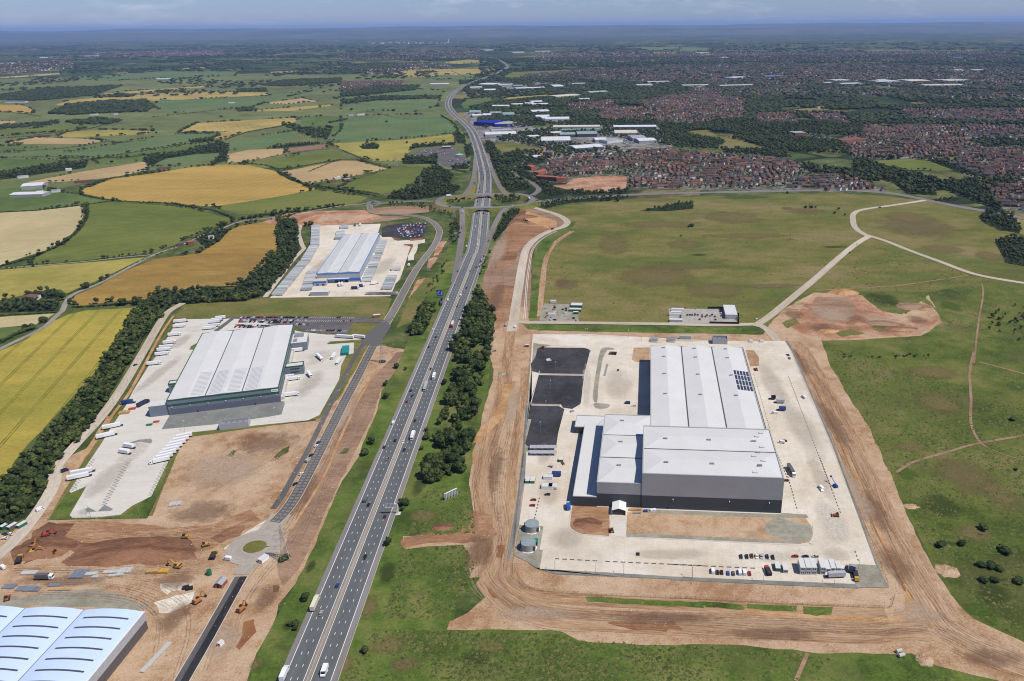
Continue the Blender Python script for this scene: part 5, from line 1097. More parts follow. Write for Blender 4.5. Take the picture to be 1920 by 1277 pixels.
hedge(Q('A1',(330,597),(600,575),(820,572),(1100,560),(1490,538)),'hedge below the long thin gold field',2.6,8)
hedge(Q('A2',(620,400),(700,440),(600,450),(400,440)),'far hedge below the gold strip by the motorway',3,12)
hedge(Q('B2',(0,88),(200,78),(420,66)),'hedge above the small pale field at the left edge',2.4)
hedge(Q('B2',(0,300),(60,265),(140,225),(250,190)),'hedge of bushes beside the lane at the left edge',4.2)
belt(Q('C6',(310,-4),(440,0),(740,6),(740,26),(480,28),(310,18)),4.2,1.3,2.6,'low dark scrub on the grass above the right earthworks',wf=1.7,floor=False,drop=.45,gaps=-.05)
# ------------------------------------------------------------------ houses
ROOFS={'red-brown': (.095,.053,.043),'dark brown': (.058,.043,.038),'orange-red': (.155,.07,.046),'grey': (.066,.063,.065)}
for k,c in ROOFS.items(): M['r_'+k]=sol('roof_tiles_'+k.replace('-','_').replace(' ','_'),c,.85,var=.2,sc=.5)
WALLS={'brick': (.17,.085,.06),'buff': (.36,.29,.22),'cream': (.58,.56,.5)}
for k,c in WALLS.items(): M['w_'+k]=sol('house_wall_'+k,c,.85,var=.12,sc=.4)
def house_mesh(w,d,h,r):
    wl=MB().box(-w/2,w/2,-d/2,d/2,0,h,bottom=False)
    for s in (-1,1): wl.face([(s*w/2,-d/2,h),(s*w/2,d/2,h),(s*w/2,0,h+r)][::s])
    rf=MB();e=.35
    for s in (-1,1):
        rf.face([(-w/2-e,s*(d/2+e),h-.25),(w/2+e,s*(d/2+e),h-.25),(w/2+e,0,h+r+.1),(-w/2-e,0,h+r+.1)][::-s])
    rf.box(w/2-1.6,w/2-.9,-.3,.5,h+r-.6,h+r+1.1)
    return wl,rf
DIMS=[(8,8,5.0,2.6),(11,7.5,5.0,2.6),(15,8,5.0,2.8),(9,9,5.2,3.2)]
HM={}
def house_parts(di,wk,rk):
    key=(di,wk,rk)
    if key not in HM:
        wl,rf=house_mesh(*DIMS[di]);HM[key]=(wl.mesh('house',M['w_'+wk]),rf.mesh('roof',M['r_'+rk]))
    return HM[key]
HOUSES=[]
def estate(px,row,gap,ang,mix,zone,excl=(),drop=.2):
    poly=wpoly(px);c,s=math.cos(ang),math.sin(ang);xs=[p[0] for p in poly];ys=[p[1] for p in poly]
    cx,cy=sum(xs)/len(xs),sum(ys)/len(ys);ext=max(max(xs)-min(xs),max(ys)-min(ys))
    v=-ext
    while v < ext:
        u=-ext;shift=rng.uniform(0,gap)
        while u < ext:
            x=cx+(u+shift)*c-v*s;y=cy+(u+shift)*s+v*c
            wob=mnoise.noise(Vector((x*.006,y*.006,1))) ;x += 22*wob;y += 26*mnoise.noise(Vector((x*.006,y*.006,5)))
            if inside(poly,x,y) and rng.random() > drop and not any(inside(e,x,y) for e in excl):
                a=ang+1.3*mnoise.noise(Vector((x*.008,y*.008,9)))+(math.pi/2 if rng.random() < .18 else 0)
                HOUSES.append((x+rng.uniform(-1,1),y+rng.uniform(-2,2),a,rng.choice((0,0,1,1,2,3)),rng.choices(('brick','buff','cream'),(5,3,2))[0],rng.choices(list(ROOFS),mix)[0],zone))
            u += gap
        v += row
site=wpoly(Q('D4',(200,700),(480,680),(500,600),(720,545),(980,540),(1420,560),(1420,780),(900,800),(480,770)))
park=wpoly(Q('D4',(980,560),(1100,440),(1600,400),(1750,500),(1600,560),(1250,560)))
copse=wpoly(Q('D4',(1100,300),(1100,240),(1500,200),(1500,290),(1250,310)))
estate([(1003,322),(1030,303),(1085,293),(1150,285),(1250,281),(1330,287),(1480,301),(1500,320),(1475,345),(1400,353),(1180,354),(1175,330),(1070,330),(1010,338)],27,12,.25,(5,3,3,2),'the red roofed estate beyond the roundabout',(site,park,copse))
estate([(1480,338),(1560,326),(1645,352),(1658,360),(1480,356)],31,12.5,.1,(4,5,1,2),'the estate above the dual carriageway')
estate([(1740,300),(1800,292),(1930,275),(1990,330),(1930,350),(1850,330),(1790,312)],29,12.5,-.3,(5,4,2,1),'the estate behind the green playing field')
estate([(1845,350),(1930,345),(1990,400),(1930,398),(1880,388),(1855,368)],29,12.5,-.3,(6,3,2,1),'the estate at the right edge beyond the wood')
estate([(1600,240),(1700,238),(1800,262),(1880,288),(1740,298),(1600,296),(1580,280),(1590,258)],31,13,.2,(5,4,2,1),'the far estates')
FE=[([(1200,190),(1290,172),(1400,185),(1392,222),(1300,232),(1230,225)],.3),([(1410,214),(1490,210),(1500,232),(1425,232)],.1),([(1510,212),(1580,215),(1600,235),(1535,230)],.3),([(1690,205),(1920,205),(1960,232),(1760,225),(1700,222)],0),
      ([(1130,205),(1200,200),(1230,215),(1130,225)],.2),([(1060,195),(1150,188),(1160,205),(1070,210)],0),([(640,154),(757,152),(752,168),(640,170)],.1),([(1640,235),(1920,235),(1960,262),(1820,262)],.1),([(1120,213),(1240,220),(1260,228),(1130,225)],.1)]
for px,a in FE: estate(px,36,14,a,(5,4,2,1),'the far estates',drop=.2)
for px in ([(960,148),(1000,138),(1280,122),(1280,158),(1080,150)],[(1280,122),(1600,120),(1600,160),(1280,158)],[(1600,120),(1960,130),(1960,172),(1600,160)],[(1290,162),(1600,162),(1600,178),(1300,182)],[(1600,166),(1960,178),(1960,192),(1600,178)]):
    estate(px,58,21,.1,(2,3,1,4),'the far town',drop=.35)
for px in ([(0,118),(130,112),(140,128),(0,140)],[(640,128),(800,118),(860,124),(700,140)],[(620,100),(900,92),(900,108),(640,112)],[(1000,98),(1900,96),(1900,116),(1000,116)],[(150,100),(420,92),(420,104),(160,110)]):
    estate(px,80,34,.1,(2,3,1,4),'the far town',drop=.4)
def depth(x,y): return math.hypot(x,y)
HOUSES.sort(key=lambda h: depth(h[0],h[1]))
nh=0;rest=[]
def inview(x,y,z=3):
    Y=y;dz=z-CH;f=Y*math.cos(TH)-dz*math.sin(TH);u=Y*math.sin(TH)+dz*math.cos(TH)
    if f < 1: return False
    a,b=x/f,-u/f;c,s=math.cos(RO),math.sin(RO);X=PX+FPX*(c*a-s*b);YY=PY+FPX*(s*a+c*b)
    return-6 < X < 1926 and-6 < YY < 1284
for h in HOUSES:
    x,y,a,di,wk,rk,zone=h
    if nh < 290 and inview(x,y):
        wm,rm=house_parts(di,wk,rk);o=inst('house',wm,None,(x,y,.05),a)
        shape=('small','detached','long','square')[di]
        tag(o,'%s %s house, %s roof, in %s' % (shape,wk,rk,zone),'house','houses in '+zone);inst('roof',rm,o);nh += 1
    else: rest.append(h)
def many_houses(hs):
    V=[];F=[];Mi=[];mats=[M['w_'+k] for k in WALLS]+[M['r_'+k] for k in ROOFS];wk_=list(WALLS);rk_=list(ROOFS);n=0
    for x,y,a,di,wk,rk,zone in hs:
        wl,rf=house_mesh(*DIMS[di]);c,s=math.cos(a),math.sin(a);k=1.0 if zone != 'the far town' else 1.35
        for mb,mi in ((wl,wk_.index(wk)),(rf,3+rk_.index(rk))):
            V += [(x+(p[0]*c-p[1]*s)*k,y+(p[0]*s+p[1]*c)*k,p[2]*k) for p in mb.v];F += [tuple(n+i for i in f) for f in mb.f];Mi += [mi]*len(mb.f);n=len(V)
    me=bpy.data.meshes.new('distant_houses');me.from_pydata(V,[],F)
    for m in mats: me.materials.append(m)
    me.polygons.foreach_set('material_index',Mi);me.update()
    return tag(link(bpy.data.objects.new('distant_houses',me)),'mass of small tiled houses in the towns beyond the motorway junction','houses',kind='stuff')
many_houses(rest)
print('houses',nh,len(rest))
# ------------------------------------------------------------------ industrial sheds far off
SH={'pale': (.42,.43,.43),'white': (.55,.56,.55),'grey': (.30,.31,.32),'blue': (.10,.13,.22),'dark': (.06,.065,.075),'cream': (.52,.48,.38),'green': (.22,.30,.27),'teal': (.20,.42,.34),'navy': (.01,.016,.25),'brick': (.17,.08,.055),'orange': (.30,.105,.058)}
for k,c in SH.items(): M['s_'+k]=sol('shed_'+k,c,.6,var=.1,sc=.08)
def shed(ref,a,b,dep,h,wall,roof,label,ridge=True,group=None,extra=None):
    p,q=G(*Q1(ref,*a)),G(*Q1(ref,*b));d=q-p;w=d.length
    if any(k in label for k in ('farm','barn','cottage','bungalow')) and dep < 30: w *= .6;dep=min(dep,11);h=min(h,5)
    e=empty('shed',(p.x,p.y,.05),math.atan2(d.y,d.x),label,'shed',group)
    MB().box(0,w,0,dep,0,h,bottom=False).build('wall',M['s_'+wall],e);rs=min(2.5,dep*.06)
    mb=MB()
    if ridge: mb.face([(-.3,-.3,h),(w+.3,-.3,h),(w+.3,dep/2,h+rs),(-.3,dep/2,h+rs)]).face([(-.3,dep/2,h+rs),(w+.3,dep/2,h+rs),(w+.3,dep+.3,h),(-.3,dep+.3,h)]).face([(0,0,h),(0,dep/2,h+rs),(0,dep,h)]).face([(w,dep,h),(w,dep/2,h+rs),(w,0,h)])
    else: mb.box(-.2,w+.2,-.2,dep+.2,h,h+.4)
    mb.build('roof',M['s_'+roof],e)
    if extra:
        for (x0,x1,z0,z1,mk) in extra: MB().box(w*x0,w*x1,-.3,-.02,h*z0,h*z1).build('panel',M['s_'+mk],e)
    return e,w
shed('D1',(350,308),(620,312),130,12,'blue','white','big white roofed shed with an orange end beside the far motorway bend',extra=[(.85,1,0,1,'orange')])
shed('D1',(215,358),(430,352),70,9,'grey','white','white roofed shed nearest the motorway on the far industrial strip')
shed('D1',(455,405),(660,402),90,9,'blue','white','pale roofed shed with a blue front on the far industrial strip')
shed('D1',(720,303),(980,296),60,8,'grey','white','long low white shed behind the far industrial strip')
shed('D1',(990,322),(1160,318),70,8,'blue','grey','grey roofed shed with a blue wall behind the far industrial strip')
shed('D1',(1040,372),(1560,352),60,8,'grey','white','very long low white shed in the far trees')
shed('D1',(1715,350),(1905,345),150,12,'dark','white','double white roofed shed at the end of the far strip')
shed('D1',(195,812),(392,808),80,9,'grey','green','pale green gabled shed beside the motorway, above the navy store')
shed('D1',(252,872),(420,866),55,8,'grey','white','white roofed shed just above the navy store')
shed('D1',(425,860),(575,858),60,8,'grey','white','second white roofed shed just above the navy store')
shed('D1',(560,830),(770,826),60,9,'dark','green','long dark shed with a pale green roof above the navy store')
shed('D1',(800,855),(1010,850),90,8,'grey','green','wide pale green roofed shed at the right of the row above the navy store')
shed('D1',(270,1012),(640,1030),75,12,'navy','navy','large navy blue store beside the motorway',False)
shed('D1',(650,1040),(968,1034),80,10,'navy','grey','navy fronted store wing with glazed roof bays beside its car park',False,extra=[(.7,.85,.4,.7,'white')])
shed('D1',(600,690),(900,688),45,7,'grey','white','thin white roof among the trees left of the trading estate')
shed('D1',(960,662),(1165,655),40,7,'grey','white','white gabled roof among the trees above the trading estate')
shed('D1',(1200,645),(1360,640),40,7,'grey','white','small bright roof among the trees above the trading estate')
shed('D1',(1330,662),(1620,650),45,7,'grey','white','long bright roof among the trees above the trading estate')
shed('D1',(1310,620),(1520,612),60,8,'grey','white','wide pale roof highest among the trees above the trading estate')
shed('D1',(1325,800),(1640,790),75,8,'dark','white','flat white roof behind tall trees on the trading estate')
shed('D1',(1390,900),(1640,895),60,10,'grey','white','white flat roofed block beside the trading estate road')
shed('D1',(1550,950),(1990,945),70,11,'white','white','long white walled shed with lean-to on the trading estate',extra=[(.55,.6,0,.6,'dark'),(.8,.85,0,.6,'dark')])
shed('D2',(135,505),(838,500),50,9,'green','cream','long cream striped roof shed on the trading estate')
shed('D2',(270,535),(835,525),22,6,'grey','green','low grey shed in front of the long cream roofed shed')
shed('D2',(1045,510),(1685,505),50,10,'blue','white','longest white roofed shed on the right of the trading estate')
shed('D2',(1062,598),(1402,595),75,9,'grey','cream','broad cream roofed shed in front of the longest white shed')
shed('D2',(120,590),(275,580),35,7,'brick','white','small brick shed with a white roof on the trading estate')
shed('D2',(240,625),(470,620),60,9,'dark','green','dark walled double gabled shed on the trading estate, the smaller one')
shed('D2',(498,620),(800,615),70,10,'dark','green','dark walled double gabled shed on the trading estate, the larger one')
shed('D2',(-40,712),(400,705),90,8,'grey','white','large flat pale roof behind a tall hedge on the trading estate')
shed('D2',(770,700),(945,695),50,8,'grey','white','white round gabled shed at the lower end of the trading estate')
shed('D2',(950,718),(1185,690),40,8,'white','grey','white walled unit with lorries at the lower end of the trading estate',False)
shed('D2',(475,830),(900,800),60,8,'blue','white','grey gabled shed with a blue end above the red roofed estate')
shed('D2',(1330,680),(1540,672),70,9,'grey','grey','dark grey pair of units beside the lorry park')
shed('D2',(1430,715),(1690,705),60,8,'grey','white','pale units in front of the lorry park pair')
shed('D2',(10,880),(130,878),25,6,'dark','blue','small dark showroom on the bare ground by the link road',False)
shed('D2',(-20,370),(75,365),60,9,'white','white','white box at the left of the trading estate middle row')
shed('D2',(200,40),(560,12),90,9,'grey','cream','wide cream roof far behind the trading estate')
shed('D2',(540,70),(690,65),40,7,'grey','white','small white roof far behind the trading estate')
shed('A2',(500,482),(605,480),70,9,'grey','white','white shed left of the far motorway bend')
shed('A2',(810,770),(985,765),70,7,'grey','white','curved white roofed showroom below the navy store')
shed('A2',(845,750),(960,745),40,8,'grey','grey','grey roofed showroom below the navy store')
shed('A2',(1055,780),(1115,776),30,6,'grey','white','small white unit below the navy store car park')
shed('A2',(1085,893),(1125,890),25,5,'grey','white','small white building by the car lot near the estate')
for i,(ref,a,b,dp,w_,r_) in enumerate([('A3',(1360,490),(1680,488),90,'cream','cream'),('A3',(1105,470),(1280,466),120,'grey','white'),('A3',(1290,466),(1440,462),150,'grey','cream'),('A3',(1500,465),(1680,460),150,'grey','white'),('A3',(800,475),(860,474),60,'cream','white'),('A3',(860,462),(980,458),100,'grey','white'),('A3',(900,482),(1060,478),80,'grey','white'),('A3',(0,490),(210,487),60,'grey','white'),('A3',(215,492),(480,487),70,'blue','white'),('A3',(300,448),(380,440),90,'white','white'),('A3',(490,440),(600,432),90,'blue','blue'),('A3',(1545,402),(1600,400),80,'white','white'),('A3',(1640,402),(1728,400),80,'white','white'),('A2',(1665,488),(1790,486),80,'grey','white'),('A2',(1725,470),(1900,467),60,'grey','white'),('A2',(1300,480),(1405,478),50,'grey','white'),('A2',(1400,530),(1545,524),60,'grey','white'),('A2',(1225,552),(1385,545),70,'grey','white'),('A2',(1090,292),(1215,290),90,'white','white'),('A2',(965,298),(1060,296),120,'white','white'),('A2',(810,285),(880,283),200,'white','white'),('A1',(0,362),(130,359),120,'white','white'),('A1',(225,327),(330,325),120,'white','white'),('A1',(450,320),(605,317),150,'white','white'),('A3',(90,302),(180,300),150,'white','white'),('A3',(220,328),(270,327),120,'white','white'),('A3',(1105,460),(1180,458),70,'white','white'),('A3',(1540,332),(1600,330),100,'blue','blue')]):
    shed(ref,a,(a[0]+(b[0]-a[0])*.7,b[1]),dp,9,w_,'pale' if r_ == 'white' else r_,'distant %s roofed works shed among the towns on the plain' % ('pale' if r_ == 'white' else r_),group='distant works sheds on the plain')
# brick flats, school blocks, service area, farms
shed('D4',(40,620),(350,640),14,9,'brick','orange','long dark red brick terrace of flats with an orange roof');shed('D4',(350,650),(500,645),14,9,'orange','orange','bright orange red terrace of flats beside the building site')
shed('D4',(80,560),(200,520),16,8,'orange','orange','orange red block of flats above the dark terrace');shed('D4',(-30,480),(40,470),30,9,'orange','orange','orange red block of flats at the left end of the estate')
shed('A3',(895,810),(1010,800),35,10,'orange','brick','long orange brick school block among trees');shed('A3',(632,765),(695,762),40,9,'brick','grey','dark brick supermarket block among parked cars',False)
shed('A3',(760,610),(815,608),30,6,'white','orange','white building with an orange roof in the far woods')
e,w=shed('D3',(665,468),(810,465),16,5,'dark','cream','flat roofed filling station canopy at the service area',False)
c=G(*Q1('D3',970,600));e=empty('restaurant',(c.x,c.y,.3),0,'round service building with a pale green roof and spire','building')
MB().cyl((0,0),9.4,0,3.4,20).build('wall',M['s_cream'],e);MB().cyl((0,0),11,3.4,5.2,20,r1=5.2).cyl((0,0),5.2,5.2,6.6,16,r1=1.4).build('roof',M['s_teal'],e);MB().cyl((0,0),.8,6.6,12,8,r1=.05).build('spire',M['s_teal'],e)
shed('A4',(55,212),(240,208),30,6,'grey','white','low pale workshop at the left edge farmyard');shed('A4',(120,170),(240,162),45,8,'grey','white','large white barn at the left edge farmyard');shed('A4',(290,185),(372,178),10,6,'white','grey','white farmhouse terrace beside the left edge barns');shed('A4',(205,192),(270,188),14,5,'grey','white','small white shed beside the farmhouse terrace')
shed('A5',(355,130),(420,118),22,6,'brick','brick','red brick farm range among the tan and green fields');shed('A5',(385,112),(440,104),18,6,'cream','white','pale barn behind the red brick farm range');shed('A5',(440,122),(500,112),14,5,'brick','grey','grey roofed barn at the end of the red brick farm range')
shed('A4',(1000,490),(1060,482),16,4,'brick','dark','dark roofed low barn beside the country lane');shed('A4',(1060,480),(1115,470),9,5,'brick','orange','red roofed cottage beside the country lane');shed('A4',(1175,450),(1208,442),8,5,'white','grey','white house half hidden by trees beside the lane')
shed('A4',(135,790),(235,795),12,5,'white','brick','white cottage with a brown roof in the lane trees')
shed('A4',(420,132),(580,122),14,6,'brick','brick','red brick farm buildings in the hedge above the golden field');shed('A4',(885,55),(990,45),14,6,'brick','brick','brick farmstead on the far edge of the golden field');shed('A4',(100,105),(160,100),12,5,'white','grey','white house in the trees at far left');shed('A4',(370,62),(425,58),12,5,'white','white','white bungalow in the trees above the pale strip')
shed('A1',(505,650),(580,648),18,6,'white','white','white farm sheds below the large copse');shed('A1',(640,646),(680,644),16,6,'white','grey','grey farmhouse below the large copse');shed('A1',(1285,582),(1345,580),25,7,'white','white','white pair of silos and barns beyond the patchwork');shed('A1',(190,772),(340,768),16,6,'brick','brick','brick farm range on the tan stubble');shed('A1',(880,450),(960,448),40,7,'grey','white','long pale glasshouse far across the plain');shed('A1',(30,580),(140,578),30,6,'white','blue','white depot sheds by the far left gold field')
shed('A2',(90,650),(160,646),22,6,'white','white','white barn by the big blue-green field');shed('A2',(40,655),(88,650),22,6,'grey','grey','grey barn by the big blue-green field')
# city on the horizon: towers
for k in range(26):
    x=690+170*(k/26)+rng.uniform(-6,6);p=G(x,81+rng.uniform(-1.5,2));hgt=rng.choice((15,18,22,28,36)) if k != 24 else 85
    e=empty('city_tower',(p.x,p.y,0),rng.uniform(0,1),'pale tower block of the city on the hazy horizon','tower','towers of the city on the horizon')
    w=rng.uniform(12,34) if k != 24 else 18;MB().box(-w/2,w/2,-20,20,0,hgt,bottom=False).build('wall',M['s_white' if k % 3 else 'grey' if False else 's_white'],e);MB().box(-w/3,w/3,-10,10,hgt,hgt+5).build('roof_house',M['s_grey'],e)
# ------------------------------------------------------------------ woods and garden trees of the right-hand country
tz=[wpoly(p) for p,_ in FE]
EX=[wpoly(px) for mk,px in FIELDS if px[0][0] > 830]+[site]
mwx=[(p.x,p.y) for p in mw[::3]]
def clear_of(x,y,lim=24): return all((x-a) ** 2+(y-b) ** 2 > lim*lim for a,b in mwx)
bld=[(o.location.x,o.location.y,o.rotation_euler.z,max(c.dimensions.x for c in o.children),max(c.dimensions.y for c in o.children)) for o in COL.objects if o.name.split('.')[0] in ('shed',)]
def off_sheds(x,y):
    for bx,by,a,w,d in bld:
        dx,dy=x-bx,y-by
        if abs(dx) > 260 or abs(dy) > 260: continue
        u=dx*math.cos(a)+dy*math.sin(a);v=-dx*math.sin(a)+dy*math.cos(a)
        if-9 < u < w+9 and-14 < v < d+8: return False
    return True
hx={}
for h in HOUSES: hx.setdefault((int(h[0] // 30),int(h[1] // 30)),[]).append((h[0],h[1]))
def off_houses(x,y,r=7.5):
    i,j=int(x // 30),int(y // 30)
    return all((x-a) ** 2+(y-b) ** 2 > r*r for p in (-1,0,1) for q in (-1,0,1) for a,b in hx.get((i+p,j+q),()))
def wood(px,step,h0,h1,wf=1.1,dens=1.0,excl=(),nsc=.004,thr=-.2):
    for x,y in scatter(wpoly(px),step,.5,excl):
        if mnoise.noise(Vector((x*nsc,y*nsc,3))) < thr or rng.random() > dens: continue
        if any(inside(e,x,y) for e in EX) or not clear_of(x,y) or not off_sheds(x,y) or not off_houses(x,y): continue
        TREES.append((x,y,rng.uniform(h0,h1),wf*rng.uniform(.85,1.2),'far',False))
wood([(930,262),(1010,240),(1100,232),(1260,230),(1330,240),(1480,260),(1580,262),(1600,296),(1500,300),(1330,286),(1180,282),(1085,290),(1000,312),(950,330),(925,300)],10.5,7,13,1.1,.8,thr=-.12)
wood([(1240,226),(1420,222),(1620,232),(1620,262),(1500,300),(1400,285),(1250,260)],10,8,14,1.2,.9,excl=tz)
wood([(1480,290),(1640,296),(1740,300),(1640,345),(1520,322)],9.5,8,14,1.2,.9,thr=-.1)
wood([(1000,322),(1085,291),(1250,281),(1480,301),(1640,350),(1400,354),(1180,354),(1060,345)],12,4,9,1.1,.8,thr=-1)
wood([(1740,298),(1930,272),(1990,330),(1960,400),(1860,370),(1790,312)],12,5,9,1.1,.75,thr=-1)
wood([(1590,236),(1800,262),(1880,290),(1740,300),(1600,298)],13,5,9,1.1,.75,thr=-1)
wood([(1600,200),(1960,195),(1990,275),(1880,290),(1800,258),(1620,235)],16,8,13,1.5,.85,excl=tz,thr=-.25)
wood([(880,200),(1000,178),(1200,172),(1420,182),(1640,190),(1640,236),(1420,228),(1240,228),(1100,235),(1000,242),(940,265),(905,240),(890,215)],15,8,13,1.5,.85,excl=tz,thr=-.25)
for p_,_ in FE: wood(p_,24,5,8,1.3,.7,thr=-1)
wood([(860,152),(1000,145),(1300,150),(1600,155),(1960,165),(1990,200),(1640,192),(1400,182),(1200,175),(880,185)],24,9,13,1.9,.8,thr=-.25)
wood([(900,110),(1960,100),(1990,165),(1600,155),(1300,148),(900,150)],50,10,15,2.6,.8,thr=-.2)
wood([(-40,110),(900,100),(830,145),(700,150),(400,140),(-40,150)],75,10,15,2.6,.75,thr=.02,nsc=.0012)
wood([(-40,150),(400,142),(700,150),(830,160),(640,172),(-40,190)],55,9,13,2.2,.7,thr=.12,nsc=.002)
wood([(-60,86),(1980,80),(1980,102),(900,108),(-60,112)],190,12,20,4.5,.8,thr=-.05,nsc=.0006)
# ------------------------------------------------------------------ plant the trees: the 290 that show largest stand alone, the rest are woodland
crown_me=[]
for k,(v,t) in enumerate(HI): crown_me.append(np_mesh('crown',v,t,M['leaf'],np.repeat(nr_.uniform(.05,.75,len(v) // 12+1),12)[:len(v)]))
def trunk_mesh(seed):
    r=random.Random(seed);mb=MB();mb.cyl((0,0),.034,0,.5,7,r1=.016,cap=False)
    for k in range(4): a=r.uniform(0,6.28);mb.bar((0,0,r.uniform(.22,.4)),(.2*math.cos(a),.2*math.sin(a),r.uniform(.48,.66)),.011)
    return mb.mesh('trunk',M['bark'])
trunk_me=[trunk_mesh(k) for k in range(3)]
TREES.sort(key=lambda t: (not t[5],-t[2]/depth(t[0],t[1])))
ni=0;rest1=[];rest2=[];rest3=[]
GRP={}
for x,y,h,wf,zone,single in TREES:
    d=depth(x,y)
    if ni < 290 and zone != 'far' and d < 2600 and inview(x,y,h):
        k=ni % 6;o=inst('bush' if h < 5 and single else 'tree',trunk_me[ni % 3],None,(x,y,.05),rng.uniform(0,6.28),(h*wf,h*wf,h))
        tag(o,zone,'bush' if h < 5 and single else 'tree',zone+'s');inst('crown',crown_me[k],o);ni += 1
    else:
        (rest1 if d < 1050 else rest2 if d < 2900 else rest3).append((x,y,0,h,wf,rng.random()))
print('trees',ni,len(rest1),len(rest2),len(rest3))
V1,T1,t1=merge(rest1,L1);V2,T2,t2=merge(rest2,L2);V3,T3,t3=merge(rest3,L3)
V=np.concatenate([V1,V2,V3]);T=np.concatenate([T1,T2+len(V1),T3+len(V1)+len(V2)]);ti=np.concatenate([t1,t2,t3])
print('woodland tris',len(T))
wme=np_mesh('woodland',V,T,[M['leaf'],M['leaf_far']],ti);wme.polygons.foreach_set('material_index',np.concatenate([np.zeros(len(T1),np.int32),np.ones(len(T2)+len(T3),np.int32)]))
tag(link(bpy.data.objects.new('woodland',wme)),'dense dark woodland belts and far woods across the plain','woodland',kind='stuff')
# ------------------------------------------------------------------ vehicles
CC={'white': (.72,.72,.72),'black': (.012,.012,.014),'silver': (.36,.37,.39),'red': (.30,.015,.012),'blue': (.02,.05,.20),'grey': (.10,.105,.115),'dark red': (.10,.008,.01),'cream': (.62,.58,.44),'dark blue': (.012,.02,.065),'green': (.01,.12,.06),'bright blue': (.01,.10,.42),'orange': (.55,.17,.02),'yellow': (.62,.36,.03)}
def paint(c):
    k='c_'+c
    if k not in M: M[k]=sol('vehicle_paint_'+c.replace(' ','_'),CC[c],.28,.5,var=.03)
    return M[k]
M['tyre']=sol('tyre_rubber',(.016,.016,.016),.85);M['vglass']=sol('vehicle_glass',(.015,.018,.022),.1,.7);M['chassis']=sol('dark_chassis',(.03,.03,.032),.7);M['lamp_r']=sol('tail_lamp',(.25,.01,.01),.4);M['lamp_w']=sol('head_lamp',(.65,.65,.6),.3)
VM={}
def cached(k,f):
    if k not in VM: VM[k]=f()
    return VM[k]
def car_body(c):
    mb=MB();L_=[(-2.15,.32),(-2.2,.75),(-1.95,.95),(1.0,.93),(1.95,.75),(2.15,.6),(2.12,.3)]
    mb.prism(L_,-.88,.88);mb.prism([(-1.25,1.40),(-1.15,1.46),(.1,1.46),(.22,1.40)],-.66,.66);return mb.mesh('car_body',paint(c))
def car_glass():
    mb=MB();n=0
    lo=[(-.82,-1.95,.93),(.82,-1.95,.93),(.82,1.0,.92),(-.82,1.0,.92)];hi=[(-.66,-1.3,1.41),(.66,-1.3,1.41),(.66,.22,1.41),(-.66,.22,1.41)]
    for i in range(4): j=(i+1) % 4;mb.face([lo[i],lo[j],hi[j],hi[i]])
    return mb.mesh('windows',M['vglass'])
def whl(r=.32,w=.22): return MB().wheel((0,0,0),r,w).mesh('wheel',M['tyre'])
def lampm(m,w=.35): return MB().box(-w/2,w/2,-.04,.04,0,.16).mesh('lamp',m)
def add_car(p,rz,c,label,group,parts=True,z=ZV,cat='car',van=False,s=1.0):
    loc=(p.x,p.y,z)
    if van:
        o=inst('van',cached('van'+c,lambda: van_body(c)),None,loc,rz);tag(o,label,'van',group)
        inst('windows',cached('vg',van_glass),o)
        pos=((-.9,-1.7),(.9,-1.7),(-.9,1.75),(.9,1.75))
    else:
        o=inst('car',cached('car'+c,lambda: car_body(c)),None,loc,rz);tag(o,label,'car',group)
        inst('windows',cached('cg',car_glass),o);pos=((-.8,-1.35),(.8,-1.35),(-.8,1.35),(.8,1.35))
    if s != 1: o.scale=(s,s,s)
    if parts:
        w=cached('wh',whl)
        for x,y in pos: inst('wheel',w,o,(x,y,.32))
        for x in (-.62,.62): inst('headlight',cached('lw',lambda: lampm(M['lamp_w'])),o,(x,(2.62 if van else 2.12),.62+.2*van));inst('tail_light',cached('lr',lambda: lampm(M['lamp_r'])),o,(x,(-2.74 if van else-2.2),.72+.2*van))
    return o
def van_body(c):
    mb=MB();mb.prism([(-2.7,.35),(-2.7,2.25),(-2.55,2.35),(1.1,2.35),(1.5,2.2),(2.05,1.25),(2.6,1.05),(2.65,.4)],-.98,.98);return mb.mesh('van_body',paint(c))
def van_glass():
    return MB().face([(-.86,1.56,2.14),(-.86,2.09,1.28),(.86,2.09,1.28),(.86,1.56,2.14)]).face([(-.995,.7,1.3),(-.995,1.9,1.3),(-.995,1.5,2.0),(-.995,.7,2.0)]).face([(.995,1.9,1.3),(.995,.7,1.3),(.995,.7,2.0),(.995,1.5,2.0)]).mesh('windows',M['vglass'])
def trailer_mesh(c,l=13.6): return MB().box(-1.27,1.27,-l,0,1.15,4.0).mesh('trailer_box',paint(c))
def cab_mesh(c): mb=MB();mb.prism([(.25,.6),(.25,3.5),(.5,3.75),(1.5,3.3),(2.35,3.0),(2.5,1.2),(2.5,.5)],-1.22,1.22);return mb.mesh('cab',paint(c))
def cab_glass(): return MB().face([(-1.1,2.375,2.95),(-1.1,2.49,1.75),(1.1,2.49,1.75),(1.1,2.375,2.95)]).box(-1.235,-1.225,1.3,2.2,1.9,2.7).box(1.225,1.235,1.3,2.2,1.9,2.7).mesh('windows',M['vglass'])
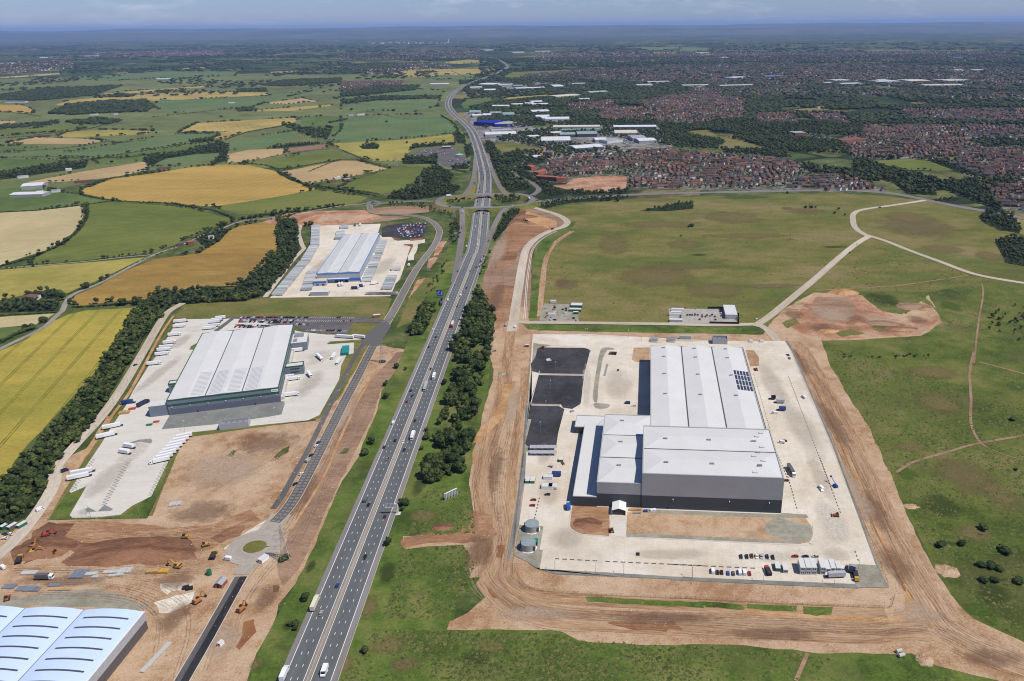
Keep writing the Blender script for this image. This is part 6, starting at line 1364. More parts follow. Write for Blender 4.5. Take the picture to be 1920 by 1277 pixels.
def add_lorry(p,rz,c,label,group=None,cab='white',l=13.6,z=ZV,with_cab=True,name='lorry',s=1.0):
    o=inst(name,cached(('tr',c,l),lambda: trailer_mesh(c,l)),None,(p.x,p.y,z),rz);tag(o,label,'lorry' if with_cab else 'trailer',group)
    inst('chassis',cached(('ch',l),lambda: MB().box(-1.0,1.0,-l+.2,2.0 if l > 0 else 0,.75,1.13).mesh('chassis',M['chassis'])),o)
    w=cached('lwh',lambda: whl(.5,.34))
    ax=[-l+1.6,-l+2.9,-l+4.2] if l > 10 else [-l+1.8]
    for y in ax+([-.6,1.6] if with_cab else []):
        for x in (-1.0,1.0): inst('wheel',w,o,(x,y,.5))
    if with_cab: k=inst('cab',cached('cab'+cab,lambda: cab_mesh(cab)),o,(0,.15,0));inst('windows',cached('cabg',cab_glass),k)
    else: inst('landing_leg',cached('leg',lambda: MB().box(-.9,-.7,-2.4,-2.2,0,1.15).box(.7,.9,-2.4,-2.2,0,1.15).mesh('landing_leg',M['chassis'])),o)
    if s != 1: o.scale=(s,s,s)
    return o
ORD=['nearest','second nearest','third nearest','fourth nearest','fifth nearest','sixth nearest','seventh nearest','eighth nearest','ninth nearest','tenth nearest','eleventh nearest','twelfth nearest','thirteenth nearest','fourteenth nearest','fifteenth nearest']
cnt={}
def olab(base,fmt):
    k=cnt.get(fmt,0);cnt[fmt]=k+1
    return fmt.replace('#',ORD[k] if k < len(ORD) else '%dth nearest' % (k+1))
MWH=-MA
def on_mw(ref,pts):
    L_=[]
    for a,b,kind,c in pts: x,y=Q1(ref,a,b);L_.append((y,x,kind,c))
    return L_
left=on_mw('B5',[(620,895,'car','silver'),(713,735,'car','blue'),(875,246,'van','grey'),(893,270,'car','black')])+on_mw('B3',[(1302,1164,'car','silver'),(1280,1078,'car','black'),(1350,898,'van','white'),(1362,1028,'car','black'),(1450,736,'car','red'),(1490,694,'car','black'),(1480,654,'car','black'),(1613,328,'car','black'),(1667,253,'car','black'),(1643,196,'car','white')])+on_mw('A5',[(1020,793,'van','white'),(1075,628,'car','blue'),(1125,490,'van','white'),(1175,380,'van','white'),(1112,520,'car','black'),(1062,700,'car','silver')])
right=on_mw('B5',[(640,1232,'bus','white'),(873,572,'car','black'),(985,342,'car','dark red'),(1000,6,'car','dark blue')])+on_mw('B3',[(1430,1100,'car','black'),(1423,1042,'car','white'),(1510,882,'car','black'),(1627,494,'car','black'),(1765,325,'car','white'),(1825,24,'car','black')])+on_mw('A5',[(1092,768,'van','white'),(1072,828,'car','black'),(1187,483,'van','white'),(1213,378,'car','red'),(1125,723,'car','dark blue'),(1180,606,'car','black'),(1145,628,'car','grey'),(1110,735,'car','silver'),(1200,440,'car','silver')])
for side,L_,rot in (('left',left,MWH),('right',right,MWH+math.pi)):
    L_.sort(reverse=True)
    for y,x,kind,c in L_:
        p=G(x,y)
        if kind == 'bus':
            o=add_car(p,rot,c,'long white minibus on the right carriageway near the bottom edge','motorway traffic',van=True,s=1.35)
        else:
            lab=olab(c+kind+side,'# %s %s to the camera on the %s carriageway' % (c,kind,side));add_car(p,rot,c,lab,'motorway traffic',van=(kind == 'van'))
for ref,a,b,side,c,cab,l,lab in (('B5',597,822,'left','cream','cream',9.5,'cream box lorry beside a silver car on the left carriageway'),('B5',418,1235,'left','white','white',6.5,'white lorry cut by the bottom edge on the left carriageway'),('B3',1716,-22,'left','dark blue','dark blue',12,'dark blue lorry far up the left carriageway'),('A5',990,800,'left','grey','white',13.6,'grey articulated lorry beside a white van on the left carriageway'),
                                   ('B3',1490,1015,'right','white','white',8,'white box lorry low on the right carriageway'),('B3',1583,652,'right','silver','silver',13.6,'long silver articulated lorry on the right carriageway'),('B3',1650,565,'right','white','white',8,'short white lorry just ahead of the silver articulated lorry'),('B3',1786,178,'right','cream','red',12,'cream lorry with a red cab up the right carriageway')):
    add_lorry(G(*Q1(ref,a,b)),MWH+(math.pi if side == 'right' else 0),c,lab,'motorway traffic',cab,l)
# far motorway traffic: small
fr=random.Random(5);fp=[p for p in mw if p.y > 1250][2::3];k=0;farcars=[]
for p in fp:
    for sgn in (-1,1):
        if fr.random() < .62:
            i=mw.index(p);t=(mw[min(i+1,len(mw)-1)]-mw[i-1]);t.normalize();n=Vector((t.y,-t.x,0));q=p+n*sgn*fr.choice((3.7,7.3,10.9))+t*fr.uniform(-12,12)
            farcars.append((q,math.atan2(-t.x,t.y)+(math.pi if sgn > 0 else 0),fr.choice(['white','white','silver','black','grey','blue','red']),fr.random() < .3))
for q,rz,c,van in farcars:
    if q.y < 2300: add_car(q,rz,c,'%s %s in the far motorway traffic beyond the roundabout' % (c,'van' if van else 'car'),'far motorway traffic',False,van=van)
# roundabout traffic
for ref,a,b,a2,b2,c,lab,kind in (('A5',1032,205,1066,200,'white','white lorry on the left part of the roundabout','l'),('A5',1475,220,1462,206,'white','white lorry on the right part of the roundabout','l'),('A5',1100,270,1000,262,'black','black car at the lower left of the roundabout','c'),('A5',1030,265,1010,262,'black','black car entering the roundabout at left','c'),('A5',1210,268,1180,269,'white','white car on the nearer bridge','c'),('A5',1385,258,1360,262,'white','white car on the lower right of the roundabout','c'),('A5',1104,296,1102,320,'white','white van stopped at the top of the left slip road','v'),('A5',1098,385,1098,360,'black','black car climbing the left slip road','c'),('A5',1320,312,1300,345,'white','white car on the right slip road near the bridge','c'),('A5',1250,455,1240,480,'black','black car on the right slip road','c')):
    p,q=G(*Q1(ref,a,b),BZ if b < 300 else 2),G(*Q1(ref,a2,b2),BZ if b < 300 else 2);rz=math.atan2(-(q.x-p.x),q.y-p.y)
    (add_lorry(p,rz,c,lab,None,z=p.z+ZV,l=9) if kind == 'l' else add_car(p,rz,c,lab,None,True,z=p.z+ZV,van=kind == 'v'))
def at2(ref,a,b,a2,b2): p,q=G(*Q1(ref,a,b)),G(*Q1(ref,a2,b2));return p,math.atan2(-(q.x-p.x),q.y-p.y)
# depot lorries and trailers (green-trimmed shed)
DR=R(15.2)
dl=[('B2',1395,137,'trailer'),('B2',1375,176,'lorry'),('B2',1340,238,'lorry'),('B2',1305,297,'lorry'),('B2',1278,332,'lorry'),('B2',1262,352,'lorry'),('B2',1248,384,'lorry'),('B2',1190,455,'lorry')]
for k,(ref,a,b,kind) in enumerate(dl):
    add_lorry(G(*Q1(ref,a,b)),DR-math.pi/2,'white','%s white lorry from the top in the row along the depot yard left edge' % ['first','second','third','fourth','fifth','sixth','seventh','eighth'][k],'lorries along the left edge of the depot yard',l=11 if kind == 'lorry' else 13.6,with_cab=kind == 'lorry',name=kind)
for k,(a,b,ang) in enumerate([(905,918,-62),(862,985,-60),(535,0,0)][:2]):
    add_lorry(G(*Q1('B2',a,b)),R(ang),'white','%s white semi-trailer at the left of the lower depot yard' % ('upper','lower')[k],None,l=13.6,with_cab=False,name='trailer')
for k,(a,b,w) in enumerate([(1000,1085,True),(968,1128,False)]): add_lorry(G(*Q1('B2',a,b)),R(-105),'white',('white box lorry with a dark cab by the zigzag rail','short white box trailer by the zigzag rail')[k],None,l=9,with_cab=False,name='trailer')
for k in range(8):
    a=1150+k*25;b=1200-k*26;add_lorry(G(*Q1('B2',a,b)),R(118),'white','%s white lorry in the slanting row beside the bare earth' % ['first','second','third','fourth','fifth','sixth','seventh','eighth'][k],'slanting row of lorries beside the bare earth',l=12,with_cab=k < 2,name='lorry' if k < 2 else 'trailer')
for k,(a,b) in enumerate([(570,195),(520,262)]): add_lorry(G(*Q1('E5',a,b)),R(-66),'white',('farther of two long white trailers at the lower left of the depot yard','nearer of two long white trailers at the lower left of the depot yard')[k],None,l=14.5,with_cab=False,name='trailer')
for k,(a,b) in enumerate([(1690,112),(1660,128),(1645,142),(1630,172),(1600,190)]): add_lorry(G(*Q1('B2',a,b)),DR-math.pi/2,'white','%s white lorry from the top beside the car park drive' % ['first','second','third','fourth','fifth'][k],'lorries beside the car park drive',l=11,with_cab=k > 2,name='lorry' if k > 2 else 'trailer')
for k,(a,b,wc) in enumerate([(685,322,1),(670,355,0),(632,500,1),(610,518,0),(632,570,1),(606,556,0),(622,688,1)]): add_lorry(G(*Q1('B3',a,b)),DR-math.pi/2,'white','%s white %s on the right side docks of the green-trimmed warehouse' % (['first','second','third','fourth','fifth','sixth','seventh'][k],'lorry' if wc else 'trailer'),'vehicles on the right side docks',l=11,with_cab=bool(wc),name='lorry' if wc else 'trailer')
p,rz=at2('B3',810,425,835,448);add_lorry(p,rz,'white','white articulated lorry turning in the middle of the depot yard',None,l=13)
p,rz=at2('B3',728,550,745,570);add_lorry(p,rz,'white','short white lorry alone in the middle of the depot yard',None,l=8)
p,rz=at2('B3',930,255,905,253);add_lorry(p,rz,'white','long white lorry leaving along the depot entrance road',None,l=20)
p,rz=at2('B3',1050,255,1040,254);add_lorry(p,rz,'white','white lorry waiting at the depot entrance',None,l=14)
for k,(a,b) in enumerate([(895,415),(932,455)]): add_lorry(G(*Q1('B3',a,b)),R(180),'white',('upper','lower')[k]+' white lorry parked beside the teal storage pen',None,l=9)
for k,(a,b,c) in enumerate([(1000,745,'blue'),(1100,745,'dark blue')]): add_lorry(G(*Q1('B2',a,b)),R(-20 if k else-75),c,('blue covered trailer by the heap of timber','dark blue tanker lorry by the plant room')[k],None,l=10,with_cab=bool(k),cab='dark blue',name='lorry' if k else 'trailer')
# car park of the green-trimmed shed
ck=random.Random(11);cpoly=wpoly(cpk);gwall=[(p.x,p.y) for p in [G(412,640),G(412,640)]]
rows=[((205,104),(700,106),.95),((195,126),(640,129),.92),((190,138),(600,143),.92),((165,165),(480,170),.92),((160,177),(440,183),.92),((620,158),(700,160),.8),((720,104),(1060,106),.06),((650,130),(1030,130),.12),((700,200),(1000,206),.25)]
nb=MB();ncar=0
for (a,b),(a2,b2),dens in rows:
    p,q=G(*Q1('B3',a,b)),G(*Q1('B3',a2,b2));d=(q-p);n=int(d.length/2.6);rz=math.atan2(d.y,d.x);t=d.normalized();nn=Vector((-t.y,t.x,0))
    for i in range(n+1):
        c0=p+t*(i*2.6);e=t*.13;zz=Vector((0,0,ZV+.015));nb.face([c0-e-nn*2.4+zz,c0+e-nn*2.4+zz,c0+e+nn*2.4+zz,c0-e+nn*2.4+zz])
        if ck.random() < dens and ncar < 165:
            c=ck.choices(['black','dark blue','dark red','silver','white','red','grey'],(3,3,2,4,4,3,3))[0]
            add_car(c0+t*1.3,rz+ck.choice((0,math.pi)),c,'%s car parked in the rows behind the green-trimmed warehouse' % c,'cars parked behind the green-trimmed warehouse',False);ncar += 1
nb.build('bay_line',M['paint'],dep)
# cars in the right yard
yc=[('C4',517,735,'dark blue'),('C4',560,735,'black'),('C4',596,730,'dark red'),('C4',632,733,'white'),('C4',668,735,'silver'),('C4',712,736,'black'),('C4',755,740,'black')]
for k,(ref,a,b,c) in enumerate(yc): add_car(G(*Q1(ref,a,b+8)),RA+math.pi,c,'%s car, %s from left in the farther row near the cabins' % (c,['first','second','third','fourth','fifth','sixth','seventh'][k]),'farther row of cars in the front yard')
yc=[('C4',305,842,'white',1),('C4',340,852,'black',0),('C4',372,852,'black',0),('C4',420,858,'bright blue',0),('C4',459,860,'grey',0),('C4',507,852,'white',1),('C4',541,852,'white',1),('C4',580,860,'red',0)]
for k,(ref,a,b,c,v) in enumerate(yc): add_car(G(*Q1(ref,a,b+8)),RA,c,'%s %s, %s from left in the nearer row near the yard edge' % (c,'van' if v else 'car',['first','second','third','fourth','fifth','sixth','seventh','eighth'][k]),'nearer row of vehicles in the front yard',van=bool(v))
for ref,a,b,c,ang,lab in (('C4',920,740,'red',88,'dark red car behind the stacked cabins'),('C4',998,742,'dark blue',88,'dark blue car behind the stacked cabins'),('C4',1072,742,'silver',88,'silver car behind the stacked cabins'),('C4',1115,240,'white',10,'white car alone on the right side of the concrete yard'),('C3',240,716,'red',85,'upper red car by the left edge of the concrete yard'),('C3',232,758,'red',85,'lower red car by the left edge of the concrete yard'),('C3',345,676,'black',88,'black car below the white cabins at the yard left side'),('C3',405,625,'silver',5,'silver car beside the white cabins at the yard left side'),('C3',462,442,'red',20,'small red car beside the green skip'),('C3',368,465,'silver',60,'silver car near the row of arched shelters'),('C2',1265,268,'black',30,'upper black car at the top right of the concrete yard'),('C2',1278,293,'black',15,'lower black car at the top right of the concrete yard'),('C2',985,168,'white',85,'left white van behind the pale shed near the access road'),('C2',1065,168,'white',85,'right white van behind the pale shed near the access road'),('C2',1218,925,'white',70,'white van beside the right wall of the high block'),('C2',1240,912,'black',70,'black car beside the right wall of the high block'),('C2',1512,1265,'white',20,'white van low on the right yard'),('C2',1385,585,'white',20,'white van by the right kerb of the yard'),('C2',1165,705,'white',85,'white van below the blue trailer'),('C2',1250,1210,'dark red',85,'dark red car by the right corner of the high block'),('C1',1195,540,'grey',0,'grey car alone on the concrete left of the pale shed'),('C1',1262,790,'dark blue',80,'dark blue van by the shadowed docks'),('C1',1310,808,'white',85,'white car by the shadowed docks'),('C1',850,850,'silver',-60,'silver car at the corner of the black car park'),('C1',675,470,'white',-70,'white van alone on the black car park'),('C1',425,218,'white',0,'white van on the haul road corner'),('C1',355,205,'silver',0,'silver pickup on the haul road edge'),('C1',268,395,'silver',85,'silver car parked beside the haul road belt'),('E1',85,30,'dark blue',70,'dark blue car at the left edge of the site'),('E1',185,30,'white',70,'upper white car at the left edge of the site'),('E1',80,105,'white',85,'lower white car at the left edge of the site'),('E1',50,605,'white',60,'white van at the left edge below the diggers'),('B2',1015,462,'black',-20,'black car driving on the left haul road'),('B4',375,75,'dark blue',-40,'dark blue pickup on the left haul road'),('B4',232,297,'white',-25,'white van on the left haul road'),('B3',790,1042,'blue',-20,'blue car by the cones on the ribbed road'),('B3',772,1070,'white',-20,'white car by the cones on the ribbed road'),('B3',735,1138,'black',-20,'black car lower on the ribbed road'),('B3',712,1180,'silver',-20,'silver van lower on the ribbed road'),('B5',473,150,'black',-25,'black car near the bottom of the ribbed road'),('B5',505,92,'white',-25,'white car near the bottom of the ribbed road'),('B5',82,582,'white',80,'white pickup left of the site roundabout'),('B1',1155,455,'black',-42,'black car on the diagonal access road'),('B1',1188,418,'white',-40,'white car on the diagonal access road'),('B1',1287,258,'green',-70,'dark lorry-like pickup on the upper access road'),('B1',745,748,'white',-45,'white car at the gate of the access road'),('A5',1608,392,'black',-60,'dark pickup on the curved access road'),('A5',1120,0,'white',0,'white van far along the motorway slip')):
    v='van' in lab or 'pickup' in lab;add_car(G(*Q1(ref,a,b)),R(ang),c,lab,None,True,van=v)
for ref,a,b,c,ang,l,lab,wc in (('C2',1180,625,'silver',86,7,'grey blue box trailer on the right yard',0),('C2',1198,682,'blue',86,6,'blue box trailer on the right yard',0),('C2',1140,598,'black',86,4,'black skip above the box trailer on the right yard',0),('C3',380,535,'blue',88,7,'blue and white lorry among the yard cabins',1),('C2',1305,1170,'grey',184,12,'dark low loader lorry beside the right wall of the high block',1),('E1',850,790,'grey',-88,8,'grey flatbed lorry with a white cab on the construction site',1),('C3',500,765,'bright blue',8,5,'bright blue lorry at the corner of the loading canopy',1),('C4',1320,850,'dark blue',60,4,'dark tractor unit at the yard corner',1)):
    add_lorry(G(*Q1(ref,a,b)),R(ang),c,lab,None,l=l,with_cab=bool(wc),cab='white' if c != 'dark blue' else c,name='lorry' if wc else 'trailer')
# trailers at the blue shed: rows side by side
tk=0
def tone_mat():
    m,nt,b=mat0('trailer_roof_tones',.5,.3);oi=nod(nt,'ShaderNodeObjectInfo');r=ramp(nt,[(0,(.26,.28,.28)),(.4,(.40,.42,.41)),(.8,(.48,.49,.47)),(1,(.62,.62,.60))]);nt.links.new(oi.outputs['Random'],r.inputs[0]);nt.links.new(r.outputs[0],b.inputs['Base Color']);return m
def trailer_row(a,b,ang_off,lab,grp,pitch=3.5,l=13.6):
    global tk
    p,q=G(*a),G(*b);d=q-p;n=int(d.length/pitch);t=d.normalized();rz=math.atan2(-t.x,t.y)+ang_off
    me=cached(('rowtr',l),lambda: MB().box(-1.27,1.27,-l,0,1.1,3.95).box(-1.0,1.0,-l+.4,-.4,.8,1.1).box(-1.1,1.1,-l+1,-l+4.6,.05,.8).box(-.9,.9,-3,-2.6,.05,.8).mesh('parked_trailer',tone_mat()))
    for i in range(n):
        if rng.random() < .02: continue
        o=inst('parked_trailer',me,None,tuple((p+t*(i*pitch+1.5))[:2])+(ZV-.05,),rz);tag(o,lab,'trailer',grp);tk += 1
BG='trailers parked at the blue shed'
trailer_row(Q1('E6',240,1240),Q1('E6',640,745),math.pi/2*-1,'grey trailer in the long lower row along the blue shed left fence',BG+' left fence')
trailer_row(Q1('E6',650,740),Q1('E6',785,500),math.pi/2*-1,'grey trailer mid-row along the blue shed left fence',BG+' left fence middle')
trailer_row(Q1('E6',792,495),Q1('E6',795,200),math.pi/2*-1,'grey trailer at the far end of the blue shed left fence row',BG+' left fence far')
trailer_row(Q1('E7',290,1030),Q1('E7',370,845),-math.pi/2,'grey trailer in the lowest block along the right docks of the blue shed',BG+' lowest right docks')
trailer_row(Q1('E7',378,830),Q1('E7',450,640),-math.pi/2,'grey trailer in the middle block along the right docks of the blue shed',BG+' middle right docks')
trailer_row(Q1('E7',460,625),Q1('E7',530,430),-math.pi/2,'grey trailer in the top block along the right docks of the blue shed',BG+' top right docks')
trailer_row(Q1('E6',680,1160),Q1('E6',770,870),-math.pi/2,'grey trailer on the left front docks of the blue shed',BG+' left front docks')
trailer_row(Q1('E7',600,1150),Q1('E7',660,1000),-math.pi/2,'grey trailer in the lower right corner row of the blue shed yard',BG+' lower right corner')
trailer_row(Q1('E7',385,1225),Q1('E7',570,1225),math.pi,'grey trailer end-on at the front right of the blue shed yard',BG+' front right',3.0)
trailer_row(Q1('E7',195,1225),Q1('E7',370,1225),math.pi,'grey trailer end-on at the front of the blue shed yard',BG+' front',3.0)
for (a,b),(a2,b2) in (((1160,345),(1145,395)),((1170,290),(1165,330)),((1225,235),(1225,190)),): trailer_row(Q1('E6',a2,b2) if b2 > b else Q1('E6',a,b),Q1('E6',a,b) if b2 > b else Q1('E6',a2,b2),-math.pi/2,'grey trailer in a short block behind the blue shed',BG+' behind')
trailer_row(Q1('E7',730,862),Q1('E7',735,820),-math.pi/2,'grey trailer alone in the open right yard of the blue shed',BG+' open yard');trailer_row(Q1('E7',670,990),Q1('E7',676,955),-math.pi/2,'grey trailer in the small block above the lower right corner row',BG+' small block')
print('trailers',tk)
# blue shed front clutter
for ref,a,b,c,ang,l,lab in (('E6',1090,1075,'white',20,9,'white tanker lorry in front of the blue shed doors'),('E6',1130,1070,'white',20,9,'second white lorry in front of the blue shed doors'),('E6',1360,1140,'dark blue',-85,8,'dark blue curtain lorry in front of the blue shed'),('E6',1440,1105,'blue',-80,5,'blue lorry at the front right corner of the blue shed'),('E7',380,1060,'white',-55,9,'white crane lorry in the yard right of the blue shed'),('E6',1405,180,'white',12,10,'white lorry behind the far end of the blue shed'),('E6',1330,180,'grey',12,10,'dark lorry behind the far end of the blue shed')):
    add_lorry(G(*Q1(ref,a,b)),R(ang),c,lab,None,l=l)
p,rz=at2('E7',860,790,875,770);add_lorry(p,rz,'white','white lorry on the path beside the blue shed yard fence',None,l=6,with_cab=False,name='trailer')
# far car parks: one mass
vs=[];fs=[];ms=[];mk=['white','silver','black','red','blue','grey']
def far_cars(px,n,seed):
    r=random.Random(seed);poly=wpoly(px);xs=[q[0] for q in poly];ys=[q[1] for q in poly];got=0
    for _ in range(n*20):
        x,y=r.uniform(min(xs),max(xs)),r.uniform(min(ys),max(ys));y=round(y/7)*7+r.uniform(-.4,.4)
        if not inside(poly,x,y) or not off_sheds(x,y): continue
        b=MB().box(-.9,.9,-2.1,2.1,.2,.9).box(-.75,.75,-1.3,.8,.9,1.45,top=(.1,.1,.3,.4));n0=len(vs);vs.extend([(x+p[0],y+p[1],p[2]+.45) for p in b.v]);fs.extend([tuple(n0+i for i in f) for f in b.f]);ms.extend([r.choices(range(6),(3,4,3,3,4,4))[0]]*len(b.f));got += 1
        if got >= n: break
far_cars(Q('E7',(680,210),(900,150),(1110,155),(1120,230),(1050,350),(760,370),(700,330)),190,1)
far_cars(Q('D3',(170,600),(340,500),(700,470),(880,470),(760,560),(560,640),(300,650)),70,2);far_cars(Q('D3',(640,660),(1080,640),(1080,720),(760,790)),25,3)
far_cars(Q('D1',(980,930),(1150,920),(1350,1010),(1050,1060)),170,4);far_cars([(930,248),(1005,243),(1010,262),(930,262)],150,5);far_cars(Q('A3',(560,730),(780,740),(860,780),(740,800),(640,780)),160,6);far_cars(Q('D2',(1180,660),(1310,660),(1310,720),(1190,730)),50,7);far_cars(Q('A2',(930,905),(1060,895),(1100,920),(940,930)),70,8)
me=bpy.data.meshes.new('distant_cars');me.from_pydata(vs,[],fs);[me.materials.append(paint(c)) for c in mk];me.polygons.foreach_set('material_index',ms);me.update()
tag(link(bpy.data.objects.new('distant_cars',me)),'small cars massed in the far car parks and service area','cars',kind='stuff')
# ------------------------------------------------------------------ plant and street furniture
M['plant_y']=sol('machine_yellow',(.46,.27,.05),.5,var=.1);M['plant_o']=sol('machine_orange',(.42,.15,.04),.5,var=.1);M['plant_r']=sol('machine_red',(.38,.05,.03),.5,var=.1);M['trackm']=sol('crawler_track',(.035,.03,.026),.9)
def excavator(ref,a,b,ang,mk,lab,reach=1.0):
    p=G(*Q1(ref,a,b));e=empty('excavator',(p.x,p.y,.3),R(ang),lab,'excavator')
    for x in (-1.5,.8): MB().prism([(-2.3,.45),(-2.0,.05),(2.0,.05),(2.3,.45),(2.0,.95),(-2.0,.95)],x,x+.7).build('crawler_track',M['trackm'],e)
    MB().box(-1.45,1.45,-2.4,1.6,1.05,2.3).build('body',M[mk],e);MB().box(-1.4,-.2,.1,1.9,2.3,3.3,top=(.1,.1,.1,.3)).build('cab',M['vglass'],e);MB().box(-1.4,1.4,-2.5,-1.6,2.3,2.6).build('counterweight',M['trackm'],e)
    MB().bar((.3,1.4,2.0),(.3,4.6*reach,5.4),.42).bar((.3,4.6*reach,5.4),(.3,6.2*reach,4.6),.36).build('boom',M[mk],e);MB().bar((.3,6.2*reach,4.7),(.3,7.3*reach,1.7),.3).build('arm',M[mk],e)
    MB().prism([(6.7*reach,1.9),(7.6*reach,1.8),(7.6*reach,.7),(6.9*reach,.5),(6.4*reach,1.0)],-.4,1.0).build('bucket',M['trackm'],e);return e
def dozer(ref,a,b,ang,mk,lab):
    p=G(*Q1(ref,a,b));e=empty('bulldozer',(p.x,p.y,.3),R(ang),lab,'bulldozer')
    for x in (-1.5,.9): MB().prism([(-2.1,.5),(-1.8,.05),(1.8,.05),(2.1,.5),(1.8,1.0),(-1.8,1.0)],x,x+.6).build('crawler_track',M['trackm'],e)
    MB().box(-.85,.85,-1.9,2.0,.9,1.9).build('body',M[mk],e);MB().box(-.85,.85,-1.6,.2,1.9,3.1,top=(.1,.1,.2,.2)).build('cab',M['vglass'],e);MB().box(-1.9,1.9,2.7,3.0,.1,1.4).box(-1.2,-1.0,1.0,2.7,.5,.8).box(1.0,1.2,1.0,2.7,.5,.8).build('blade',M[mk],e)
def dumper(ref,a,b,ang,mk,lab):
    p=G(*Q1(ref,a,b));e=empty('dump_truck',(p.x,p.y,.3),R(ang),lab,'dump truck')
    MB().prism([(-4.8,2.2),(-4.4,1.4),(.4,1.2),(.9,2.9),(-4.6,2.9)],-1.4,1.4).build('tipper_body',M['trackm'],e);MB().box(-1.3,1.3,1.2,3.6,1.0,2.9,top=(.1,.1,.1,.5)).build('cab',M[mk],e);MB().box(-.6,.6,-4.4,3.2,.7,1.2).build('frame',M['chassis'],e)
    w=cached('dw',lambda: whl(.85,.6))
    for y in (-3.6,-1.8,2.4):
        for x in (-1.2,1.2): inst('wheel',w,e,(x,y,.85))
excavator('E1',575,250,0,'plant_o','orange excavator with its boom raised on the dark soil',.8);excavator('E1',560,350,-80,'plant_y','yellow excavator loading on the dark soil');excavator('E1',800,45,-70,'plant_r','red excavator at the top of the dark soil',.8)
excavator('E2',860,415,80,'plant_y','yellow excavator with its arm stretched left by the material stacks',1.1);excavator('E2',1090,835,-30,'plant_o','orange excavator beside the white stone trench',.8);excavator('B4',1385,875,-20,'plant_o','small orange excavator right of the new black road',.6);excavator('A5',1460,345,60,'trackm','dark excavator on the orange clay by the roundabout',.8)
dozer('E2',945,58,-85,'plant_y','yellow bulldozer levelling the brown earth, upper one');dozer('E2',1185,155,-60,'plant_y','yellow bulldozer levelling the brown earth, lower one');dozer('E1',125,1140,30,'plant_o','orange loader near the arched roof at the left edge');dozer('E1',945,350,60,'plant_o','small orange roller on the levelled earth');dozer('C1',630,375,60,'plant_o','orange paver on the corner of the black car park');dozer('C4',1228,434,80,'plant_o','small orange loader on the concrete patch of the right yard');dozer('C3',825,950,10,'plant_o','small orange digger beside the tent ramp');dozer('C2',1028,380,10,'plant_r','red skip loader beside the pale shed');dozer('E1',1,1,0,'plant_o','x') if False else None
dumper('E2',1290,275,10,'plant_y','articulated dump truck near the site roundabout');dumper('E1',345,470,20,'plant_y','grey dump truck below the excavators on the dark soil')
dumper('C1',1150,420,80,'plant_r','red and yellow plant on the concrete below the gravel island')
# boom lift
p=G(*Q1('C4',1222,215));e=empty('boom_lift',(p.x,p.y,ZV),R(10),'blue boom lift by the right edge of the concrete yard','boom lift');MB().box(-1.2,1.2,-2,2,.5,1.5).build('base',M['c_bright blue'],e);MB().box(-.9,.9,-2.4,.8,1.5,2.3).build('turret',M['c_blue'],e);MB().bar((0,-1.5,2.2),(-.6,6.5,5.0),.28).build('boom',M['c_bright blue'],e);MB().box(-1.3,.1,6.3,7.2,4.4,5.5).build('basket',M['chassis'],e)
for x in (-1.1,1.1):
    for y in (-1.4,1.4): inst('wheel',cached('wh5',lambda: whl(.5,.4)),e,(x,y,.5))
# cabins: stacked grey site offices
M['cabin']=sol('grey_cabin',(.42,.45,.46),.5,var=.06)
def cabin(p,rz,l,w,h,z,mk,lab,grp=None,win=True,name='site_cabin'):
    e=empty(name,(p.x,p.y,z),rz,lab,'cabin',grp);MB().box(0,w,0,l,.1,h-.12).build('wall',M[mk],e);MB().box(-.08,w+.08,-.08,l+.08,h-.12,h).build('roof',M['roofw'],e)
    MB().box(.1,w-.1,.1,l-.1,0,.1).build('base_frame',M['chassis'],e)
    if win:
        for x in (.5,w-1.4): MB().box(x,x+.9,-.05,-.01,1.0,2.0).build('window',M['vglass'],e)
    return e
k=0
for i,(a,b) in enumerate([(957,872),(1001,872),(1042,872),(1108,872)]):
    for lev in range(2):
        p=G(*Q1('C4',a,b));cabin(p,RA,9.5,3.2,2.7,ZV+lev*2.72,'cabin','%s grey cabin of the %s stack from the left in the yard corner' % (('lower','upper')[lev],['first','second','third','fourth'][i]),'stacked grey cabins in the yard corner')
for (a,b,mk,lab) in [(1150,855,'cabin','single grey cabin right of the stacked cabins'),(1190,850,'cabin','second single grey cabin right of the stacked cabins'),(1232,850,'c_cream','cream cabin at the right end of the cabins'),(775,850,'c_green','bright green container beside the red machine in the yard'),(832,862,'c_silver','grey brown container next to the green container')]: cabin(G(*Q1('C4',a,b)),RA,7 if mk != 'cabin' else 9,3,2.7,ZV,mk,lab)
for (a,b,l,lab) in [(1165,895,3,'long low grey tank trailer in front of the cabins')]: add_lorry(G(*Q1('C4',a,b)),R(94),'silver',lab,None,l=11,with_cab=False,name='trailer')
dumper('C4',715,850,5,'plant_r','red crane lorry beside the green container');dumper('C4',1375,900,170,'plant_y','yellow tipper at the yard gravel corner')
for (a,b,mk,l,w,lab) in [(315,560,'c_white',4,7,'white cabin with a blue end among the yard cabins'),(300,632,'c_white',5,8,'long white cabin by the yard left edge'),(352,632,'c_white',5,6,'square white cabin by the yard left edge'),(180,590,'c_green',6,3,'left green skip by the yard left edge'),(215,590,'c_green',6,3.4,'right green skip by the yard left edge'),(430,430,'c_green',4,3.4,'dark green skip beside the red car'),(120,900,'x',0,0,'')][:6]: cabin(G(*Q1('C3',a,b)),RA,l,w,2.4,ZV,mk,lab,None,False,'site_cabin')
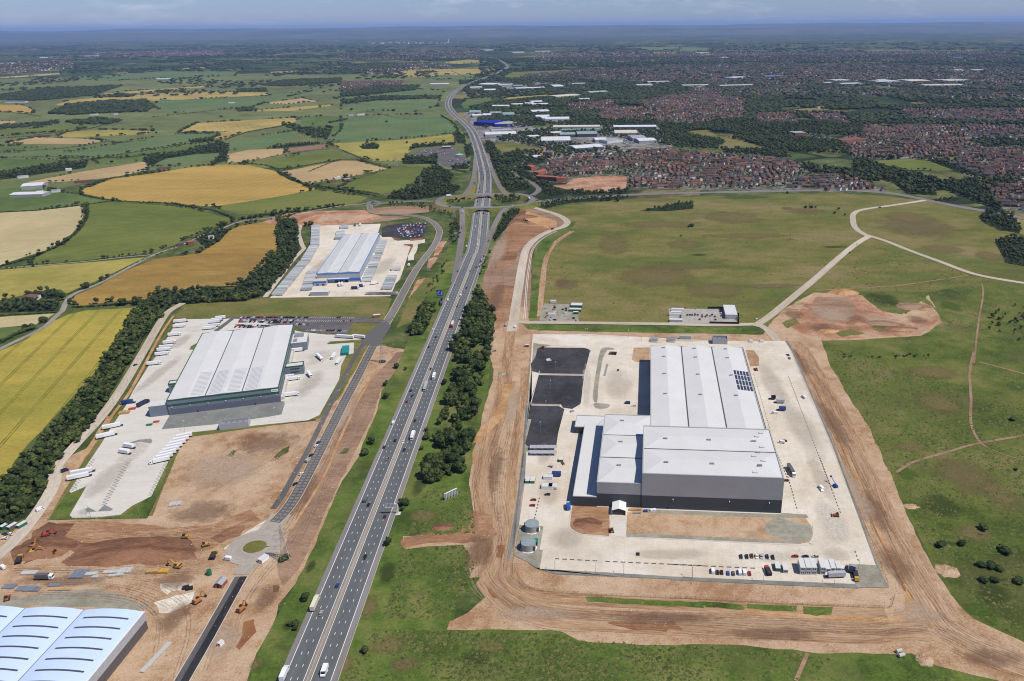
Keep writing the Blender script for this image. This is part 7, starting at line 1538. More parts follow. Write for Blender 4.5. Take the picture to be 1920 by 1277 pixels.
# arched shelters by the black car park
for r_ in range(2):
    for i in range(4):
        p=G(*Q1('C3',212+i*50,342+r_*40));e=empty('arched_shelter',(p.x,p.y,ZV),RA,'%s arched shelter from left in the %s row below the black car park' % (['first','second','third','fourth'][i],('farther','nearer')[r_]),'shelter','arched shelters below the black car park')
        MB().prism([(0,2.2),(1.2,3.0),(2.6,3.2),(4.0,3.0),(5.2,2.2),(4.9,2.15),(4.0,2.85),(2.6,3.05),(1.2,2.85),(.3,2.15)],0,5.4,axis='x').build('roof',M['clad_l'],e)
        for x in (.3,5.1):
            for y in (.3,4.9): MB().box(x-.08,x+.08,y-.08,y+.08,0,2.3).build('post',M['steel'],e)
# compound cabins on the grassland
for (a,b,l,w,mk,lab) in [(1280,255,9,14,'c_green','large green roofed cabin in the gravel compound'),(1250,345,5,14,'c_green','long green cabin below the large one in the gravel compound'),(1335,405,3,6,'c_green','small green cabin in the gravel compound'),(835,155,3,7,'c_white','white container at the top of the gravel compound'),(780,440,3,9,'c_white','white container among the plant in the gravel compound')]: cabin(G(*Q1('E3',a,b)),RA,l,w,3,.4,mk,lab,None,False)
for (a,b,l,w,h,mk,lab) in [(205,265,5,15,3,'c_white','upper long white cabin at the left of the fenced car compound'),(190,320,5,13,3,'c_white','second long white cabin at the left of the fenced car compound'),(160,350,3,14,3,'c_white','third long white cabin at the left of the fenced car compound'),(165,470,5,15,2.8,'c_silver','grey cabin at the lower left of the fenced car compound'),(1280,410,34,14,5.5,'cabin','two storey pale office cabin block in the fenced car compound')]: cabin(G(*Q1('E4',a,b)),RA,l,w,h,.4,mk,lab,None,l > 30)
def hoarding(px,h,lab,mk='black'):
    p=[G(*q) for q in px];mb=MB();m2=MB()
    for a,b in zip(p,p[1:]):
        t=(b-a).normalized();n=Vector((t.y,-t.x,0))*.1
        mb.face([a-n,b-n,b-n+Vector((0,0,h)),a-n+Vector((0,0,h))]).face([b+n,a+n,a+n+Vector((0,0,h)),b+n+Vector((0,0,h))]).face([a-n+Vector((0,0,h)),b-n+Vector((0,0,h)),b+n+Vector((0,0,h)),a+n+Vector((0,0,h))])
    o=mb.build('hoarding',M[mk]);tag(o,lab,'hoarding')
hoarding(Q('E4',(1240,205),(925,205)),3,'black hoarding along the top of the fenced car compound');hoarding(Q('E4',(985,470),(995,505),(1555,515),(1550,330),(1450,335)),3,'black hoarding round the lower right of the fenced car compound')
ck=random.Random(3)
for i,(a,b) in enumerate([(525,335),(572,335),(615,335),(675,335),(730,335),(820,335),(820,370),(915,340),(888,370),(985,355),(1018,330),(1072,368),(1085,430),(1170,230),(1180,265),(1195,300),(1200,350),(385,352),(385,392),(770,425)]): add_car(G(*Q1('E4',a,b)),RA+ck.uniform(-.2,.2),ck.choice(['black','silver','white','grey','dark blue','red']),'car parked in the fenced compound between the white cabins and the office block','cars in the fenced compound',False)
for i,(a,b) in enumerate([(935,215),(930,260),(915,300),(925,370),(745,270),(770,385),(740,470),(1180,280),(1180,325),(1150,380),(1110,305),(1340,495),(1400,545),(830,530),(930,530)]): add_car(G(*Q1('E3',a,b)),RA+ck.uniform(-1,1),ck.choice(['black','silver','white','orange','dark blue','white']),'vehicle parked in the gravel compound beside the green cabins','vehicles in the gravel compound',False)
# material stacks on the construction site
M['sheetm']=sol('steel_sheets',(.30,.32,.35),.35,metal=.5,var=.2);M['timber']=sol('timber_stack',(.38,.24,.11),.8,var=.2);M['pipe']=sol('concrete_pipe',(.42,.41,.39),.8)
def stack(ref,a,b,w,d,h,mk,lab,rz=0,n=3):
    p=G(*Q1(ref,a,b));e=empty('material_stack',(p.x,p.y,.25),R(rz),lab,'stack')
    for i in range(n): MB().box(w*i/n+.1,w*(i+1)/n-.1,0,d,.15,h*(.75+.25*((i*7) % 3)/2)).build('bundle',M[mk],e)
    MB().box(0,w,d*.15,d*.25,0,.15).box(0,w,d*.75,d*.85,0,.15).build('bearer',M['timber'],e)
stack('E1',1165,790,9,8,1.6,'sheetm','neat stack of dark steel sheets in the material row',0,5);stack('E1',1440,740,8,3,1.4,'pipe','grey concrete pieces beside the dark steel sheets');stack('E1',1560,780,4,2,1.2,'pipe','small pale block stack by the pipes');stack('E1',1750,700,10,3,1,'pipe','pale rectangular slab stack in the material row')
stack('E1',380,1010,10,4,1.2,'sheetm','striped steel stack near the arched roof, right one',0,4);stack('E1',250,1000,6,4,1.0,'sheetm','striped steel stack near the arched roof, middle one');stack('E1',20,960,8,4,1.0,'sheetm','striped steel stack near the arched roof, left one');stack('E1',810,920,8,2.4,.8,'sheetm','flat grey stack above the timber rails');stack('E1',820,990,14,1.4,.7,'timber','long timber rails lying by the flat grey stack');stack('E1',340,720,10,3.5,1.0,'pipe','loose grey rubble stack at the left of the material row');stack('E1',740,735,6,2.5,1.8,'timber','red brown container-like timber stack in the material row')
stack('E2',470,495,8,4,2.2,'timber','brown timber stack beside the yellow skips');stack('E2',620,490,6,4,1.8,'plant_y','pair of yellow skips beside the brown timber stack',0,2);stack('E2',20,535,9,2,1.4,'pipe','large pale pipes at the right of the material row',8,2);stack('E2',130,500,8,5,1.4,'pipe','jumble of pale concrete rings in the material row',10,5);stack('B4',970,280,8,5,1.4,'pipe','grey heap of scrap steel on the bare earth',15,5);stack('B4',800,1230,3,22,1,'pipe','row of pale trestles beside the arched roof',-12,3)
stack('B2',885,835,9,5,2.2,'timber','heap of timber pallets by the depot fence',15,5);stack('B2',960,800,6,3,2,'plant_r','red container beside the heap of timber',15,1);stack('B2',1145,895,5,2.6,1.6,'plant_r','orange skip on the depot yard',10,1);stack('B2',1092,918,5,2.6,1.6,'c_green','green skip on the depot yard',10,1);stack('B2',1205,838,5,2.6,2.2,'c_green','dark green skip by the depot plant room',10,1)
stack('C3',955,795,9,2,1.6,'timber','orange timber stack against the dark wall',0,3);stack('C3',985,820,6,1.6,1,'sheetm','grey panels in front of the dark wall',0,3);stack('C3',1065,805,3,2,1.6,'c_blue','blue crates in front of the dark wall',0,2);stack('C3',1115,800,4,2,2,'c_white','white cabins in front of the dark wall',0,2)
for i in range(6):
    a,b=1105-i*4,505+i*15;stack('C1',a,b,2.2,2.6,1,'sheetm','%s grey pallet in the line on the concrete left of the pale shed' % ['first','second','third','fourth','fifth','sixth'][i],0,1)
for (ref,a,b,r_,lab) in (('E2',955,668,1.2,'left black drainage pipe end by the white stone'),('E2',1000,678,1.2,'right black drainage pipe end by the white stone'),('C6',590,1165,1.0,'upper white concrete pipe on the grass'),('C6',600,1182,1.0,'lower white concrete pipe on the grass')):
    p=G(*Q1(ref,a,b));o=MB().wheel((0,0,r_),r_,3.5,14).build('pipe',M['black'] if 'black' in lab else M['pipe'],None,(p.x,p.y,.25),R(20));tag(o,lab,'pipe')
p=G(*Q1('E2',1300,660));e=empty('brick_hut',(p.x,p.y,.3),R(-8),'small red brick hut with a grey roof by the new road','hut');MB().box(0,5,0,6,0,3).build('wall',M['brick'],e);MB().prism([(-.3,2.9),(2.5,4.2),(5.3,2.9),(2.5,4.0)],-.3,6.3,axis='y').build('roof',M['s_grey'],e);MB().box(1.8,2.9,-.08,-.01,0,2.1).build('door',M['black'],e)
p=G(*Q1('E2',1235,500));o=MB().cyl((0,0),1.5,0,3.6,12).build('fuel_tank',M['c_green'],None,(p.x,p.y,.25));tag(o,'green fuel tank above the brick hut','tank')
cabin(G(*Q1('E2',1815,355)),R(-25),6,4,2.8,.4,'c_white','white cabin beside the site roundabout');cabin(G(*Q1('B4',1250,1080)),R(-20),3,2.2,2.4,.3,'c_white','small white cabin right of the new black road');cabin(G(*Q1('C1',497,365)),RA,2.6,4,2.6,.5,'brick','small red cabin on the brown earth by the yard gate',None,False);cabin(G(*Q1('B3',1200,105)),R(14),4,8,3,.4,'brick','red roofed gate hut by the car park entrance',None,False)
for i,(a,b) in enumerate([(0,398),(40,400),(95,392)]): cabin(G(*Q1('B4',a,b+10)),R(-20),6,3,2.6,.3,'c_green' if i != 1 else 'c_grey',('%s cabin at the left edge under the wood' % ['first green','middle dark','last green'][i]))
# heaps of soil
def heap(ref,a,b,r_,h,mk,lab,ex=1.0):
    p=G(*Q1(ref,a,b));n,m_=18,5;v=[];f=[];rr=random.Random(int(a+b))
    for j in range(m_):
        t=j/m_
        for i in range(n):
            q=r_*(1-t)*(1+rr.uniform(-.14,.14));an=6.283*i/n;v.append((q*math.cos(an)*ex,q*math.sin(an),h*(1-(1-t) ** 2)*(1+rr.uniform(-.12,.12)) if j else-.05))
    v.append((0,0,h));k=len(v)-1
    for j in range(m_-1):
        for i in range(n): i2=(i+1) % n;f.append((j*n+i,j*n+i2,(j+1)*n+i2,(j+1)*n+i))
    for i in range(n): f.append(((m_-1)*n+i,(m_-1)*n+(i+1) % n,k))
    me=bpy.data.meshes.new('soil_heap');me.from_pydata(v,[],f);me.materials.append(M[mk]);me.update();o=inst('soil_heap',me,None,(p.x,p.y,.2),rr.uniform(-.2,.2));tag(o,lab,'soil heap')
heap('B1',1130,630,12,4,'earth_orange','orange soil heap at the top of the bare earth clearing',1.6);heap('B1',1185,765,9,2.6,'earth_red','dark soil heap in the middle of the bare earth clearing',1.4);heap('B1',1300,765,10,2.2,'earth_brown','low brown soil ridge at the middle right of the bare clearing',2.2);heap('B1',1380,790,8,1.8,'earth_red','low red soil ridge at the lower right of the bare clearing',2.4);heap('B1',1060,800,7,2,'earth_orange','orange soil mound at the lower left of the bare clearing',1.8);heap('B1',1480,700,8,2,'earth_red','red soil mound at the right tip of the bare clearing',1.5);heap('B1',990,690,6,1.8,'earth_brown','brown soil mound at the left of the bare clearing',1.6);heap('B1',1430,690,14,2.6,'earth_brown','brown soil heap at the right of the bare earth clearing',1.5);heap('A5',330,325,60,8,'earth_far','long pinkish soil mound above the blue shed yard',1.7);heap('A5',750,282,34,3,'earth_brown','low brown mound beside the curving estate road',2.0)
heap('C6',775,850,6.5,.9,'earth','tongue of tan soil spilling onto the right grass',1.2);heap('C6',640,600,3.5,.8,'earth','small tan soil tongue on the right grass edge',1.6);heap('C6',690,1195,5,1.4,'earth','small tan soil heap below the earth track');heap('A5',1440,320,14,4,'earth_dark','dark soil heap beside the orange clay',2.0);heap('C3',650,890,8,1.6,'earth_dark','brown soil heap left of the tent ramp',1.5);heap('B5',1320,395,5,1.4,'earth_dark','small dark soil heap above the spur',1.6);heap('C1',325,565,4,1.4,'gravel','grey stone heap on the haul road bend')
heap('E1',760,250,14,2.4,'earth_dark','dark soil mound among the excavators',1.5);heap('E2',250,215,16,2.0,'earth_dark','long dark soil bank across the site, left half',2.4);heap('E2',560,205,14,1.8,'earth_dark','long dark soil bank across the site, right half',2.4)
# pylons
def pylon(ref,a,b,h,lab,rz=.4):
    p=G(*Q1(ref,a,b));e=empty('pylon',(p.x,p.y,.2),rz,lab,'pylon','lattice pylons');w0,w1=h*.11,h*.022;T_=lambda z: w0+(w1-w0)*min(1,z/(h*.75));r_=.11
    lv=[h*t for t in (0,.18,.34,.48,.6,.7,.79,.88,1)];mb=MB();br=MB()
    for z0,z1 in zip(lv,lv[1:]):
        A,B=T_(z0),T_(z1) if z1 < h else .05;ca=[(-A,-A),(A,-A),(A,A),(-A,A)];cb=[(-B,-B),(B,-B),(B,B),(-B,B)]
        for i in range(4):
            j=(i+1) % 4;mb.bar((*ca[i],z0),(*cb[i],z1),r_);br.bar((*ca[i],z0),(*cb[j],z1),r_*.6).bar((*ca[j],z0),(*cb[i],z1),r_*.6).bar((*cb[i],z1),(*cb[j],z1),r_*.6)
    mb.build('legs',M['steel'],e);br.build('bracing',M['steel'],e)
    for z,l in ((.62,.15),(.76,.19),(.88,.13)):
        q=MB()
        for s in (-1,1): q.bar((0,0,h*z+h*.03),(s*h*l,0,h*z),r_*.8).bar((0,0,h*z-h*.01),(s*h*l,0,h*z),r_*.8).bar((s*h*l,0,h*z),(s*h*l,0,h*z-h*.05),r_*.5)
        q.build('cross_arm',M['steel'],e)
pylon('B5',413,578,26,'lattice pylon beside the site roundabout');pylon('B3',1270,438,26,'lattice pylon beside the ribbed road');pylon('A5',872,158,26,'lattice pylon in front of the copse northwest of the roundabout');pylon('A5',1055,325,24,'lattice pylon beside the left slip road');pylon('A5',732,42,26,'lattice pylon above the bright green field');pylon('A2',305,935,26,'lattice pylon below the yellow-green field');pylon('A1',1690,700,30,'lattice pylon standing by the ring shaped copse');pylon('E7',1145,870,20,'lattice pylon on the bank between the estate road and the motorway')
# overhead sign gantry, billboard, blue signs
p=G(*Q1('B5',1062,318));e=empty('sign_gantry',(p.x,p.y,.2),-MA,'cantilever overhead sign gantry over the right carriageway','gantry')
MB().box(-1.6,1.6,-1.8,1.8,0,.4).build('base',M['conc2'],e);MB().box(-.35,.35,-.35,.35,.4,8.6).build('post',M['white'],e);MB().box(-8.5,.35,-.3,.3,8.0,8.6).build('arm',M['white'],e)
MB().box(-8.6,-1.9,-.65,-.32,6.0,9.2).build('sign_panel',M['steel'],e)
for i in range(7): MB().box(-8.5+i*.95,-8.35+i*.95,-.85,-.67,6.0,9.2).build('panel_rib',M['white'],e)
MB().box(-8.7,-1.8,-1.0,-.9,6.0,6.3).build('walkway',M['white'],e)
a,b=G(*Q1('B5',1330,242)),G(*Q1('B5',1400,208));d=b-a;e=empty('billboard',(a.x,a.y,.2),math.atan2(d.y,d.x),'roadside hoarding seen from behind on the grass right of the motorway','billboard');w=d.length
MB().box(0,w,0,.3,1.4,5.6).build('panel',M['steel'],e)
for i in range(9): MB().box(w*i/8-.1,w*i/8+.1,-.35,-.02,0,5.8).build('post',M['white'],e)
MB().box(-.1,w+.1,-.5,.4,5.6,5.75).build('top_rail',M['white'],e)
def bluesign(ref,a,b,w,h,z0,lab,rz=0):
    p=G(*Q1(ref,a,b));e=empty('motorway_sign',(p.x,p.y,.2),rz,lab,'sign');MB().box(-w/2,w/2,-.1,.1,z0,z0+h).build('sign_face',sol('sign_blue',(.008,.05,.36),.4),e)
    for x in (-w*.32,w*.32): MB().box(x-.12,x+.12,.12,.34,0,z0+h*.9).build('post',M['steel'],e)
    mb=MB();mb.box(w*.36,w*.42,-.16,-.11,z0+h*.1,z0+h*.8).box(w*.1,w*.36,-.16,-.11,z0+h*.3,z0+h*.36).box(-w*.4,-w*.02,-.16,-.11,z0+h*.55,z0+h*.62).box(-w*.4,w*.05,-.16,-.11,z0+h*.25,z0+h*.32).box(-w*.2,w*.1,-.16,-.11,z0+h*.78,z0+h*.84);mb.build('sign_marking',M['white'],e)
bluesign('A5',974,775,7.5,8,2.4,'large blue motorway sign on the left verge');bluesign('A5',1068,440,5.5,4.5,1.8,'smaller blue motorway sign beside the left slip road');bluesign('A5',1170,142,5.5,4.5,1.8,'blue motorway sign beyond the roundabout');bluesign('A5',1143,305,3.6,3,1.5,'small blue sign left of the nearer bridge')
p0=G(*Q1('A5',1195,68));e=empty('sign_gantry',(p0.x,p0.y,.2),.02,'full width sign gantry spanning the far motorway','gantry')
wg=(G(*Q1('A5',1278,66))-p0).length;MB().box(0,wg,-.4,.4,7,8).build('beam',M['steel'],e)
for x in (0,wg-.6): MB().box(x,x+.6,-.4,.4,0,7).build('post',M['steel'],e)
# street lamps
lm_pole=MB().cyl((0,0),.13,0,10,6,r1=.08).mesh('lamp_post',M['steel']);lm_head=MB().bar((0,0,10),(0,1.6,10.2),.06).box(-.2,.2,1.3,2.2,10.1,10.3).mesh('lamp_head',M['white'])
def lamp(ref,pts,lab,rz=0.0):
    for a,b in pts: p=G(*Q1(ref,a,b));o=inst('street_lamp',lm_pole,None,(p.x,p.y,.3),rz);tag(o,lab,'street lamp',lab+'s');inst('lamp_head',lm_head,o)
lamp('C1',[(597,268),(952,285),(965,285),(1268,300),(1370,320)],'lamp post along the far edge of the concrete yard',math.pi);lamp('C2',[(72,135),(172,160),(722,130),(905,130)],'lamp post behind the pale shed',math.pi)
lamp('C1',[(728,548),(690,690),(655,850),(612,1010),(760,420)],'lamp post on the black car park');lamp('C5',[(803,458),(1105,475),(1315,482),(1832,505)],'lamp post along the front edge of the concrete yard');lamp('C4',[(150,902),(682,935),(1213,955)],'lamp post along the front edge of the concrete yard');lamp('C4',[(1395,830)],'lamp post on the gravel corner of the yard')
lamp('B3',[(1000,600),(940,720),(868,830),(800,960),(720,1090),(625,1240)],'lamp post beside the ribbed estate road',-1.2);lamp('B5',[(480,95),(388,255)],'lamp post beside the ribbed estate road',-1.2);lamp('B2',[(1387,95),(1180,260),(1066,460),(965,620),(857,775),(735,975)],'lamp post along the depot left fence',-1.5);lamp('E5',[(540,850),(1245,820),(340,450)],'lamp post at the lower end of the depot yard');lamp('B2',[(1385,960)],'lamp post in front of the green-trimmed warehouse');lamp('B3',[(463,860),(820,1000),(818,230)],'lamp post in front of the green-trimmed warehouse')
# fences
def fence(px,lab,h=2.4,mk='gutter',step=3.0,closed=False):
    p=resample([Vector((*G(*q)[:2],0)) for q in px],step);posts=MB();rails=MB()
    for q in p: posts.box(q.x-.05,q.x+.05,q.y-.05,q.y+.05,.1,h)
    for a,b in zip(p,p[1:]):
        for z in (h*.35,h*.65,h-.05): rails.bar((a.x,a.y,z),(b.x,b.y,z),.035,3)
    o=posts.build('fence',M[mk]);tag(o,lab,'fence');rails.build('rails',M[mk],o)
fence(Q('C5',(520,0),(505,180),(480,490),(590,585),(740,600),(1030,625),(1500,645),(1920,662)),'dark mesh fence round the front left of the concrete yard');fence(Q('C4',(0,1045),(500,1075),(1000,1100),(1640,1125),(1665,1035)),'dark mesh fence along the front right of the concrete yard');fence(Q('C1',(545,280),(530,560),(505,900),(480,1277))+Q('C3',(165,380),(135,640),(110,900),(90,1090)),'dark mesh fence along the left of the concrete yard')
fence(Q('C2',(1255,140),(1330,330),(1430,560),(1560,850),(1720,1260))+Q('C4',(1440,500),(1560,800),(1625,970)),'dark mesh fence along the right of the concrete yard');fence(Q('E6',(620,210),(625,480),(600,540),(420,760),(200,1030),(20,1260)),'dark fence along the left side of the blue shed yard');fence(Q('E7',(880,720),(800,850),(700,1020),(590,1230)),'dark fence along the right side of the blue shed yard')
fence(Q('B4',(275,357),(400,350),(845,346),(920,200),(1000,0)),'fence round the lower end of the depot yard');fence(Q('C1',(480,265),(1000,280),(1916,305)),'fence between the concrete yard and the grass strip',2.4,'steel')
# ------------------------------------------------------------------ wheel ruts, rubble, tyre marks
def softmat(name,c,f,sc=.25):
    m,nt,b=mat0(name,.95,.05);L=nt.links.new;b.inputs['Base Color'].default_value=(*c,1);out=nt.nodes['Material Output']
    t=nod(nt,'ShaderNodeTexCoord');n=nod(nt,'ShaderNodeTexNoise',Scale=sc,Detail=5.0,Roughness=.75);L(t.outputs['Object'],n.inputs['Vector']);r=ramp(nt,[(.36,(0,0,0)),(.66,(f,f,f))]);L(n.outputs[0],r.inputs[0])
    tr_=nod(nt,'ShaderNodeBsdfTransparent');mxs=nod(nt,'ShaderNodeMixShader');L(r.outputs[0],mxs.inputs[0]);L(tr_.outputs[0],mxs.inputs[1]);L(b.outputs[0],mxs.inputs[2]);L(mxs.outputs[0],out.inputs['Surface']);return m
M['rut_d']=softmat('damp_wheel_rut',(.13,.07,.042),.42);M['rut_l']=softmat('dry_wheel_rut',(.47,.36,.26),.4);
rr_=random.Random(21)
def ruts(px,hw,n,mk,z,name='wheel_ruts',wid=.5,pair=1.9,wob=5.0):
    p=wsm(px,4);mb=MB()
    for k in range(n):
        o0=rr_.uniform(-hw,hw);s=rr_.uniform(0,99);i0=rr_.randint(0,max(0,len(p) // 2));i1=min(len(p),i0+rr_.randint(len(p) // 4+2,len(p)+2))
        for q in ((0,pair) if pair else (0,)):
            l=r=None
            for i in range(i0,i1):
                t=p[min(i+1,len(p)-1)]-p[max(i-1,0)];t.normalize();nn=Vector((t.y,-t.x,0));c=p[i]+nn*(o0+q+wob*mnoise.noise(Vector((i*.07,s,0))));a,b=c-nn*wid/2,c+nn*wid/2;a.z=b.z=z+.003*k
                if l is not None: mb.face([l,r,b,a])
                l,r=a,b
    o=mb.build(name,M[mk]);tag(o,kind='stuff');return o
RZ=Z2+.16
for mk in ('rut_d','rut_l'):
    ruts([(1490,648),(1535,735),(1585,830),(1640,935),(1690,1035),(1740,1120),(1790,1185),(1900,1240),(1990,1270)],13,10,mk,RZ+(.03 if mk == 'rut_l' else 0))
    ruts([(935,985),(912,1060),(945,1120),(1010,1150),(1120,1163),(1300,1172),(1480,1180),(1620,1186),(1740,1180),(1850,1225),(1960,1265)],11,10,mk,RZ+(.03 if mk == 'rut_l' else 0))
    ruts([(955,690),(945,770),(925,850),(920,930),(930,1010),(920,1080),(960,1120)],12,8,mk,RZ+(.03 if mk == 'rut_l' else 0))
    ruts([(1460,590),(1520,600),(1600,610),(1700,612)],16,7,mk,RZ+(.03 if mk == 'rut_l' else 0))
    ruts([(960,405),(945,450),(930,500),(925,560),(925,610),(930,660)],16,8,mk,RZ+(.03 if mk == 'rut_l' else 0))
    ruts([(20,1060),(120,1058),(250,1062),(360,1058),(440,1045)],9,9,mk,RZ+(.03 if mk == 'rut_l' else 0))
    ruts([(100,1000),(200,1000),(320,1005),(430,985),(500,955)],14,8,mk,RZ+(.03 if mk == 'rut_l' else 0))
    ruts([(350,930),(420,890),(500,850),(570,810)],30,8,mk,RZ+(.03 if mk == 'rut_l' else 0))
    ruts([(300,1277),(320,1200),(310,1150),(250,1115),(150,1105),(0,1110)],10,8,mk,RZ+(.03 if mk == 'rut_l' else 0))
    ruts([(400,1277),(430,1180),(480,1080),(545,1000),(620,860),(690,740)],9,7,mk,RZ+(.03 if mk == 'rut_l' else 0))
# loose stones and clods on the earth, tussocks on the rough grass: too many to count
def litter(name,polys,n,s0,s1,mats,z,label,cat,flat=.5,seed=1,excl=()):
    r=np.random.RandomState(seed);V=[];T=[];ti=[];k=0;ex=[wpoly(e) for e in excl]
    bv,bf=I0
    tv=np.array([(-1,-.6,0),(1,-.6,0),(0,1,0),(0,0,1.0)]);tf=np.array([(0,1,3),(1,2,3),(2,0,3)])
    for px,share in polys:
        poly=wpoly(px);xs=[p[0] for p in poly];ys=[p[1] for p in poly];got=0;tries=0
        while got < n*share and tries < n*8:
            tries += 1;x,y=r.uniform(min(xs),max(xs)),r.uniform(min(ys),max(ys))
            if mnoise.noise(Vector((x*.03,y*.03,2))) < r.uniform(-.5,.35) or not inside(poly,x,y) or any(inside(e,x,y) for e in ex): continue
            s=r.uniform(s0,s1)*(.6+r.rand() ** 3);a=r.uniform(0,6.28);c_,s_=math.cos(a),math.sin(a);q=tv*np.array([s,s,s*flat*1.4]);q=np.stack([q[:,0]*c_-q[:,1]*s_+x,q[:,0]*s_+q[:,1]*c_+y,q[:,2]+z],1)
            V.append(q);T.append(tf+k);ti.append(np.full(4,r.rand()));k += 4;got += 1
    tag(link(bpy.data.objects.new(name,np_mesh(name,np.concatenate(V),np.concatenate(T),mats,np.concatenate(ti)))),label,cat,kind='stuff')
M['clod']=leafmat('clods_and_stones',(.13,.075,.045),(.30,.2,.12),(.46,.38,.30));M['tuft']=leafmat('grass_tussocks',(.026,.042,.010),(.066,.085,.02),(.155,.145,.05))
YD=[(999,627),(1471,640),(1642,1061),(1664,1102),(1400,1096),(1000,1072),(960,1060),(992,720)]
litter('loose_stones',[(ring,.6),([(465,1277),(602,990),(706,775),(712,650),(600,790),(340,820),(290,980),(60,985),(0,1140),(270,1140),(300,1277)],.4)],12000,.18,.45,M['clod'],Z2+.12,'scattered stones and clods over the bare earth','stones',.7,1,[YD])
litter('grass_tussocks',[([(1540,640),(1920,760),(1920,1200),(1820,1150),(1660,880)],.34),([(1010,400),(1600,370),(1620,440),(1420,600),(1000,600)],.2),([(640,1277),(700,1180),(1060,1190),(1320,1212),(1500,1225),(1790,1277)],.2),([(1640,460),(1920,540),(1920,740),(1780,640),(1760,560),(1540,545)],.14),([(760,1000),(720,1160),(840,1160),(900,1040),(880,920),(800,920)],.12)],26000,.5,1.3,M['tuft'],Z1+.05,'rough tussocks over the open grassland','grass',.45,2,[ring])
def blotmat(name,c,f,sc):
    m,nt,b=mat0(name,.95,.05);L=nt.links.new;out=nt.nodes['Material Output']
    t=nod(nt,'ShaderNodeTexCoord');n=nod(nt,'ShaderNodeTexNoise',Scale=sc,Detail=6.0,Roughness=.75);L(t.outputs['Object'],n.inputs['Vector'])
    mp_=nod(nt,'ShaderNodeMapping');mp_.inputs['Scale'].default_value=(2,2,0);mp_.inputs['Location'].default_value=(-1,-1,0);L(t.outputs['Generated'],mp_.inputs['Vector']);ln=nod(nt,'ShaderNodeVectorMath',operation='LENGTH');L(mp_.outputs[0],ln.inputs[0])
    e=math_(nt,'SUBTRACT',math_(nt,'MULTIPLY',n.outputs[0],1.7),math_(nt,'MULTIPLY',math_(nt,'POWER',ln.outputs['Value'],1.5),1.25));r=ramp(nt,[(.10,(0,0,0)),(.62,(f,f,f))]);L(e,r.inputs[0])
    n2=nod(nt,'ShaderNodeTexNoise',Scale=.5,Detail=4.0,Roughness=.8);L(t.outputs['Object'],n2.inputs['Vector']);cr_=ramp(nt,[(.3,tuple(x*.65 for x in c)),(.7,tuple(x*1.3 for x in c))]);L(n2.outputs[0],cr_.inputs[0]);L(cr_.outputs[0],b.inputs['Base Color'])
    tr_=nod(nt,'ShaderNodeBsdfTransparent');mxs=nod(nt,'ShaderNodeMixShader');L(r.outputs[0],mxs.inputs[0]);L(tr_.outputs[0],mxs.inputs[1]);L(b.outputs[0],mxs.inputs[2]);L(mxs.outputs[0],out.inputs['Surface']);return m
BM={'straw': blotmat('straw_patch',(.17,.135,.055),.7,.05),'brown': blotmat('bare_worn_patch',(.17,.125,.062),.55,.05),'dark': blotmat('rank_dark_grass',(.045,.062,.018),.6,.08),'green': blotmat('fresh_green_patch',(.07,.11,.02),.7,.05),'soil_d': blotmat('damp_soil_patch',(.18,.105,.065),.45,.09),'soil_l': blotmat('dry_soil_patch',(.44,.33,.235),.55,.09),'stain': blotmat('concrete_stain',(.40,.35,.28),.3,.05),'pale': blotmat('pale_dust',(.58,.53,.45),.55,.05)}
BN={'straw': 'straw_patch','brown': 'worn_patch','dark': 'rank_grass','green': 'green_patch','soil_d': 'damp_patch','soil_l': 'dry_patch','stain': 'concrete_stain','pale': 'dust_patch'}
bk=[0]
def blot(ref,cx,cy,rx,ry,mk,z=Z2+.02):
    bk[0] += 1;z += .007*(bk[0] % 9);c=G(*Q1(ref,cx,cy));u=(G(*Q1(ref,cx+rx,cy))-c).length;v=(G(*Q1(ref,cx,cy+ry))-G(*Q1(ref,cx,cy-ry))).length/2;sheet(BN[mk],[(c.x-u,c.y-v),(c.x+u,c.y-v),(c.x+u,c.y+v),(c.x-u,c.y+v)],BM[mk],z,world=True)
for cx,cy,rx,ry,mk in [(1450,340,260,70,'brown'),(1420,300,160,40,'straw'),(960,270,140,22,'brown'),(330,330,260,26,'straw'),(700,380,300,18,'straw'),(420,520,260,14,'brown'),(800,600,220,16,'straw'),(640,300,200,40,'straw'),(300,560,260,70,'straw'),(560,620,200,50,'straw'),(120,420,110,60,'straw'),(490,464,60,8,'dark'),(1080,430,90,8,'dark'),(880,260,40,12,'brown'),(1560,440,140,30,'straw'),(1780,470,110,30,'straw'),(700,210,180,14,'green'),(300,220,140,12,'straw'),(430,420,120,30,'straw'),(1300,660,110,45,'dark'),(1600,690,60,30,'green')]: blot('B1',cx,cy,rx,ry,mk)
for cx,cy,rx,ry,mk in [(850,480,150,110,'brown'),(640,370,110,25,'straw'),(740,200,130,60,'straw'),(760,600,130,60,'dark'),(980,560,110,80,'straw'),(880,700,110,50,'straw'),(960,940,120,60,'dark'),(720,80,160,35,'straw'),(940,830,90,14,'dark'),(960,885,80,10,'dark'),(780,745,70,14,'dark'),(620,470,60,40,'green'),(900,1000,110,40,'green')]: blot('C6',cx,cy,rx,ry,mk)
for cx,cy,rx,ry,mk in [(1000,1080,160,80,'straw'),(1100,1180,160,70,'brown'),(1300,1100,180,70,'green'),(1500,1150,140,70,'dark'),(900,850,70,110,'straw'),(1000,660,70,100,'dark'),(760,1180,60,90,'straw'),(1600,1080,120,50,'straw'),(250,1180,60,60,'straw'),(430,960,60,40,'dark'),(560,620,40,60,'dark'),(1210,330,140,50,'straw'),(1180,160,60,80,'dark')]: blot('B5',cx,cy,rx,ry,mk)
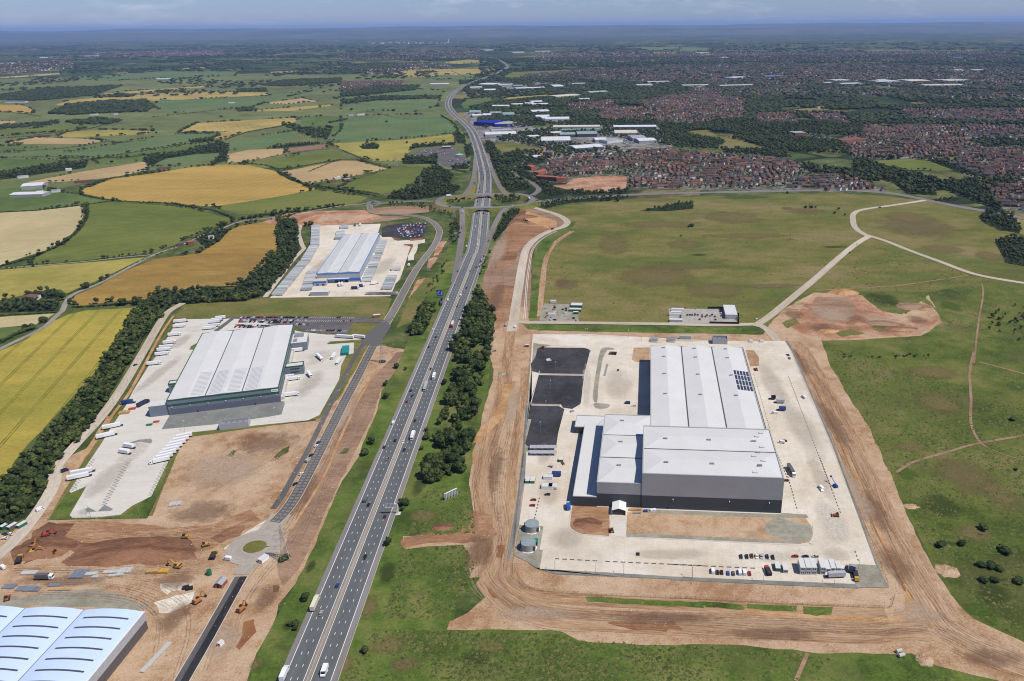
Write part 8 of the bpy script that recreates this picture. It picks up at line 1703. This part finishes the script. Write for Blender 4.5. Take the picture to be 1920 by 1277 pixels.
for cx,cy,rx,ry,mk in [(900,1030,40,50,'soil_d'),(930,880,22,60,'soil_d'),(1000,1150,110,22,'soil_l'),(1250,1160,160,16,'soil_d'),(1450,1190,130,20,'soil_d'),(1600,920,30,90,'soil_l'),(1560,790,24,70,'soil_d'),(1640,960,30,60,'soil_d'),(1680,1060,40,50,'soil_d'),(1720,1150,60,30,'soil_l'),(1860,1235,80,24,'soil_d'),(1500,680,24,40,'soil_d'),(960,760,20,60,'soil_l'),(935,470,24,40,'soil_l'),(930,560,20,50,'soil_d'),(420,880,110,50,'soil_l'),(500,830,90,30,'soil_d'),(380,960,90,30,'soil_d'),(560,930,40,70,'soil_d'),(640,780,30,60,'soil_l'),(330,1090,60,20,'soil_d'),(330,1160,40,40,'soil_d'),(420,1200,50,50,'soil_l'),(500,1120,30,40,'soil_d'),(120,1090,120,14,'soil_d'),(200,1050,120,12,'soil_l'),(1560,590,60,22,'soil_l'),(1540,615,40,14,'soil_d'),(1610,600,30,12,'soil_d'),(1490,590,30,16,'soil_d'),(1720,600,30,12,'soil_d'),(1640,600,30,8,'soil_l'),(1680,615,60,14,'soil_d')]: blot('P',cx,cy,rx,ry,mk,Z2+.12)
for cx,cy,rx,ry,mk in [(1060,1010,50,30,'stain'),(1250,1040,120,16,'stain'),(1450,1045,80,14,'pale'),(1560,980,40,60,'pale'),(1500,800,40,90,'stain'),(1540,900,24,60,'stain'),(1450,720,30,60,'stain'),(1160,720,40,50,'stain'),(1100,720,12,60,'pale'),(1030,920,30,50,'stain'),(1020,850,20,30,'stain'),(1300,638,100,5,'stain'),(1570,1040,40,20,'stain'),(200,900,40,50,'stain'),(250,850,30,30,'pale'),(300,700,20,50,'stain'),(580,720,30,40,'stain'),(600,670,30,20,'pale'),(340,640,20,25,'stain'),(160,960,20,10,'stain'),(600,500,20,40,'stain'),(720,500,24,30,'stain')]: blot('P',cx,cy,rx,ry,mk,Z4+.0)
blot('A5',1690,700,110,45,'brown');blot('A5',1660,690,60,35,'soil_d')
# ------------------------------------------------------------------ far hills and the air
def hills(y0,base,amp,seed,name,mat):
    v=[];f=[];n=160;x0,x1=-75000,75000
    for i in range(n+1):
        x=x0+(x1-x0)*i/n;h=base+amp*(mnoise.noise(Vector((x*.00006,seed,0)))+.45*mnoise.noise(Vector((x*.00022,seed,3)))+.15*mnoise.noise(Vector((x*.0009,seed,7))))
        v += [(x,y0-4000,0),(x,y0,max(8,h)),(x,y0+5000,max(4,h*.8))]
    for i in range(n):
        a=3*i;f += [(a,a+3,a+4,a+1),(a+1,a+4,a+5,a+2)]
    me=bpy.data.meshes.new(name);me.from_pydata(v,[],f);me.materials.append(mat);me.update()
    for p in me.polygons: p.use_smooth=True
    return tag(link(bpy.data.objects.new(name,me)),kind='structure')
hm=gm('far_hill_moor',[(.38,(.05,.07,.035)),(.5,(.08,.095,.045)),(.62,(.11,.105,.06))],(.0004,.002,.01))
hills(33000,250,150,2.0,'hills',hm);hills(45000,380,200,11.0,'hills',hm)
hz=MB().box(-89000,89000,-2900,89000,-1.0,640.0).build('haze',None);hz.data.materials.clear();tag(hz,'pale blue haze filling the air over the plain','haze',kind='stuff')
hmat=bpy.data.materials.new('blue_haze');hmat.use_nodes=True;nt=hmat.node_tree;nt.nodes.clear();on=nt.nodes.new('ShaderNodeOutputMaterial');pv=nt.nodes.new('ShaderNodeVolumePrincipled')
pv.inputs['Color'].default_value=(.38,.57,1.0,1);pv.inputs['Density'].default_value=2.5e-5;pv.inputs['Anisotropy'].default_value=0.0
nt.links.new(pv.outputs[0],on.inputs['Volume']);hz.data.materials.append(hmat)
S.cycles.volume_step_rate=10.0;S.cycles.volume_max_steps=32
